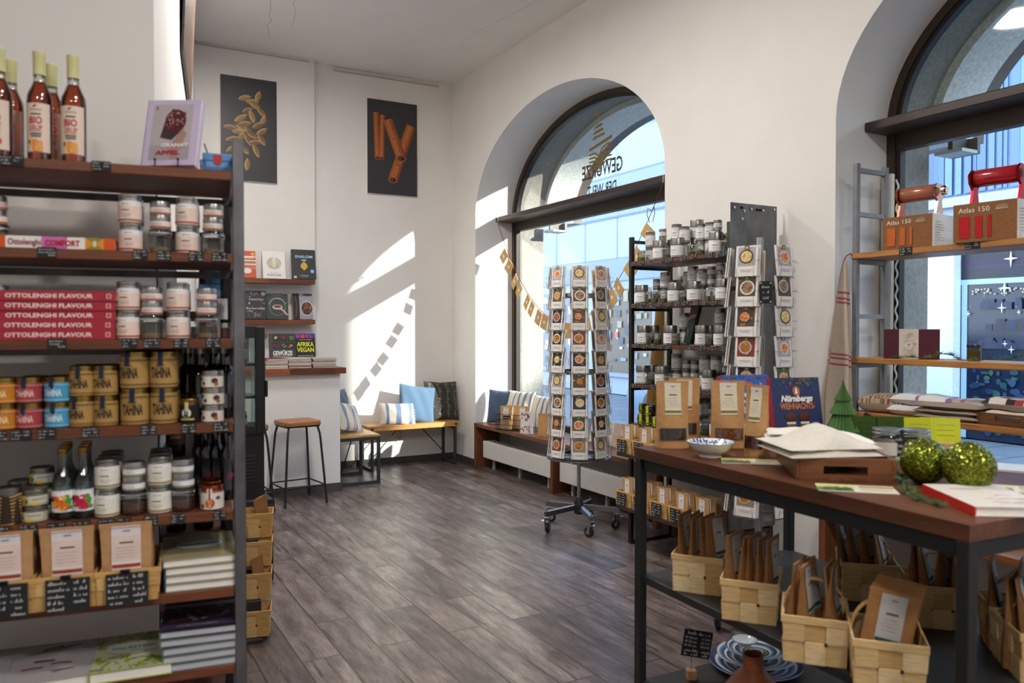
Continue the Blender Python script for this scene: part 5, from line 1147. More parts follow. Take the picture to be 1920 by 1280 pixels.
for q in range(2):
    t2 = thing('milk_carton', 'white carton with blue print, %s on the top fridge rack' % ['front', 'rear'][q], 'carton', (e.x - .085, 5.24 + q * .07, fz + .8205)); b = MB(); b.box(-.03, -.03, 0, .03, .03, .17, 'paper', 'e4ecee'); d = Draw(b, front(0, -.03)); d.rect(-.025, .12, .025, .15, '5ab0d8'); d.ell(.01, .04, .012, .012, '3a8a4a'); obj(b, 'carton', t2)
t = thing('fridge_stand', 'black steel table frame under the display fridge', 'stand', (e.x, 5.0, 0)); b = MB(); b.box(-.6, -.05, fz - .035, .035, .45, fz - .001, 'blacksteel', '1c1d1f', .003); obj(b, 'top', t)
for x in (-.57, .02):
    for y in (-.035, .435): b = MB(); b.box(x - .015, y - .015, 0, x + .015, y + .015, fz - .035, 'blacksteel', '1c1d1f', .002); obj(b, 'leg', t)
b = MB(); b.box(-.57, -.05, .0, .02, -.02, .028, 'blacksteel', '1c1d1f'); obj(b, 'cross_bar', t)
# benches
def bench(label, loc, rz, Lb, dp, H, bolts):
    t = thing('bench', label, 'bench', loc, rz)
    b = MB(); b.box(0, 0, H - .055, Lb, dp, H, 'wood_x', 'c08d4e', .004); obj(b, 'seat', t)
    for k, x in enumerate((.05, Lb - .05)):
        b = MB(); s = .028
        for y in (.02, dp - .02): b.box(x - s / 2, y - s / 2, 0, x + s / 2, y + s / 2, H - .055, 'blacksteel', '2e3230', .002)
        b.box(x - s / 2, .02, 0, x + s / 2, dp - .02, s, 'blacksteel', '2e3230'); b.box(x - s / 2, .02, H - .055 - s, x + s / 2, dp - .02, H - .055, 'blacksteel', '2e3230'); obj(b, 'leg', t)
        sgn = 1 if k == 0 else -1
        b = MB(); b.tube([(x, dp * .5, .06), (x + sgn * Lb * .33, dp * .5, H - .056)], .006, 'blacksteel', '2a2c2c', 6); obj(b, 'brace', t)
    if bolts:
        for x in (.045, Lb - .045):
            b = MB(); b.M = Matrix.Translation((x, -.0, H - .028)) @ Matrix.Rotation(pi / 2, 4, 'X'); b.lathe([(.016, 0), (.016, .003), (.010, .008), (0, .010)], 'blacksteel', '2a2c2e', 14); obj(b, 'bolt', t)
    return t
BH = .487
a_ = at(690, 800, Z=BH); bench('honey wood bench with black bolts and steel legs along the back wall', (2.76, 8.10, 0), 0, 1.07, .36, BH, True)
t = thing('bench', 'wood topped bench with black box frame beside the white counter', 'bench', (2.25, 7.50, 0)); bw, bl = .43, .58
b = MB(); b.box(.004, .004, BH - .022, bw - .004, bl, BH, 'wood_y', 'c49a62', .002); obj(b, 'seat', t)
for y in (0, bl - .03):
    b = MB(); s = .03
    for x in (0, bw - s): b.box(x, y, 0, x + s, y + s, BH - .022, 'blacksteel', '2b3230', .002)
    b.box(s, y, 0, bw - s, y + s, s, 'blacksteel', '2b3230'); b.box(s, y, BH - .052, bw - s, y + s, BH - .022, 'blacksteel', '2b3230'); obj(b, 'leg', t)
b = MB(); b.box(0, .03, BH - .052, .03, bl - .03, BH - .022, 'blacksteel', '2b3230'); b.box(bw - .03, .03, BH - .052, bw, bl - .03, BH - .022, 'blacksteel', '2b3230'); obj(b, 'side_rail', t)
b = MB(); b.tube([(.15, .05, BH - .05), (.2, bl - .03, .03)], .006, 'blacksteel', '2a2c2c', 6); obj(b, 'brace', t)
# cushions
def cushion(label, loc, rot, w, h, th, colf, mat='cloth', fringe=None, vines=False, group=None):
    t = thing('cushion', label, 'cushion', loc, rot, group); b = MB(); n = 26
    def pt(u, v, s):
        x, y = 2 * u - 1, 2 * v - 1; e = (max(0, 1 - x * x) * max(0, 1 - y * y)) ** .42
        pin = 1 - .07 * (1 - abs(x)) * abs(y) ** 3 - .0; pin2 = 1 - .07 * (1 - abs(y)) * abs(x) ** 3
        wr = .006 * sin(9 * x + 4 * y) * e
        return (x * w / 2 * pin2, s * (th / 2 * e + wr * s), h / 2 + y * h / 2 * pin)
    b.grid(lambda u, v: pt(u, v, -1), n, n, mat, 'ffffff', lambda u, v: colf(u, v)); b.grid(lambda u, v: pt(1 - u, v, 1), n, n, mat, 'ffffff', lambda u, v: colf(1 - u, v)); obj(b, 'cover', t, smooth=70)
    if fringe:
        b = MB(); rn = R(1)
        for s in (-1, 1):
            for k in range(26): z = h * (k + .5) / 26; x0 = s * w / 2 * (1 - .05); b.tube([(x0, 0, z), (x0 + s * .018, rn.uniform(-.006, .006), z + rn.uniform(-.008, .004))], .0018, 'cloth', fringe, 4)
        obj(b, 'fringe', t)
    if vines:
        b = MB(); rn = R(4); srf = lambda x, z: pt(x / w + .5, z / h, -1)
        for k in range(4):
            x0 = -w * .36 + k * w * .24; P_ = []
            for j in range(15):
                z = h * (.05 + .9 * j / 14); x = x0 + .006 * sin(j * 1.9); q = srf(x, z); P_.append((q[0], q[1] - .003, q[2]))
            b.tube(P_, .0025, 'cloth', '8a8a62', 4)
            for j in range(1, 14):
                q = P_[j]; s = 1 if j % 2 else -1; b.tube([q, (q[0] + s * .018, q[1] - .002, q[2] + .012)], .003, 'cloth', '7c8458', 4)
                if j % 3 == 1: b.ball((q[0] - s * .016, q[1] - .002, q[2] + .01), .0075, 'cloth', ['b07a6c', 'c09080'][k % 2], 7, (1, .4, 1))
        obj(b, 'embroidery', t)
    return t
def stripes(period, bands):
    def f(u, v):
        x = (u * period) % 1.0
        for a, c in bands:
            if x < a: return c
        return bands[-1][1]
    return f
BLU = '5f7a96'
cushion('charcoal cushion embroidered with flower vines in the room corner', (3.70, 8.27, BH), (radians(-14), radians(3), radians(6)), .43, .45, .13, lambda u, v: '3a3a3a', vines=True)
cushion('plain dusty blue cushion leaning between the striped and charcoal cushions', (3.34, 8.20, BH - .0), (radians(-14), radians(9), radians(0)), .44, .42, .14, lambda u, v: '58718c')
ST = [(.28, 'ddd2bd'), (.42, '7785a4'), (.5, 'ddd2bd'), (.72, 'ddd2bd'), (.76, '8e9ab4'), (.80, 'ddd2bd'), (1.1, '7785a4')]
cushion('small striped lumbar cushion lying in front of the plain blue cushion', (3.10, 8.12, BH), (radians(-18), radians(3), radians(0)), .40, .24, .11, stripes(3, [(.3, 'e0d6c4'), (.36, '8490ac'), (.42, 'e0d6c4'), (.72, '7583a2'), (1.1, 'e0d6c4')]), fringe='d8ccb8')
cushion('blue cushion with flower vines leaning beside the white counter', (2.44, 7.98, BH), (radians(-12), 0, radians(40)), .38, .42, .12, lambda u, v: '55728e', vines=True)
cushion('cream and blue striped cushion slumped on the side bench', (2.47, 7.72, BH + .01), (radians(-34), radians(14), radians(30)), .34, .34, .11, stripes(3, [(.55, 'ddd2bd'), (.66, '8592ae'), (.74, 'ddd2bd'), (.92, '8592ae'), (1.1, 'ddd2bd')]), fringe='d8ccb8')
# double socket on the back wall
for q, py in enumerate((807, 821)):
    t = thing('wall_socket', 'white wall socket under the back bench, %s of two' % ['upper', 'lower'][q], 'socket', at(749, py, Y=YB - .0005), 0, 'wall sockets'); b = MB(); b.box(-.038, -.010, -.038, .038, 0, .038, 'gloss', 'ddd8cf', .003); obj(b, 'plate', t)
    b = MB(); b.M = Matrix.Rotation(pi / 2, 4, 'X'); b.lathe([(.026, .0101), (.026, .012), (.022, .012), (.021, .0105), (0, .0104)], 'gloss', 'c4bfb6', 18); b.M = None
    for s in (-1, 1): b.ball((s * .009, -.0106, 0), .003, 'matte', '2a2a2a', 6)
    obj(b, 'insert', t)
# ================================================================ window seat of the first window
SX, SZ = 3.90, .487
def window_bench(label, y0, y1, X0, mids):
    t = thing('window_bench', label, 'bench', (X0, y1, 0)); b = MB(); b.box(0, y0 - y1, SZ - .04, XF - X0 - .03, 0, SZ, 'wood_y', '7a4a2c', .003); obj(b, 'seat', t)
    for y in [-.0] + [m - y1 for m in mids]:
        b = MB(); b.box(.003, y - .045, 0, .30, y, SZ - .04, 'wood_z', '6b3f26', .002); obj(b, 'leg', t)
    return t
window_bench('dark wood window seat under the first arched window', 4.72, 7.885, SX, (6.29, 4.8))
for q, (y0, y1) in enumerate(((6.34, 7.76), (4.88, 6.2))):
    t = thing('convector_heater', 'low white convector heater under the window seat, %s' % ('far one with the cushions above it' if q == 0 else 'near one by the spice shelf'), 'heater', (SX + .05, (y0 + y1) / 2, 0)); b = MB(); b.box(0, y0 - (y0 + y1) / 2, .12, .13, y1 - (y0 + y1) / 2, .30, 'satin', 'dedcd8', .004)
    for k in range(18): yy = (y0 - y1) / 2 * .94 + k * (y1 - y0) * .94 / 18; b.box(.03, yy, .298, .1, yy + .02, .3012, 'matte', '5a5a58')
    obj(b, 'casing', t)
    for k in range(3): b = MB(); yy = (k - 1) * (y1 - y0) * .4; b.box(.05, yy - .014, 0, .08, yy + .014, .119, 'satin', 'a9a7a2', .003); obj(b, 'foot', t)
WS = [(.5, 'e4ddd0'), (.6, '8c93a4'), (.68, 'e4ddd0'), (.9, '8c93a4'), (1.1, 'e4ddd0')]
cushion('dark blue cushion at the far end of the window seat', (4.12, 7.66, SZ), (radians(-8), 0, radians(-62)), .38, .37, .11, lambda u, v: '4f617c')
cushion('cream cushion with blue stripes standing behind the wire basket', (4.18, 7.42, SZ), (radians(-14), 0, radians(-72)), .40, .38, .12, stripes(5, [(.5, 'e4ddd0'), (.62, '7f889c'), (.7, 'e4ddd0'), (.86, '7f889c'), (1.1, 'e4ddd0')]))
cushion('cream cushion with blue stripes leaning behind the flowered bag', (4.20, 6.95, SZ), (radians(-14), 0, radians(-78)), .40, .36, .12, stripes(5, [(.5, 'e4ddd0'), (.62, '7f889c'), (.7, 'e4ddd0'), (.86, '7f889c'), (1.1, 'e4ddd0')]))
t = thing('wire_basket', 'black wire basket of kraft bags on the window seat', 'basket', (4.0, 7.16, SZ + .002), radians(-62)); b = MB(); w, d_, h = .30, .24, .165
for k in range(15): x = -w / 2 + w * k / 14; b.tube([(x, -d_ / 2, h), (x, -d_ / 2, 0), (x, d_ / 2, 0), (x, d_ / 2, h)], .0022, 'blacksteel', '1a1b1d', 4)
for k in range(12): y = -d_ / 2 + d_ * k / 11; b.tube([(-w / 2, y, h), (-w / 2, y, 0), (w / 2, y, 0), (w / 2, y, h)], .0022, 'blacksteel', '1a1b1d', 4)
for z in (0.003, .055, .11, h): b.tube([(-w / 2, -d_ / 2, z), (w / 2, -d_ / 2, z), (w / 2, d_ / 2, z), (-w / 2, d_ / 2, z)], .003, 'blacksteel', '1a1b1d', 5, True)
obj(b, 'wire_body', t); b = MB(); b.box(-.05, -d_ / 2 - .005, .12, .04, -d_ / 2 - .003, .155, 'matte', CHALK); d = Draw(b, front(0, -d_ / 2 - .005)); d.scrib(-.04, .13, .07, .014, 'd0d0d0', R(1)); obj(b, 'chalk_label', t)
kb = bag_maker(.15, .235, .06, 8, '8a7a34', 'e6e0d4', .42, (.38, .95), kraft='c8a070')
for q, (dx, dy) in enumerate(((-.07, -.03), (-.06, .06), (.08, .05))):
    a = radians(-62); place('winbag', kb, 'kraft bag with pale label in the black wire basket, %s' % ['front left', 'rear left', 'rear right'][q], (4.0 + dx * cos(a) - dy * sin(a), 7.16 + dx * sin(a) + dy * cos(a), SZ + .008), (0, 0, a), 'kraft bags in the wire basket')
def flowered(): 
    t = bag_maker(.15, .215, .07, 12, labw=0, kraft='e4dedc', name='flowered_bag')(); t.name = 'flowered_bag'; b = MB(); rn = R(6); d = Draw(b, plane((0, -.041, 0), (1, 0, 0), (0, .19, 1)), mat='paper')
    for k in range(26):
        x, y = rn.uniform(-.06, .06), rn.choice([rn.uniform(.02, .08), rn.uniform(.12, .2)]); d.ell(x, y, .008, .006, rn.choice(['8a2c34', 'a04048', '6a2a30', '4a3a3a']), 7); d.line([(x, y), (x + rn.uniform(-.015, .015), y + .02)], .0015, '5a4440')
    d.rect(-.01, .13, .02, .15, '9a9090'); obj(b, 'print', t); return t
place('flb', flowered, 'white paper bag printed with dark red flowers', (3.97, 6.84, SZ + .001), (0, 0, radians(-66)))
place('win2', bag_maker(.13, .22, .09, 14, labw=0, kraft='c0945c'), 'plain kraft bag on the window seat right of the flowered bag', (4.02, 6.58, SZ + .001), (0, 0, radians(-40)))
for q in range(5):
    book('magazine on the window seat, %s of five in the pile by the spice shelf' % ['lowest', 'second', 'third', 'fourth', 'topmost'][q], .21, .28, .008, ['b9a8a0', 'd8d2ca', '8a4a50', 'c9c4bc', 'e0dcd6'][q], (4.06 + .012 * q, 5.02 - .01 * q, SZ + .0005 + q * .0086), radians(-80 + 7 * q), None, None, 'magazines on the window seat')
for q in range(7):
    y = 5.55 + q * .11; book('thin booklet leaning on the first window, %s from the spice shelf' % ORD[q], .15, .21, .006, ['d6d4d0', 'c9b8a8', 'e2e0dc', 'a85a50', 'dcdad4', '7a8a9a', 'd8ceb8'][q], (4.2, y, SZ + .001), (radians(76), 0, radians(-90 + q * 3)), None, None, 'booklets on the window seat')
# garland of little kraft bags under the ledge
t = thing('paper_bag_garland', 'garland of small kraft paper bags on red string across the window', 'garland', (4.2, 6.3, 2.7)); XG = XF - .235
ga = Vector((XG + .04, 7.80, 2.705)); gb = Vector((XG + .04, 4.99, 2.72)); pts = []
for k in range(61): s = k / 60; pts.append(Vector((XG, ga.y + (gb.y - ga.y) * s, 2.70 - 4 * 1.12 * s * (1 - s) + (.0))) - Vector(t.location))
b = MB(); b.tube(pts, .003, 'cloth', '7a2430', 5); b.tube([pts[0], pts[0] + Vector((.0, .0, .06))], .004, 'cloth', 'd8ccb4', 5); b.tube([pts[-1], pts[-1] + Vector((.0, 0, .06))], .004, 'cloth', 'd8ccb4', 5)
for s in (-1, 1): b.tube([pts[-4], pts[-4] + Vector((-.01, s * .04, .03)), pts[-4] + Vector((-.01, s * .05, -.02)), pts[-4] + Vector((-.008, s * .02, -.09))], .003, 'cloth', '7a2430', 5)
obj(b, 'string', t); rn = R(13)
for k in range(21):
    i = 5 + int(k * 50 / 20); p = pts[i]; dz = (pts[i + 1] - pts[i - 1]).normalized(); dn_ = Vector((0, dz.z, -dz.y)); dn_ = dn_ if dn_.z < 0 else -dn_
    b = MB(); f = Vector((1, 0, 0)); w, h = .105, .145; ty = dz * (w / 2)
    o0 = p + Vector((rn.uniform(-.02, .0), 0, 0)); tw = rn.uniform(-.25, .25); ty = ty * cos(tw) + f * (w / 2) * sin(tw)
    q = [o0 - ty, o0 + ty, o0 + ty + dn_ * h, o0 - ty + dn_ * h]; nn_ = ty.cross(dn_).normalized() * .006; nn_ = nn_ if nn_.x < 0 else -nn_
    b.add(q + [v + nn_ for v in q], [(3, 2, 1, 0), (4, 5, 6, 7), (0, 1, 5, 4), (1, 2, 6, 5), (2, 3, 7, 6), (3, 0, 4, 7)], 'kraft', 'cba46a')
    c = (q[0] + q[2]) / 2 + nn_ * 1.1; u1, u2 = ty.normalized(), dn_; b.add([c + (u1 * cos(a * pi / 6) + u2 * sin(a * pi / 6)) * .018 for a in range(12)], [tuple(range(12))], 'paper', 'ece8e0'); obj(b, 'paper_bag', t)
t = thing('paper_roll', 'tall roll of brown wrapping paper leaning behind the spice shelf', 'paper roll', (4.06, 5.06, SZ)); b = MB(); b.tube([(0, 0, .0), (.06, -.13, 1.32)], .055, 'kraft', '9a7438', 14); b.tube([(.02, -.05, .0), (-.0, -.16, 1.28)], .03, 'kraft', '84602c', 10); obj(b, 'roll', t)
# ================================================================ spice shelf against the wall between the windows
RX, RY0, RY1 = 3.49, 3.57, 4.565         # front plane; near end; far end
def rp(px, off): d = ray(px, 612); k = (RX + off) / d.x; return d.y * k      # Y of a pixel column on the plane RX+off
RZ = [2.005, 1.71, 1.425, 1.145, .862, .66, .285]
RN = ['top', 'second', 'third', 'fourth', 'fifth', 'sixth', 'lowest']
t = thing('spice_shelf', 'dark steel and wood shelf of spice jars on the wall between the windows', 'shelf', (RX, RY1, 0), 0)
for (x, y) in ((0, 0), (.35, 0), (0, RY0 - RY1 + .03), (.35, RY0 - RY1 + .03)):
    b = MB(); b.box(x, y, 0, x + .03, y - .03, 2.185, 'rawsteel', '4a4845', .002); obj(b, 'post', t)
for z in RZ[:5]: b = MB(); b.box(.002, -.004, z - .026, .36, RY0 - RY1 + .004, z, 'wood_y', '5f3622', .002); obj(b, 'board', t)
for z in RZ[5:]: b = MB(); b.box(-.10, .004, z - .024, .36, RY0 - RY1 + .004, z, 'wood_y', '3c2a20', .002); obj(b, 'board', t)
for z in RZ + [2.19, .05]:
    b = MB(); b.box(.028, -.027, z - .05, .352, -.003, z - .028, 'rawsteel', '45433f'); obj(b, 'rail', t)
b = MB(); b.box(0, RY0 - RY1 - .004, .3, .39, RY0 - RY1 - .001, 2.30, 'rawsteel', '74777b'); pn = obj(b, 'side_panel', t)
b = MB(); rn = R(4)
for x, z in ((.03, 2.27), (.09, 2.272), (.11, 2.255), (.17, 2.27), (.22, 2.268), (.245, 2.268), (.27, 2.268), (.365, 2.28), (.095, 2.205)): b.M = Matrix.Translation((x, RY0 - RY1 - .004, z)) @ Matrix.Rotation(pi / 2, 4, 'X'); b.lathe([(.008, 0), (.008, .005), (0, .005)], 'metal', rn.choice(['d0d0d0', '2a2a2c', 'c0c0c0']), 10)
obj(b, 'magnets', pn)
GS = '1f4a34'
mk2 = {
 'wide': jar_maker('wide_spice_tin', 'jar', .046, .132, .048, .0455, '8f8c88', lab=(.006, .080, 3.6, 'e4e4e3'), draw=spice_label(GS, '2c2c2c', name_seed=11, stripe_h=.06), kind='tin', fill=('4a4434', .85)),
 'tall': jar_maker('tall_spice_jar', 'jar', .036, .108, .021, .035, '96948f', lab=(.005, .080, 4.0, 'e2e2e1'), draw=spice_label(GS, '2c2c2c', name_seed=12, stripe_h=.06), bodycol='b5b4ae'),
 'small': jar_maker('small_spice_jar', 'jar', .0265, .058, .017, .0262, '989691', lab=(.004, .036, 3.8, 'dededd'), draw=spice_label(GS, '2c2c2c', name_seed=13, stripe_h=.1), bodycol='84827c'),
 'clip': jar_maker('clip_jar', 'jar', .028, .080, .010, .0285, 'd0d0cc', fill=('8a6a34', .4), kind='flip'),
 'clip_g': jar_maker('clip_jar', 'jar', .028, .080, .010, .0285, 'd0d0cc', fill=('55582c', .45), kind='flip'),
}
def yel(d, r, z0, z1, w): d.rect(-r * .3, z0, r * .3, z1 + .018, 'c8cc1c', 3); d.ell(0, z0 + .011, r * .75, .013, 'c8cc1c', 14); d.ell(0, z0 + .011, r * .3, .006, '7a7c10', 10)
mk2['yellow'] = jar_maker('yellow_tag_jar', 'jar', .029, .066, .014, .0275, '7a7874', lab=(.004, .046, 2.2, '3a3828'), draw=yel, bodycol='33301f')
HG2 = {'wide': .132, 'tall': .108, 'small': .058, 'clip': .08, 'clip_g': .08, 'yellow': .066}
DS2 = {'wide': 'wide spice tin with brushed lid', 'tall': 'tall white labelled spice jar', 'small': 'small white labelled spice jar', 'clip': 'glass clip jar of brown spice', 'clip_g': 'glass clip jar of green herb', 'yellow': 'dark jar with yellow tag'}
def rstack(i, items, off, row):
    cnt = {}
    for px, kinds in items:
        y = rp(px, off); z = RZ[i] + .0005
        for j, k in enumerate(kinds):
            cnt[k, j] = cnt.get((k, j), 0) + 1
            lv = '' if len(kinds) == 1 else ('lower ', 'upper ', 'topmost ')[j]
            place('r' + k, mk2[k], '%s%s, %s from left, %s row, %s wall shelf board' % (lv, DS2[k], ORD[cnt[k, j] - 1], row, RN[i]), (RX + off, y, z), (0, 0, radians(-62) + R(px * 3 + j).uniform(-.25, .25)), 'jars on the %s board of the wall shelf' % RN[i]); z += HG2[k] + .0006
F_, M_, B_ = .045, .14, .235
rstack(0, [(1202, ['clip']), (1236, ['wide']), (1250, ['clip']), (1270, ['wide']), (1296, ['clip']), (1313, ['clip']), (1342, ['wide']), (1362, ['clip_g'])], F_, 'front')
rstack(0, [(1219, ['tall', 'tall']), (1242, ['tall', 'small', 'small']), (1268, ['wide', 'tall']), (1283, ['tall', 'tall']), (1314, ['tall', 'tall']), (1331, ['tall', 'tall']), (1345, ['tall', 'small', 'small']), (1363, ['wide'])], M_, 'middle')
rstack(0, [(1306, ['wide', 'wide']), (1255, ['tall']), (1325, ['wide'])], B_, 'rear')
rstack(1, [(1203, ['wide']), (1216, ['clip']), (1227, ['clip']), (1244, ['clip']), (1264, ['wide']), (1281, ['clip_g']), (1301, ['wide']), (1328, ['clip']), (1340, ['clip']), (1355, ['wide'])], F_, 'front')
rstack(1, [(1231, ['small', 'small', 'small']), (1247, ['tall', 'tall']), (1299, ['wide', 'tall']), (1316, ['tall', 'tall']), (1334, ['tall', 'small', 'small']), (1352, ['wide', 'small', 'small'])], M_, 'middle')
rstack(1, [(1262, ['tall', 'small']), (1276, ['tall', 'small']), (1290, ['tall', 'tall'])], B_, 'rear')
rstack(2, [(1207, ['wide']), (1219, ['clip_g']), (1233, ['clip_g']), (1257, ['wide']), (1267, ['clip']), (1317, ['wide']), (1331, ['clip_g']), (1352, ['wide']), (1364, ['clip'])], F_, 'front')
rstack(2, [(1225, ['wide']), (1283, ['tall', 'tall']), (1330, ['wide']), (1350, ['wide', 'tall'])], M_, 'middle')
rstack(3, [(1205, ['wide']), (1220, ['clip_g']), (1241, ['wide']), (1254, ['clip']), (1286, ['clip_g']), (1304, ['clip_g']), (1330, ['wide']), (1348, ['clip'])], F_, 'front')
rstack(3, [(1222, ['wide']), (1247, ['wide']), (1269, ['tall', 'tall']), (1288, ['small', 'small', 'small']), (1303, ['small', 'small', 'small']), (1322, ['tall', 'tall']), (1343, ['tall', 'tall']), (1362, ['tall', 'small', 'small'])], M_, 'middle')
rstack(4, [(1203, ['yellow']), (1217, ['yellow', 'yellow']), (1230, ['yellow']), (1308, ['tall', 'tall']), (1324, ['clip_g']), (1345, ['wide'])], F_, 'front')
rstack(4, [(1206, ['yellow', 'yellow']), (1222, ['yellow', 'yellow']), (1260, ['wide']), (1285, ['wide']), (1322, ['tall', 'tall']), (1336, ['small', 'small', 'small']), (1352, ['tall', 'small'])], M_, 'middle')
t = thing('dark_carton', 'slim dark green gift carton leaning on the third board of the wall shelf', 'carton', (RX + .10, rp(1291, .10), RZ[2] + .014), (0, 0, radians(-70))); b = MB(); b.M = Matrix.Rotation(radians(14), 4, 'Y'); b.box(-.026, -.026, 0, .026, .026, .285, 'coated', '22312a', .002); d = Draw(b, front(0, -.026), mat='coated'); d.poly([(-.026, .15), (.026, .19), (.026, .225), (-.026, .17)], '8a6a4a'); d.rect(-.026, .20, .026, .285, '4a3a2c'); d.rect(-.015, .05, -.005, .1, '4a5a50'); obj(b, 'carton', t)
rn = R(5); xs = {0: [1188, 1203, 1217, 1240, 1256, 1281, 1300, 1330, 1346, 1358], 1: [1188, 1205, 1221, 1237, 1255, 1270, 1286, 1304, 1322, 1339, 1357], 2: [1194, 1210, 1225, 1241, 1254, 1297, 1318, 1338, 1357], 3: [1190, 1208, 1224, 1310, 1330], 4: [1189, 1207, 1222, 1300]}
for i, q in xs.items():
    for k, px in enumerate(q): chalk('tiny chalk price tag, %s from left, %s wall shelf board' % (ORD[k], RN[i]), (RX + .0015, rp(px, 0), RZ[i] - .006 - .008 * rn.random()), radians(-90), .052, .034, k % 5, 'chalk tags on the wall shelf')
# chip baskets with kraft bags on the two lowest boards
bw2 = basket_maker(.165, .22, .105, 0, 15, 3, .95)
kb2 = bag_maker(.12, .19, .035, 21, '1f5a44', 'e8e6e4', .40, (.36, .96), crown=False, kraft='c29a68')
for i in (5, 6):
    for q in range(5):
        y = RY1 - .06 - q * .19; c = Vector((RX + .015, y, RZ[i] + .0005)); lab = '%s basket from left, %s wall shelf board' % (ORD[q], RN[i])
        place('wsb', bw2, 'chip basket of kraft bags, %s' % lab.replace(' basket', ''), c, radians(-90 + 4), 'chip baskets on the wall shelf')
        for j in range(3): place('wsk', kb2, 'kraft bag with green striped label, %s in %s' % (['frontmost', 'middle', 'rearmost'][j], lab), c + Vector((-.05 + .05 * j, .0, .006)), (radians(5), 0, radians(-88 + j * 3)), 'kraft bags on the wall shelf')
        chalk('chalk price board on %s' % lab, c + Vector((-.120, .0, .052)), radians(-86), .095, .088, 60 + q, 'chalk boards on the wall shelf')
# ================================================================ card racks
BGN = {'3a2a28': 'brown', '2e3a52': 'navy', '8a3a34': 'red', '5a4a3c': 'umber', 'c9c4c0': 'white', '4a5a3c': 'green', '9a8a74': 'beige', '2a2c34': 'black', '6a3040': 'plum', 'b0aab0': 'grey'}
def card_bg(seed): return R(seed).choice(list(BGN))
def card_maker(seed):
    def make():
        rn = R(seed); b = MB(); w, h = .118, .158; b.box(-w / 2, -.0035, 0, w / 2, .0035, h, 'paper', 'e6e3df', .0005)
        d = Draw(b, front(0, -.0035), eps=.0003, mat='coated'); x0, x1, y0, y1 = -w * .40, w * .40, h * .33, h * .95
        bg = rn.choice(list(BGN)); pl = rn.choice(['e2dfda', 'd0d4dc', '3a4450', 'c8b8a0', 'b9c4c8']); fd = rn.choice([['c98a2c', 'd8a83c', 'a86a28'], ['8a4a2c', 'a8623c', '6a3824'], ['5a7a34', '7a9a48', 'b84a34'], ['b8402c', 'd0683c', 'e0a060'], ['5a4434', '7a5c44', 'a08060'], ['d8b060', 'c89850', 'e4cc8c']])
        d.rect(x0, y0, x1, y1, bg); cx, cy = rn.uniform(-.06, .06) * w, h * rn.uniform(.60, .66); r = w * rn.uniform(.27, .335)
        for k in range(5): d.ell(rn.uniform(x0 + .008, x1 - .008), rn.uniform(y0 + .008, y1 - .008), .007, .006, rn.choice(fd), 8)
        d.ell(cx, cy, r, r * .95, pl, 18); d.ell(cx, cy, r * .8, r * .76, fd[2], 16)
        for k in range(16): a = rn.uniform(0, 6.3); q = r * .68 * rn.random() ** .5; d.ell(cx + q * cos(a), cy + q * sin(a) * .95, r * .17, r * .12, rn.choice(fd), 7, rot=a)
        d.rect(-.013, h * .86, .013, h * 1.0, '7a7434'); d.ell(0, h * .93, .006, .005, 'c9c4a0', 8)
        d.rect(-w * .28, h * .20, w * .28, h * .213, '8a8684'); d.rect(-w * .22, h * .15, w * .22, h * .163, '8a8684')
        d = Draw(b, plane((0, .0035, 0), (-1, 0, 0), (0, 0, 1)), eps=.0003); d.rect(-w * .45, h * .08, w * .45, h * .92, ['c8a478', 'b98f5c', 'd6cfc6'][seed % 3]); d.rect(-w * .3, h * .4, w * .3, h * .7, 'a87c4a' if seed % 3 < 2 else 'a9a4a0')
        o = obj(b, 'recipe_card'); o['category'] = 'card'; return o
    return make
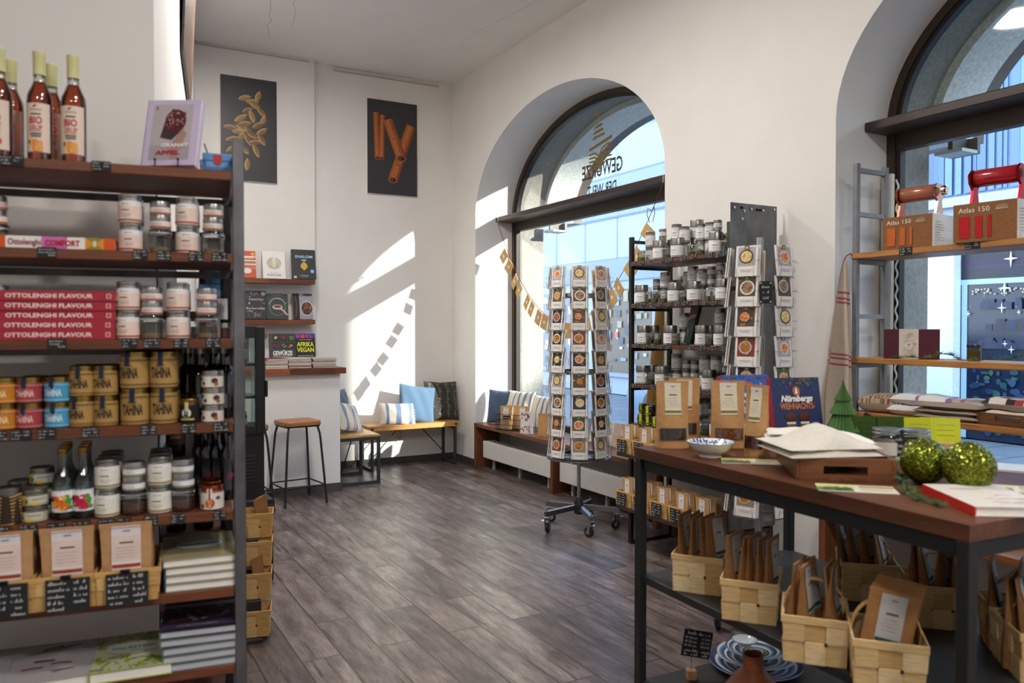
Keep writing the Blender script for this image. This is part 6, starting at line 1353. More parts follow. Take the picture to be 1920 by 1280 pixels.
def card_rack(label, loc, rad, ncol, rows, z0, pitch, a0, big, group, where, colname, poler=.014):
    t = thing('card_rack', label, 'card rack', loc); x_, y_, _ = loc
    b = MB(); b.tube([(0, 0, .16), (0, 0, z0 + rows * pitch - .02 + (.08 if not big else -.06))], poler, 'metal', 'b4b6b8', 12); obj(b, 'pole', t)
    for z in (z0 - .006, z0 + pitch * 4, z0 + pitch * (rows - 1.35)):
        b = MB(); n = 32; r0, r1 = rad - .035, rad - .03; vs = []
        for k in range(n): a = 2 * pi * k / n; vs += [(r0 * cos(a), r0 * sin(a), z - .012), (r1 * cos(a), r1 * sin(a), z - .012), (r1 * cos(a), r1 * sin(a), z + .012), (r0 * cos(a), r0 * sin(a), z + .012)]
        b.add(vs, [(4 * k + e, 4 * k + (e + 1) % 4, 4 * ((k + 1) % n) + (e + 1) % 4, 4 * ((k + 1) % n) + e) for k in range(n) for e in range(4)], 'metal', 'a4a6a8')
        for k in range(4): a = pi / 4 + pi / 2 * k; b.bar((0, 0, z), (r0 * cos(a), r0 * sin(a), z), .02, .005, 'metal', 'a4a6a8')
        obj(b, 'ring', t)
    if big:
        b = MB(); n = 36; b.lathe([(rad - .01, z0 - .025), (rad + .012, z0 - .025), (rad + .012, z0 - .012), (rad - .01, z0 - .012), (rad - .01, z0 - .025)], 'metal', '9a9c9e', n, close=True); obj(b, 'bottom_rim', t)
    for c in range(ncol):
        a = a0 + 2 * pi * c / ncol; n = Vector((cos(a), sin(a), 0)); tx = Vector((-sin(a), cos(a), 0)); b = MB()
        for s in (-.046, .046): b.tube([n * (rad - .028) + tx * s + Vector((0, 0, z0 - .005)), n * (rad - .028) + tx * s + Vector((0, 0, z0 + rows * pitch - .03))], .0016, 'metal', '9c9ea0', 4)
        for r in range(rows):
            z = z0 + r * pitch
            b.tube([n * (rad - .028) + tx * -.046 + Vector((0, 0, z)), n * (rad + .010) + tx * -.046 + Vector((0, 0, z)), n * (rad + .016) + tx * -.046 + Vector((0, 0, z + .05))], .0013, 'metal', '9c9ea0', 4)
            b.tube([n * (rad - .028) + tx * .046 + Vector((0, 0, z)), n * (rad + .010) + tx * .046 + Vector((0, 0, z)), n * (rad + .016) + tx * .046 + Vector((0, 0, z + .05))], .0013, 'metal', '9c9ea0', 4)
            b.tube([n * (rad - .02) + tx * -.066 + Vector((0, 0, z + .085)), n * (rad + .022) + tx * -.062 + Vector((0, 0, z + .08)), n * (rad + .022) + tx * -.05 + Vector((0, 0, z + .08))], .0013, 'metal', '9c9ea0', 4)
            b.tube([n * (rad - .02) + tx * .066 + Vector((0, 0, z + .085)), n * (rad + .022) + tx * .062 + Vector((0, 0, z + .08)), n * (rad + .022) + tx * .05 + Vector((0, 0, z + .08))], .0013, 'metal', '9c9ea0', 4)
        obj(b, 'wire_column', t)
        for r in range(rows):
            sd = (r * 7 + c * 5) % 17
            if big and c == 2 and r == rows - 5: continue
            for q in range(2):
                lab = '%s recipe card with %s photo, %s, %s row from bottom, %s' % (('front', 'rear')[q], BGN[card_bg(sd)], where, ORD[r], colname[c])
                p = Vector((x_, y_, z0 + r * pitch + .002)) + n * (rad + (.004 if q == 0 else -.009)) + tx * ((.0 if q == 0 else .011) + R(r * 31 + c * 7 + q).uniform(-.003, .003))
                place(('card', sd + (0 if q == 0 else 0)), card_maker(sd), lab, p, (radians(-6.5), 0, a + pi / 2), group)
    # foot: five arms on casters
    b = MB(); b.lathe([(.032, .11), (.036, .115), (.036, .20), (.028, .215), (.022, .24), (.0, .24)], 'satin', '26272a', 18); obj(b, 'hub', t)
    for k in range(5):
        a = radians(-106) + 2 * pi * k / 5; n = Vector((cos(a), sin(a), 0)); b = MB(); b.bar(n * .03 + Vector((0, 0, .165)), n * .31 + Vector((0, 0, .145)), .03, .036, 'metal', '8c8f92'); arm = obj(b, 'arm', t)
        b = MB(); c_ = n * .295; b.tube([c_ + Vector((0, 0, .15)), c_ + Vector((0, 0, .185))], .006, 'metal', 'b0b2b4', 8)
        tx = Vector((-sin(a + .6), cos(a + .6), 0)); w = c_ - Vector((cos(a + .6), sin(a + .6), 0)) * .02
        b.M = Matrix.Translation(w + Vector((0, 0, .04))) @ Matrix.Rotation(a + .6, 4, 'Z') @ Matrix.Rotation(pi / 2, 4, 'X'); b.lathe([(0, -.013), (.03, -.013), (.038, -.009), (.039, 0), (.038, .009), (.03, .013), (0, .013)], 'satin', '1e1f22', 18); b.lathe([(.018, -.0135), (.018, .0135)], 'metal', 'c0c2c4', 12); b.M = None
        for s in (-.018, .018): b.bar(w + tx * s + Vector((0, 0, .03)), c_ + tx * s + Vector((0, 0, .115)), .022, .003, 'metal', 'b8babc', tuple(tx))
        b.bar(c_ + Vector((0, 0, .115)) - tx * .022, c_ + Vector((0, 0, .115)) + tx * .022, .036, .006, 'metal', 'b8babc'); b.bar(c_ + Vector((0, 0, .105)), c_ + n * .045 + Vector((0, 0, .095)), .03, .004, 'metal', 'c4c6c8'); obj(b, 'caster', arm)
    return t
ac = atan2(-5.085, -3.415)
cn8 = ['centre column', 'right column', 'right edge column', 'rear right column', 'rear column', 'rear left column', 'left edge column', 'left column']
card_rack('tall revolving card rack on casters before the first window', (3.415, 5.085, 0), .235, 8, 9, .565, .1595, ac, True, 'recipe cards on the tall rack', 'far card rack', cn8)
ac2 = atan2(-3.04, -3.18)
cn5 = ['front column', 'right column', 'rear right column', 'rear left column', 'left edge column']
P2 = at(1424, 612, X=3.17)
card_rack('second revolving card rack, standing behind the table before the wall shelf', (P2.x, P2.y, 0), .165, 5, 9, .575, .1535, ac2 - radians(24), False, 'recipe cards on the rack behind the table', 'near card rack', cn5, .018)
pp = at(1436, 548, X=P2.x - .11)
t = thing('chalk_sign', 'black chalk sign with four silver studs hanging on the second card rack', 'sign', pp, ac2 + pi / 2); b = MB(); w, h = .062, .112; b.box(-w / 2, -.002, -h / 2, w / 2, .002, h / 2, 'matte', CHALK); d = Draw(b, front(0, -.002), mat='matte')
d.scrib(-w * .32, .022, w * .6, .013, 'd6d6d4', R(3)); d.scrib(-w * .22, -.004, w * .42, .013, 'd6d6d4', R(5)); d.text('2,50€', 0, -.034, .012, 'd6d6d4', shear=.15, width=w * .5)
for x in (-1, 1):
    for z in (-1, 1): d.ell(x * w * .38, z * h * .42, .004, .004, 'c9cacc', 10)
obj(b, 'board', t)
# ================================================================ sales table in the foreground
TZ = 1.087
C1 = at(1190, 838, Z=TZ); C2 = at(1818, 985, Z=TZ); TW = .80
TA = atan2(C2.y - C1.y, C2.x - C1.x); TL = (C2 - C1).length                # local x: from the far left corner toward the camera; local y: toward the window
def TT(a, c, z): return Vector((C1.x + a * cos(TA) - c * sin(TA), C1.y + a * sin(TA) + c * cos(TA), z))
def tb(px, py): return at(px, py, Z=TZ + .0008)
t = thing('display_table', 'tall steel framed sales table with a brown wood top and two lower shelves', 'table', TT(0, 0, 0), TA)
b = MB(); n = 5
for k in range(n): b.box(0, TW * k / n, TZ - .04, TL, TW * (k + 1) / n - .0008, TZ, 'wood_x', ['5e3723', '56301c', '633a25', '59331f', '522e1b'][k]); 
obj(b, 'tabletop', t)
IK = '1d1f20'; s = .034
for x in (.0, TL - s):
    for y in (.0, TW - s): b = MB(); b.box(x, y, 0, x + s, y + s, TZ - .041, 'blacksteel', IK, .002); obj(b, 'leg', t)
b = MB()
for y in (.012, TW - s - .012): b.box(.012, y, TZ - .041 - .045, TL - .012, y + s, TZ - .041, 'blacksteel', IK, .002)
for x in (.012, TL - s - .012): b.box(x, .012, TZ - .041 - .045, x + s, TW - .012, TZ - .041, 'blacksteel', IK, .002)
obj(b, 'apron', t)
MZ, LZ = .60, .19
for z in (MZ, LZ): b = MB(); b.box(.014, .014, z - .03, TL - .014, TW - .014, z, 'blacksteel', '2a2c2d', .002); obj(b, 'shelf', t)
# bags standing on the table
CLO = ['2a1a12', '3a2418', '4a2e1e', '1f140e']; ALM = ['9c5a24', 'b8702c', '8a4a1c', 'c88a3c']; CIN = ['5a2c18', '7a4024', '6a341c']
LB = 'ddd6c4'
def tbag(seed, win, w): return bag_maker(w, .255, .075, seed, '7c7230', 'dcd5c6', .50, (.50, .97), window=win, kraft='b98d5c', mid='d3cbb2', crown=False, name='spice_bag')
for key, px, py, w, rz, win, lab in (('tb1', 1260, 838, .125, -30, (CLO[0], CLO), 'kraft bag of dark cloves standing foremost at the table corner'), ('tb1', 1283, 826, .135, -45, (CLO[0], CLO), 'kraft bag of dark cloves half hidden behind the foremost bag'), ('tb2', 1364, 838, .13, -30, (ALM[2], ALM), 'kraft bag of amber dried pieces behind the patterned bowl'), ('tb3', 1419, 856, .085, -72, (CIN[0], CIN), 'kraft bag of cinnamon sticks turned edgewise before the blue books')):
    place(key, tbag(len(key) * 7 + int(key[2]), win, w), lab, tb(px, py), radians(rz), 'spice bags on the sales table')
# patterned bowl
t = thing('patterned_bowl', 'white bowl with blue brush pattern inside standing on the table', 'bowl', tb(1332, 855), 0); b = MB(); rn = R(8)
pr = [(0, .004), (.034, .004), (.036, 0), (.040, 0), (.038, .010), (.055, .017), (.070, .030), (.079, .045), (.0825, .052), (.0835, .0535)] + [(.0825 - .0825 * (i / 14) , .053 - .040 * (1 - (1 - i / 14) ** 2)) for i in range(15)]
b.lathe(pr, 'gloss', 'e6e3dd', 90, colf=lambda i, k: (rn.choice(['e6e6e8', 'e6e6e8', 'e2e4e8', '4a6a9c', '8aa4c4', '35507e']) if i >= 9 else 'e6e3dd')); obj(b, 'body', t)
# leaflets
def leaflet(label, px, py, rz, seed):
    t = thing('leaflet', label, 'leaflet', tb(px, py), rz, 'leaflets on the sales table'); b = MB(); w, h = .21, .10; b.box(-w / 2, -h / 2, 0, w / 2, h / 2, .003, 'coated', 'e2ded0', .0005)
    d = Draw(b, plane((0, 0, .003), (1, 0, 0), (0, 1, 0)), mat='coated'); rn = R(seed); d.rect(-w / 2, 0, .0, h / 2, 'd6d28a'); d.rect(.01, .01, w / 2, h * .36, 'b0a63c'); d.rect(-w / 2, -h / 2, -.01, 0, '6a8a4a')
    for k in range(30): d.ell(rn.uniform(-w * .44, -.02), rn.uniform(-h * .44, -.006), .008, .006, rn.choice(['4a6a3a', '3a4a7a', '5a7a44', '2f3c5a', '7a9a54', '8a6a7a']), 7)
    for k in range(5): d.rect(.005, -.008 - .008 * k, rn.uniform(.06, .1), -.005 - .008 * k, 'a9a698')
    obj(b, 'sheet', t)
leaflet('glossy green and yellow leaflet lying left of the wooden tray', 1412, 866, radians(-42), 1)
leaflet('glossy green and yellow leaflet lying before the wooden tray', 1605, 917, radians(-44), 2)
# Christmas cookbooks standing up
def c_nuern(d, w, h):
    rn = R(6); d.rect(-w / 2, 0, w / 2, h, '2b3560')
    for k in range(40): x = rn.uniform(-.48, .48) * w; y = h * rn.uniform(.88, .99) - (h * .05 if abs(x) < w * .3 else 0) + (h * .06 if abs(x) < w * .3 else 0); d.ell(x, min(y, h * .985), w * .03, h * .012, rn.choice(['3a6a4a', '2f5a4a', '4a7a54', 'b03038', '28504a']), 7, rot=rn.uniform(0, 3))
    for k in range(24): d.ell(rn.uniform(-.45, .45) * w, h * rn.uniform(.1, .9), w * .008, w * .008, '6a78a0', 6)
    d.ell(0, h * .80, w * .075, w * .09, 'b0623c'); d.poly([(-w * .03, h * .765), (w * .03, h * .765), (w * .012, h * .85), (-w * .012, h * .85)], 'e2dcd2')
    d.text('Nürnbergs', 0, h * .655, h * .085, 'e9e6e2', bold=.05, width=w * .66, shear=.25); d.text('WEIHNACHTS-', 0, h * .545, h * .085, 'c0743c', bold=.04, width=w * .72)
    d.rect(-w / 2, 0, w / 2, h * .30, '3a2a38')
    for x in (-.16, .12): d.rect(w * (x - .09), h * .05, w * (x + .09), h * .36, '7a4a30'); d.ell(w * x, h * .43, w * .13, h * .055, '4a2418'); d.ell(w * x, h * .46, w * .1, h * .035, '5c3020'); d.rect(w * (x - .09), h * .33, w * (x + .09), h * .36, 'd8d4cc')
    d.ell(-w * .4, h * .2, w * .1, h * .06, 'c8743c'); d.text('KOCHBUCH', w * .33, h * .33, h * .02, 'd8d8d8', width=w * .12)
def c_muench(d, w, h):
    rn = R(9); d.rect(-w / 2, 0, w / 2, h, '3a66c4')
    for k in range(30): x = rn.uniform(-.48, .48) * w; d.ell(x, h * rn.uniform(.93, .985), w * .03, h * .012, rn.choice(['3a6a4a', '2f5a4a', '4a7a54', 'b03038']), 7, rot=rn.uniform(0, 3))
    for x, y, c in ((-.3, .86, 'd8a05a'), (-.12, .88, 'b02a34'), (.32, .86, 'd8a05a'), (.38, .8, 'b02a34')): d.ell(w * x, h * y, w * .025, h * .02, c)
    d.ell(.05 * w, h * .86, w * .1, h * .03, 'c8642c'); d.text('Münchens', 0, h * .66, h * .1, 'eceaf0', bold=.05, width=w * .8, shear=.2); d.text('WEIHNACHTS', 0, h * .54, h * .09, 'eceaf0', bold=.05, width=w * .86); d.text('KÜCHE', 0, h * .41, h * .1, 'eceaf0', bold=.05, width=w * .5); d.rect(-w / 2, 0, w / 2, h * .3, '6a3a34')
    for k in range(14): d.ell(rn.uniform(-.4, .4) * w, h * rn.uniform(.08, .34), w * .06, h * .03, rn.choice(['a8542c', 'c8743c', '4a2a24', 'd89a5a']), 8)
nb = tb(1494, 838); fa = radians(-13)
for k, (px, py, cov, col, lab) in enumerate(((1494, 838, c_nuern, '2b3560', 'dark blue Christmas cookbook with red spine reading Nürnbergs WEIHNACHTS-'), (1400, 826, c_muench, '3a66c4', 'bright blue Christmas cookbook with red spine half hidden behind kraft bags'))):
    p = tb(px, py); book(lab, .215, .265, .028, col, p, (radians(80), 0, fa), cov, None, 'Christmas cookbooks on the table', 'b02830')
# small bag of sweets behind the amber bag
place('tb4', bag_maker(.09, .10, .05, 33, 'b9c43c', 'e6e0d2', .6, (.3, .8), kraft='b8905c', crown=False), 'small kraft bag with yellow green label behind the amber bag', tb(1396, 832), radians(-20))
# tray with folded napkins
TR = radians(-38.5); pt_ = tb(1492, 899); TX = Vector((cos(TR), sin(TR), 0)); TY = Vector((-sin(TR), cos(TR), 0))
def inT(x, y, z): return pt_ + TX * x + TY * y + Vector((0, 0, z))
t = thing('wooden_tray', 'brown wooden tray with slot handles full of folded linen', 'tray', pt_, TR); b = MB(); w, d_, h = .285, .36, .068; th = .012
b.box(0, 0, 0, w, d_, .008, 'wood_y', '6a4228'); b.box(0, 0, 0, th, d_, h, 'wood_y', '7a4c2e', .002); b.box(w - th, 0, 0, w, d_, h, 'wood_y', '7a4c2e', .002); obj(b, 'body', t)
for y in (0, d_ - th):
    b = MB()
    b.box(th, y, .008, w - th, y + th, .018, 'wood_x', '74472b'); b.box(th, y, .044, w - th, y + th, h, 'wood_x', '74472b'); b.box(th, y, .018, w * .28, y + th, .044, 'wood_x', '74472b'); b.box(w * .72, y, .018, w - th, y + th, .044, 'wood_x', '74472b'); obj(b, 'end_panel', t)
def folded(label, loc, rz, w, d_, h, col, edge=None, cat='napkin', name='folded_napkin', group=None, n=3, seed=0, stripes_=None, tri=0.0, nu=18):
    t = thing(name, label, cat, loc, rz, group); rn = R(seed); b = MB()
    for k in range(n):
        z0 = h * k / n; z1 = h * (k + 1) / n * .98; ox, oy = rn.uniform(-.008, .008), rn.uniform(-.008, .008); wr = [rn.uniform(.5, 2.5) for _ in range(4)]
        def top(u, v, s, z0=z0, z1=z1, ox=ox, oy=oy, wr=wr):
            x, y = 2 * u - 1, 2 * v - 1; e = (max(0, 1 - x ** 6) * max(0, 1 - y ** 6)) ** .4; m = (z0 + z1) / 2
            z = m + s * (z1 - z0) / 2 * e + (.0035 * sin(wr[0] * 3 * x + wr[1] * y) + tri * max(0, 1 - abs(x) * 1.1 - abs(y) * .5)) * (1 if s > 0 or k else .0) * e
            return (ox + x * w / 2, oy + y * d_ / 2 * (1 - .06 * x), max(z, 0))
        cf = (lambda u, v: stripes_(u, v)) if stripes_ and k == n - 1 else None
        b.grid(lambda u, v: top(u, v, 1), nu, nu - 4, 'fabric', col, cf); b.grid(lambda u, v: top(1 - u, v, -1), nu, nu - 4, 'fabric', edge or col)
    obj(b, 'cloth', t, smooth=60); return t
folded('cream linen napkin draped over the front of the wooden tray', inT(.10, .14, .058), TR + .25, .30, .26, .045, 'd2ccc2', n=2, seed=3, cat='napkin', group='linen in the wooden tray', tri=.055)
folded('white linen napkin folded at the left end of the wooden tray', inT(.05, .29, .058), TR - .1, .18, .14, .06, 'dedad4', n=3, seed=5, group='linen in the wooden tray')
folded('white linen napkin folded on the window side of the wooden tray', inT(.19, .25, .05), TR + .1, .16, .2, .05, 'e6e3de', n=3, seed=7, group='linen in the wooden tray', tri=.02)
# paper tree
t = thing('paper_tree', 'green honeycomb paper tree standing before the linen towel', 'paper tree', tb(1580, 842), 0); b = MB(); n = 48
for z0, z1, r0, r1 in ((0, .095, .085, .044), (.07, .160, .068, .030), (.135, .210, .050, .020), (.185, .262, .034, .002)):
    vs = []; m = 8
    for j in range(m + 1):
        f = j / m; r = r1 + (r0 - r1) * (1 - f) ** 1.5 * (1.0); z = z0 + (z1 - z0) * f
        vs += [(r * (1 if k % 2 else .80) * cos(2 * pi * k / n), r * (1 if k % 2 else .80) * sin(2 * pi * k / n), z) for k in range(n)]
    b.add(vs, [(j * n + k, j * n + (k + 1) % n, (j + 1) * n + (k + 1) % n, (j + 1) * n + k) for j in range(m) for k in range(n)] + [tuple(range(n - 1, -1, -1))], 'paper', ['4c6e40', '557a48'][int(z0 * 100) % 2])
obj(b, 'honeycomb', t, smooth=5)
# glitter balls
for q, (px, py, r, lab) in enumerate(((1733, 906, .066, 'green glitter ball on the table, nearer the wooden tray'), (1816, 920, .069, 'green glitter ball on the table, next to the table end'))):
    p = tb(px, py); rn = R(q + 3); t = thing('glitter_ball', lab, 'ornament', (p.x, p.y, p.z), 0); bm = bmesh.new(); bmesh.ops.create_icosphere(bm, subdivisions=5, radius=r); b = MB()
    for v in bm.verts: v.co *= 1 + rn.uniform(-.022, .022)
    b.add([(v.co.x, v.co.y, v.co.z + r * 1.0) for v in bm.verts], [tuple(v.index for v in f.verts) for f in bm.faces], 'glitter', [rn.choice(['5a6412', '6c7616', '434c0c', '7e8820', '98a03a', '39420a', '626c14']) for f in bm.faces]); bm.free(); obj(b, 'ball', t, smooth=2)
# fir sprigs and a cone between the balls
def sprig(label, pts, seed, n=90, ln=.018, group=None, cat='fir garland', name='fir_sprig'):
    t = thing(name, label, cat, pts[0], 0, group); o = Vector(pts[0]); P_ = [Vector(p) - o for p in pts]; rn = R(seed); b = MB(); b.tube(P_, .0018, 'matte', '3a3020', 5); obj(b, 'twig', t); b = MB()
    for k in range(n):
        s = rn.random() * (len(P_) - 1); i = int(s); p = P_[i].lerp(P_[i + 1], s - i); dirn = Vector((rn.uniform(-1, 1), rn.uniform(-1, 1), rn.uniform(-.1, 1))).normalized(); sd = dirn.orthogonal().normalized() * .0022
        if (int(s * 2.2) % 2) == 0 or n < 60: b.add([p - sd, p + sd, p + dirn * ln], [(0, 1, 2)], 'matte', rn.choice(['35521f', '466430', '587038', '6a8244', '2c4420']))
    obj(b, 'needles', t); return t
z0 = TZ + .004
sprig('fir sprig lying between the wooden tray and the glitter balls', [tuple(tb(1668, 862)), tuple(tb(1690, 900) + Vector((0, 0, .012))), tuple(tb(1700, 925) + Vector((0, 0, .01))), tuple(tb(1722, 938)), tuple(tb(1765, 950))], 3, 620, .028)
sprig('fir sprig lying under the two glitter balls', [tuple(tb(1720, 905)), tuple(tb(1760, 898) + Vector((0, 0, .01))), tuple(tb(1790, 900))], 4, 300, .026)
# book with red spine, and more on the table's end
def c_red(d, w, h):
    rn = R(3); d.rect(-w / 2, 0, w / 2, h, 'dcd6ce')
    for k in range(9): d.line([(x := rn.uniform(-.3, .3) * w, y := h * rn.uniform(.1, .5)), (x + w * .12, y + h * .03), (x + w * .2, y)], w * .014, rn.choice(['a83a3c', 'b85a54']))
    d.rect(-w * .3, h * .75, w * .1, h * .77, 'a9a5a0')
rA, rB = tb(1714, 916), tb(1828, 968); rl = (rA - rB).length; ry = (rA - rB).normalized(); rx_ = Vector((ry.y, -ry.x, 0))
book('white cookbook with a bright red spine lying on the table end', .20, min(rl, .28), .024, 'd8d2ca', rB + rx_ * .1, atan2(ry.y, ry.x) - pi / 2, c_red, None, None, 'c8201e')
leaflet('yellow and grey booklet lying beyond the red spined book', 1905, 918, radians(-52), 5)
book('pale booklet lying on the far right corner of the table', .2, .15, .006, 'c9d4d8', tb(1905, 886), radians(-60), None, None)
# salt jars with chalk sign and seed envelopes in a small basket behind
for q, (px, py, lab) in enumerate(((1662, 858, 'left'), (1716, 860, 'right'))):
    place('salt', jar_maker('salt_jar', 'jar', .05, .105, .02, .048, 'b9c4cc', lab=(.015, .06, 2.0, 'cfcac2'), fill=('c9bfae', .8)), 'wide glass jar of pale salt behind the tray, %s of two' % lab, tb(px, py), radians(-40), 'salt jars on the table')
pc = tb(1683, 862)
t = thing('chalk_sign', 'black chalk sign with white handwriting between the two salt jars', 'sign', pc, (0, 0, radians(-42))); b = MB(); b.box(-.018, -.004, 0, .018, 0, .088, 'matte', CHALK); b.box(-.02, -.006, 0, .02, .012, .012, 'satin', 'b9b4aa'); d = Draw(b, front(0, -.004), mat='matte'); d.text('Gemüse', .0, .045, .012, 'd8d8d6', width=.032, shear=.1); d.text('salz', 0, .025, .012, 'd8d8d6', width=.02); d.scrib(-.013, .068, .024, .01, 'd0d0ce', R(2)); obj(b, 'board', t)
sb = tb(1697, 848); t = place('seedb', basket_maker(.36, .15, .05, 0, 41, 5, .95, pale=True), 'low pale basket of seed envelopes on the window side of the table', sb, radians(-42))
ev = [('2f4a12', 1640, .0), ('35521a', 1668, .02), ('2f4a12', 1700, .0), ('34501a', 1712, .03), ('b8c024', 1760, .0), ('bcc42a', 1764, .025), ('c2ca34', 1768, .05)]
for q, (c, px, dz) in enumerate(ev):
    a = radians(-42); u = -.135 + q * .045; p = sb + Vector((0, 0, .005)) + Vector((cos(a), sin(a), 0)) * u + Vector((-sin(a), cos(a), 0)) * (.02 * (q % 2) - .015)
    t = thing('seed_envelope', '%s seed envelope standing in the low basket, %s of seven from the left' % ('dark green' if q < 4 else 'yellow green', ORD[q]), 'envelope', p, (radians(-9 + 3 * (q % 2)), 0, a + radians(R(q).uniform(-6, 6))), 'seed envelopes in the low basket'); b = MB(); w, h = .10, .125; b.box(-w / 2, -.002, 0, w / 2, .002, h, 'paper', c, .0005); d = Draw(b, front(0, -.002))
    for k in range(3): d.rect(-w * .3, h * (.8 - .15 * k), w * .3, h * (.815 - .15 * k), '8a8a34' if q > 3 else '24380e')
    obj(b, 'envelope', t)
# baskets on the middle shelf of the table
bkA = basket_maker(.175, .20, .135, handle=.55, seed=22, nx=3, taper=.93, pale=True); BR_ = radians(-51)
tall = lambda sd, lw=.5: bag_maker(.125, .255, .05, sd, '1f5044', 'b0aca8', lw, (.45, .97), crown=False, kraft='94693f')  # kraft colour darkened for the shade under the tabletop
bl = [(1308, 1113, 'far left', (0, 3)), (1404, 1168, 'second', (1, 3)), (1526, 1247, 'third', (1, 4)), (1664, 1300, 'fourth', (2, 4))]
bpos = []
for q, (px, py, lab, _) in enumerate(bl):
    p = at(px, py, Z=MZ + .0005); p = p + Vector((-sin(BR_), cos(BR_), 0)) * .10; bpos.append((p, lab))
    place('tbk' if q else 'tbk0', bkA if q else basket_maker(.175, .20, .135, handle=0, seed=23, nx=3, taper=.95, pale=True), 'pale woven chip basket of paper bags, %s in the front row under the tabletop' % lab, p, BR_ + .03 * (q - 1), 'chip baskets under the tabletop')
for q in range(3):
    p = TT(.56 + .27 * q, .60, MZ + .0005); place('tbk', bkA, 'woven chip basket of paper bags, %s in the rear row under the tabletop' % ['far left', 'middle', 'right'][q], p, BR_ + .1, 'chip baskets under the tabletop'); bpos.append((p, ['rear far left', 'rear middle', 'rear right'][q]))
p = TT(TL - .13, .50, MZ + .0005); place('tbk', bkA, 'woven chip basket of paper bags at the near end under the tabletop', p, BR_ + .2, 'chip baskets under the tabletop'); bpos.append((p, 'near end'))
for q, (p, lab) in enumerate(bpos):
    flat = q in (3,); nb_ = 5 if q < 4 else 4
    for j in range(nb_):
        rn = R(q * 10 + j); ux = Vector((cos(BR_), sin(BR_), 0)); uy = Vector((-sin(BR_), cos(BR_), 0))
        if flat: off = ux * (-.026 + .006 * j) + uy * (-.06 + .03 * j); rz = BR_ + .10; rt = (radians(4), radians(10), rz)
        else: off = ux * (-.058 + .117 * j / (nb_ - 1)) + uy * rn.uniform(-.02, .015); rz = BR_ + radians(72) + rn.uniform(-.2, .2); rt = (radians(rn.uniform(-8, 7)), 0, rz)
        place(('tall', (q + j) % 3), tall(50 + (q + j) % 3), 'tall kraft bag, %s of %s in the %s basket under the tabletop' % (ORD[j], ['', '', '', '', 'four', 'five'][nb_], lab), p + off + Vector((0, 0, .008)), rt, 'tall kraft bags under the tabletop')
# bottom shelf: striped plates, tagine, chalk sign on a block
pc = at(1417, 1252, Z=LZ); rn = R(5)
def plate(label, loc, r, cols, h=.026, group='striped plates on the bottom shelf'):
    t = thing('striped_plate', label, 'plate', loc, 0, group); b = MB(); m = 16
    prof = [(r * .45, 0), (r * .5, 0), (r * .52, .006), (r, h), (r * 1.0, h + .004)] + [(r * (1 - i / m), .010 + (h - .006) * max(0, 1 - i / (m * .55)) ** 1.3) for i in range(m + 1)]
    b.lathe(prof, 'gloss', 'd8d8dc', 44, colf=lambda i, k: 'd2d2d6' if i < 4 else cols[(i - 4) % len(cols)]); obj(b, 'dish', t)
STR = ['e0e0e2', '2a3c6a', '2a3c6a', 'd8dadc', '5a86b0', '35507e', 'dcdcdc', '26365e', '6a90b4', 'e2e2e2', '30406c', '30406c', '4a9ab0', 'dadada', '28386a', 'b0a03c', '35507e']
for q, (r, lab) in enumerate(((.18, 'large blue striped plate lowest in the stack under the table'), (.15, 'middle blue striped plate in the stack under the table'), (.118, 'small blue striped plate on top of the stack under the table'))): plate(lab, (pc.x, pc.y, LZ + .0005 + q * .028), r, STR[q * 2:] + STR[:q * 2])
plate('tiny white bowl lying on the topmost striped plate', (pc.x - .03, pc.y + .03, LZ + .088), .048, ['c9d4d8', 'dfe4e6', 'b9c8d0'], .02)
tg = at(1412, 1300, Z=.42); tg.z = LZ + .0005
t = thing('terracotta_tagine', 'terracotta tagine with a short open neck before the striped plates', 'tagine', (at(1412, 1235, Z=.40).x, at(1412, 1235, Z=.40).y, LZ + .0005)); b = MB()
b.lathe([(.09, 0), (.125, .012), (.135, .03), (.138, .034), (.12, .034), (0, .03)], 'satin', '8a4a28', 32); obj(b, 'dish', t)
b = MB(); b.lathe([(.125, .0345), (.122, .05), (.10, .10), (.068, .145), (.042, .172), (.034, .183), (.034, .215), (.036, .222), (.034, .228), (.027, .224), (.025, .18), (0, .175)], 'satin', '8f4c2a', 32, colf=lambda i, k: ['8f4c2a', '84451f', '9a5430'][i % 3]); obj(b, 'lid', t)
pb = at(1296, 1272, Z=LZ + .0005)
t = thing('chalk_sign', 'black chalk price list on a wire above a small wooden block', 'sign', pb, radians(-30)); b = MB(); b.box(-.018, -.018, 0, .018, .018, .036, 'wood_z', 'b08a5c', .002); bo = obj(b, 'block', t); b = MB(); b.tube([(0, 0, .03), (0, 0, .12)], .0015, 'metal', '8a8a8c', 5); obj(b, 'wire', t)
b = MB(); b.M = Matrix.Rotation(radians(9), 4, 'Y'); b.box(-.055, -.002, .085, .055, .002, .19, 'matte', CHALK); d = Draw(b, front(0, -.002), mat='matte'); rn = R(12)
d.scrib(-.04, .172, .085, .012, 'd0d0ce', rn)
for k, (s_, p_) in enumerate((('Ø 20 cm', '15,90€'), ('Ø 25 cm', '23,90€'), ('Ø 35 cm', '39,90€'))): d.text(s_, -.048, .155 - .015 * k, .009, 'd0d0ce', 'l', shear=.15); d.text(p_, .05, .155 - .015 * k, .009, 'd0d0ce', 'r', shear=.15)
for k in range(2): d.scrib(-.045, .106 - .014 * k, .05, .01, 'd0d0ce', rn); d.scrib(.02, .106 - .014 * k, .03, .01, 'd0d0ce', rn)
obj(b, 'board', t)
for q in range(2): book('flat catalogue on the bottom shelf right of the plates, %s' % ('upper' if q else 'lower'), .2, .26, .008, 'c9c4bc', TT(.86, .35, LZ + .001 + q * .0085), TA + .2 + .1 * q, None, None, 'catalogues on the bottom shelf')
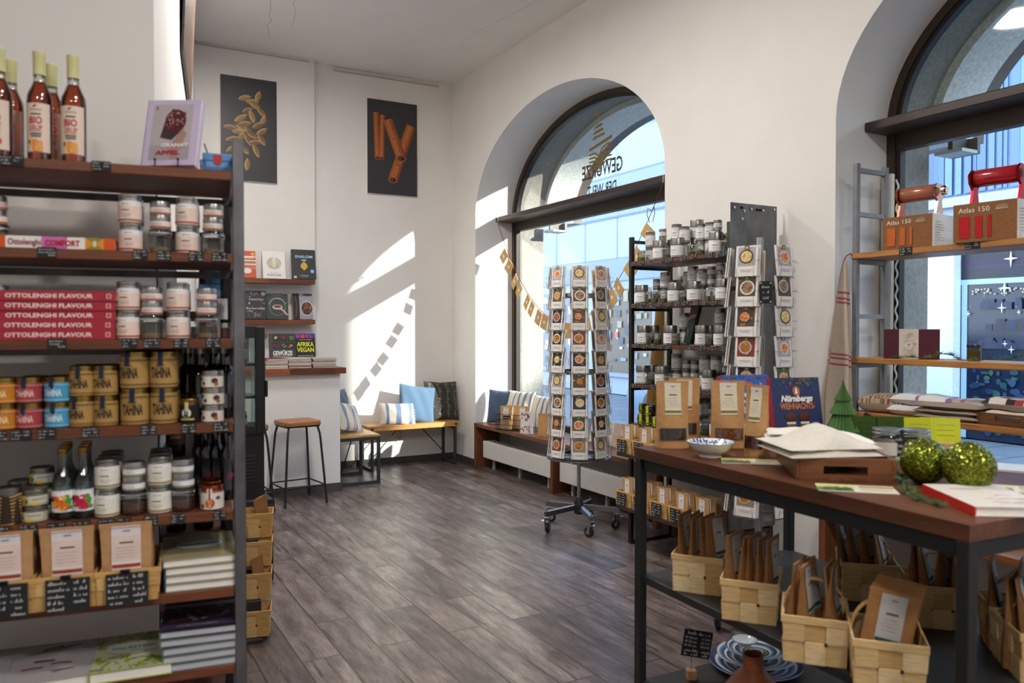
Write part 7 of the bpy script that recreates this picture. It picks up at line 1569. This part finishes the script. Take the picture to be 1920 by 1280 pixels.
# ================================================================ shelf in the second window
GX, GY = 3.90, 3.03
GZ = [1.965, 1.375, 1.07]
t = thing('window_shelf', 'steel ladder shelf with light wood boards standing in the second window', 'shelf', (GX, GY, SZ)); 
for y in (0, -2.75):
    for x in (0, .25): b = MB(); b.box(x, y - .03, .001, x + .03, y, 2.475 - SZ, 'blacksteel', '77797c', .002); obj(b, 'post', t)
    for z in (2.45, 2.20, 1.93, 1.62, 1.34, 1.03): b = MB(); b.box(.028, y - .027, z - .025 - SZ, .252, y - .003, z - SZ, 'blacksteel', '85878a'); obj(b, 'rung', t)
for z in GZ: b = MB(); b.box(-.01, -2.78, z - .032 - SZ, .29, .0, z - SZ, 'wood_y', 'b07a42', .003); obj(b, 'board', t)
def gp(px, off=.1): d = ray(px, 612); k = (GX + off) / d.x; return d.y * k
window_bench('dark wood window seat under the second window, behind the table', -.02, 3.15, 3.78, (1.6,))
# pasta machines on their boxes
def pasta(label, px, off, col, boxcol, win, s=1.0, crank=False):
    y = gp(px, off); a = radians(-84); t = thing('pasta_machine_box', label.replace('pasta machine', 'pasta machine carton'), 'box', (GX + off, y, GZ[0] + .0005), a); b = MB(); w, d_, h = .225 * s, .21 * s, .145 * s
    b.box(-w / 2, -d_ / 2, 0, w / 2, d_ / 2, h, 'kraft', 'e0dcd6', .001); d = Draw(b, front(0, -d_ / 2), eps=.0004, mat='kraft'); d.rect(-w / 2, 0, w / 2, h, '8a5c38'); d.text('Atlas 150', -w * .42, h * .77, h * .13, 'e6e0d8', 'l', width=w * .5)
    for k in range(5): d.line([(w * (.2 + .035 * k) - w * .016, h * .81), (w * (.2 + .035 * k), h * (.93 - .012 * abs(k - 2))), (w * (.2 + .035 * k) + w * .016, h * .81)], w * .006, 'd8d0c4')
    d.rect(w * .18, h * .785, w * .36, h * .80, 'd8d0c4')
    for x, ww in ((-.40, .17), (-.14, .11), (.06, .05)): d.rect(w * x, h * .1, w * (x + ww), h * .66, win)
    d2 = Draw(b, plane((w / 2, 0, 0), (0, 1, 0), (0, 0, 1), (1, 0, 0)), eps=.0004); rn = R(2)
    for k in range(8): d2.rect(-d_ * .4, h * (.2 + .08 * k), -d_ * .4 + rn.uniform(.05, .1), h * (.22 + .08 * k), 'b9b4ae')
    obj(b, 'carton', t)
    t = thing('pasta_machine', label, 'pasta machine', (GX + off, y, GZ[0] + .001 + h), a); b = MB(); b.box(-.095 * s, -.05 * s, 0, .095 * s, .05 * s, .008, 'gloss', col, .002); obj(b, 'base', t)
    H = .125 * s
    for x in (-.085, .085):
        b = MB(); x *= s; b.prism([(-.03 * s, .008), (.03 * s, .008), (.02 * s, H * .5), (.045 * s, H * .8), (.03 * s, H * 1.08), (-.02 * s, H * 1.12), (-.045 * s, H * .95), (-.04 * s, H * .7), (-.015 * s, H * .5)], x - .006, x + .006, 'metal' if x < 0 or crank else 'chrome', col if x < 0 or crank else 'c9a090', 'x'); obj(b, 'side_plate', t)
    b = MB(); b.M = Matrix.Translation((0, 0, H * .86)) @ Matrix.Rotation(pi / 2, 4, 'Y'); b.lathe([(.032 * s, -.079 * s), (.034 * s, -.075 * s), (.034 * s, .075 * s), (.032 * s, .079 * s)], 'gloss', col, 10); obj(b, 'roller_housing', t)
    b = MB(); b.M = Matrix.Translation((.10 * s, 0, H * .86)) @ Matrix.Rotation(pi / 2, 4, 'Y'); b.lathe([(.018 * s, 0), (.022 * s, .004), (.022 * s, .02), (.016 * s, .026), (0, .026)], 'chrome', 'd8c0b4' if not crank else col, 16); obj(b, 'dial', t)
    if crank:
        b = MB(); b.tube([(.10 * s, 0, H * .5), (.16 * s, 0, H * .5)], .006, 'chrome', 'c0c0c0', 8); b.tube([(.13 * s, -.02, H * .55), (.26 * s, -.02, H * .57)], [.010, .014], 'gloss', col, 12); obj(b, 'crank', t)
pasta('copper coloured pasta machine standing on its brown carton', 1722, .13, '9c5a44', '8a5c38', 'c2622c', 1.2)
pasta('red pasta machine with chrome ends standing on its brown carton', 1868, .12, 'a01822', '8a5c38', 'b81a20', 1.3, True)
chalk('chalk price tag on the top window board under the copper machine', (GX - .0115, gp(1697, -.01), GZ[0] - .016), radians(-90), .075, .045, 3, 'chalk tags on the window shelf'); chalk('chalk price tag on the top window board under the red machine', (GX - .0115, gp(1822, -.01), GZ[0] - .016), radians(-90), .075, .04, 1, 'chalk tags on the window shelf')
# gift box, jar and fir garland on the middle board
y = gp(1712, .13); t = thing('gift_box', 'aubergine gift box with a printed white band on the middle window board', 'box', (GX + .12, y, GZ[1] + .0005), radians(-58)); b = MB(); w, d_, h = .27, .12, .16; b.box(-w / 2, -d_ / 2, 0, w / 2, d_ / 2, h, 'coated', '521c2c', .002); obj(b, 'carton', t)
b = MB(); x0, x1 = -w * .22, w * .13; b.box(x0, -d_ / 2 - .001, 0, x1, d_ / 2 + .001, h + .001, 'coated', 'd6cfc4'); d = Draw(b, front(0, -d_ / 2 - .001)); rn = R(3)
for k in range(26): d.ring(rn.uniform(x0 + .02, x1 - .02), rn.uniform(.02, h - .02), .008, .0095, 'b9ae9c', 0, 4)
xm = (x0 + x1) / 2; d.ell(xm, h * .44, .022, .022, 'ddd8ce'); d.ell(xm, h * .48, .006, .006, 'a8883c', 8); d.rect(xm - .014, h * .37, xm + .014, h * .38, '5a5a5a'); obj(b, 'band', t)
place('wjar', jar_maker('mustard_jar', 'jar', .033, .085, .018, .034, '4a4a50', lab=(.012, .052, 2.0, '4a3c14'), fill=('7a5a14', .8), kind='tin'), 'small jar with grey lid and gold label on the middle window board', (GX + .13, gp(1827, .13), GZ[1] + .0005), radians(-60))
sprig('fir garland lying along the middle window board', [(GX + .03, gp(1672, .03), GZ[1] + .006), (GX + .03, gp(1705, .03), GZ[1] + .012), (GX + .04, gp(1745, .04), GZ[1] + .01), (GX + .03, gp(1765, .03), GZ[1] + .035), (GX + .03, gp(1785, .03), GZ[1] + .03), (GX + .02, gp(1800, .02), GZ[1] + .006), (GX + .03, gp(1840, .03), GZ[1] + .01), (GX + .04, gp(1868, .04), GZ[1] + .02), (GX + .04, gp(1890, .04), GZ[1] + .015), (GX + .05, gp(1930, .05), GZ[1] + .05)], 9, 700, .034)
# towels on the lowest board
def rs(base, c, p): return lambda u, v: c if (u * p) % 1 >.88 else base
folded('rolled beige woven throw with red flecks at the left end of the lowest board', (GX + .12, gp(1668, .12), GZ[2] + .0005), radians(-75), .28, .22, .105, 'a8957e', None, 'throw', 'woven_throw', None, 1, 2, lambda u, v: R(int(u * 44) * 97 + int(v * 30)).choice(['a8957e', 'b9a68c', '8e3a40', '7a6852', 'a8957e', '94826a']), 0, 44)
folded('white linen towel with purple stripes folded on the lowest window board', (GX + .14, gp(1735, .14), GZ[2] + .0005), radians(-80), .30, .20, .115, 'dcdad8', None, 'towel', 'folded_towel', 'folded towels on the window board', 2, 4, rs('dedcda', '9a6a9c', 4))
folded('stack of striped grey linen towels folded before the wooden window tray', (GX + .08, gp(1788, .08), GZ[2] + .0005), radians(-85), .32, .2, .085, '9a8a78', '7c6e60', 'towel', 'folded_towel', 'folded towels on the window board', 3, 6)
folded('pale towel with a pink edge lying behind the grey linen towels', (GX + .2, gp(1818, .2), GZ[2] + .0005), radians(-85), .40, .12, .105, 'd8cfc8', None, 'towel', 'folded_towel', 'folded towels on the window board', 2, 8, rs('d8cfc8', 'c08a90', 2))
t = thing('wooden_tray', 'brown wooden tray with slot handle on the lowest window board', 'tray', (GX + .02, gp(1832, .02), GZ[2] + .0005), radians(-90)); b = MB(); b.box(0, 0, 0, .4, .22, .008, 'wood_x', '5a3a20'); b.box(0, 0, .008, .4, .012, .024, 'wood_x', '6a4526'); b.box(0, 0, .046, .4, .012, .058, 'wood_x', '6a4526'); b.box(0, 0, .024, .09, .012, .046, 'wood_x', '6a4526'); b.box(.21, 0, .024, .4, .012, .046, 'wood_x', '6a4526'); b.box(0, .208, .008, .4, .22, .058, 'wood_x', '6a4526'); b.box(0, .012, .008, .012, .208, .058, 'wood_x', '6a4526'); b.box(.388, .012, .008, .4, .208, .058, 'wood_x', '6a4526'); obj(b, 'body', t)
folded('patterned beige and red cloth heaped in the window tray', (GX + .13, gp(1832, .02) - .19, GZ[2] + .01), radians(-90), .36, .18, .125, 'cfc0b4', None, 'cloth', 'folded_cloth', None, 2, 12, lambda u, v: R(int(u * 9) * 31 + int(v * 7)).choice(['d8cec6', 'cfc0b4', 'a04448', '3a3434', 'd8cec6', 'd4c8bc']))
# linen towel hanging from the ladder
t = thing('linen_towel', 'long natural linen towel with red stripes hanging from the shelf ladder', 'towel', (GX - .03, GY - .005, 0)); b = MB()
def tw(u, v):
    z = 1.93 - 1.02 * v; wd = .03 + .30 * min(1, v * 1.25) ** .8; x = -(u - .12) * wd * .55 - .02 * sin(u * 9) * v; y = .02 + (u - .5) * wd * .35 + .035 * sin(u * 11 + v) * min(1, v * 2); zz = z + .10 * v * (u - .55) * (1 if u > .5 else .5) + (.02 * sin(u * 7) if v > .9 else 0)
    return (x, y, zz)
def tcol(u, v):
    for c in (.18, .52): 
        q = v - c + .001
        for k in (0, .028, .056): 
            if 0 < q - k < .010: return 'a85a60'
    return 'c2b5a5' if u < .7 else '9a8c7e'
b.grid(tw, 34, 90, 'fabric', 'b9ab9c', tcol); o = obj(b, 'cloth', t, smooth=80); m_ = o.modifiers.new('thickness', 'SOLIDIFY'); m_.thickness = .0025
b = MB(); b.tube([(.03, 0, 1.95), (.01, -.0, 1.965), (-.012, .01, 1.95), (-.02, .02, 1.925)], .004, 'cloth', 'a04450', 6); obj(b, 'loop', t)
t = thing('towel_tag', 'black and white price tag hanging at the left end of the lowest board', 'tag', (GX - .014, gp(1632, -.01), GZ[2] - .02), (0, radians(0), radians(-80))); b = MB(); b.M = Matrix.Rotation(radians(25), 4, 'Y'); b.box(-.03, -.002, -.03, .03, 0, .012, 'matte', '2a2a28'); b.box(.0, -.004, -.075, .035, -.002, -.02, 'paper', 'd6d6d2'); obj(b, 'card', t)
# white cable strip of lights along the window frame
t = thing('light_strip', 'white spiral light strip standing at the left frame of the second window', 'light strip', (XF - .03, 3.10, .55)); b = MB(); b.box(-.035, -.01, 0, .0, .06, 1.92, 'satin', 'd8cdb8', .003); obj(b, 'channel', t)
b = MB(); pts = [(-.012 + .006 * cos(k * .9), -.035 + .006 * sin(k * .9), .02 + k * .0125) for k in range(150)]; b.tube(pts, .006, 'satin', 'e6e2da', 5); obj(b, 'coil', t)
# books on the second window seat
for q in range(3): book('cookbook %s on the second window seat' % ['with leaf pattern lying lowest', 'with white cover lying in the middle', 'with pale blue cover lying uppermost'][q], .21, .28, .026, ['4a7a5c', 'd8d4cc', 'b9cad4'][q], (3.96, 2.28 - .04 * q, SZ + .001 + q * .0265), radians(-68 - 4 * q), (lambda d, w, h: [d.ell(R(k).uniform(-.44, .44) * w, R(k + 99).uniform(.05, .95) * h, w * .05, w * .02, ['2f5a44', 'b9c8b4', '5c8a6a', '7aa884'][k % 4], 8, rot=k) for k in range(120)]) if q == 0 else None, None, 'cookbooks on the second window seat')
for q in range(3): book('white edged book, %s of three lying far on the second window seat' % ORD[q], .2, .26, .02, ['b02830', 'dcd8d0', 'c9c0b4'][q], (3.98, 2.72, SZ + .001 + q * .0205), radians(-85 + 5 * q), None, None, 'books far on the second window seat')
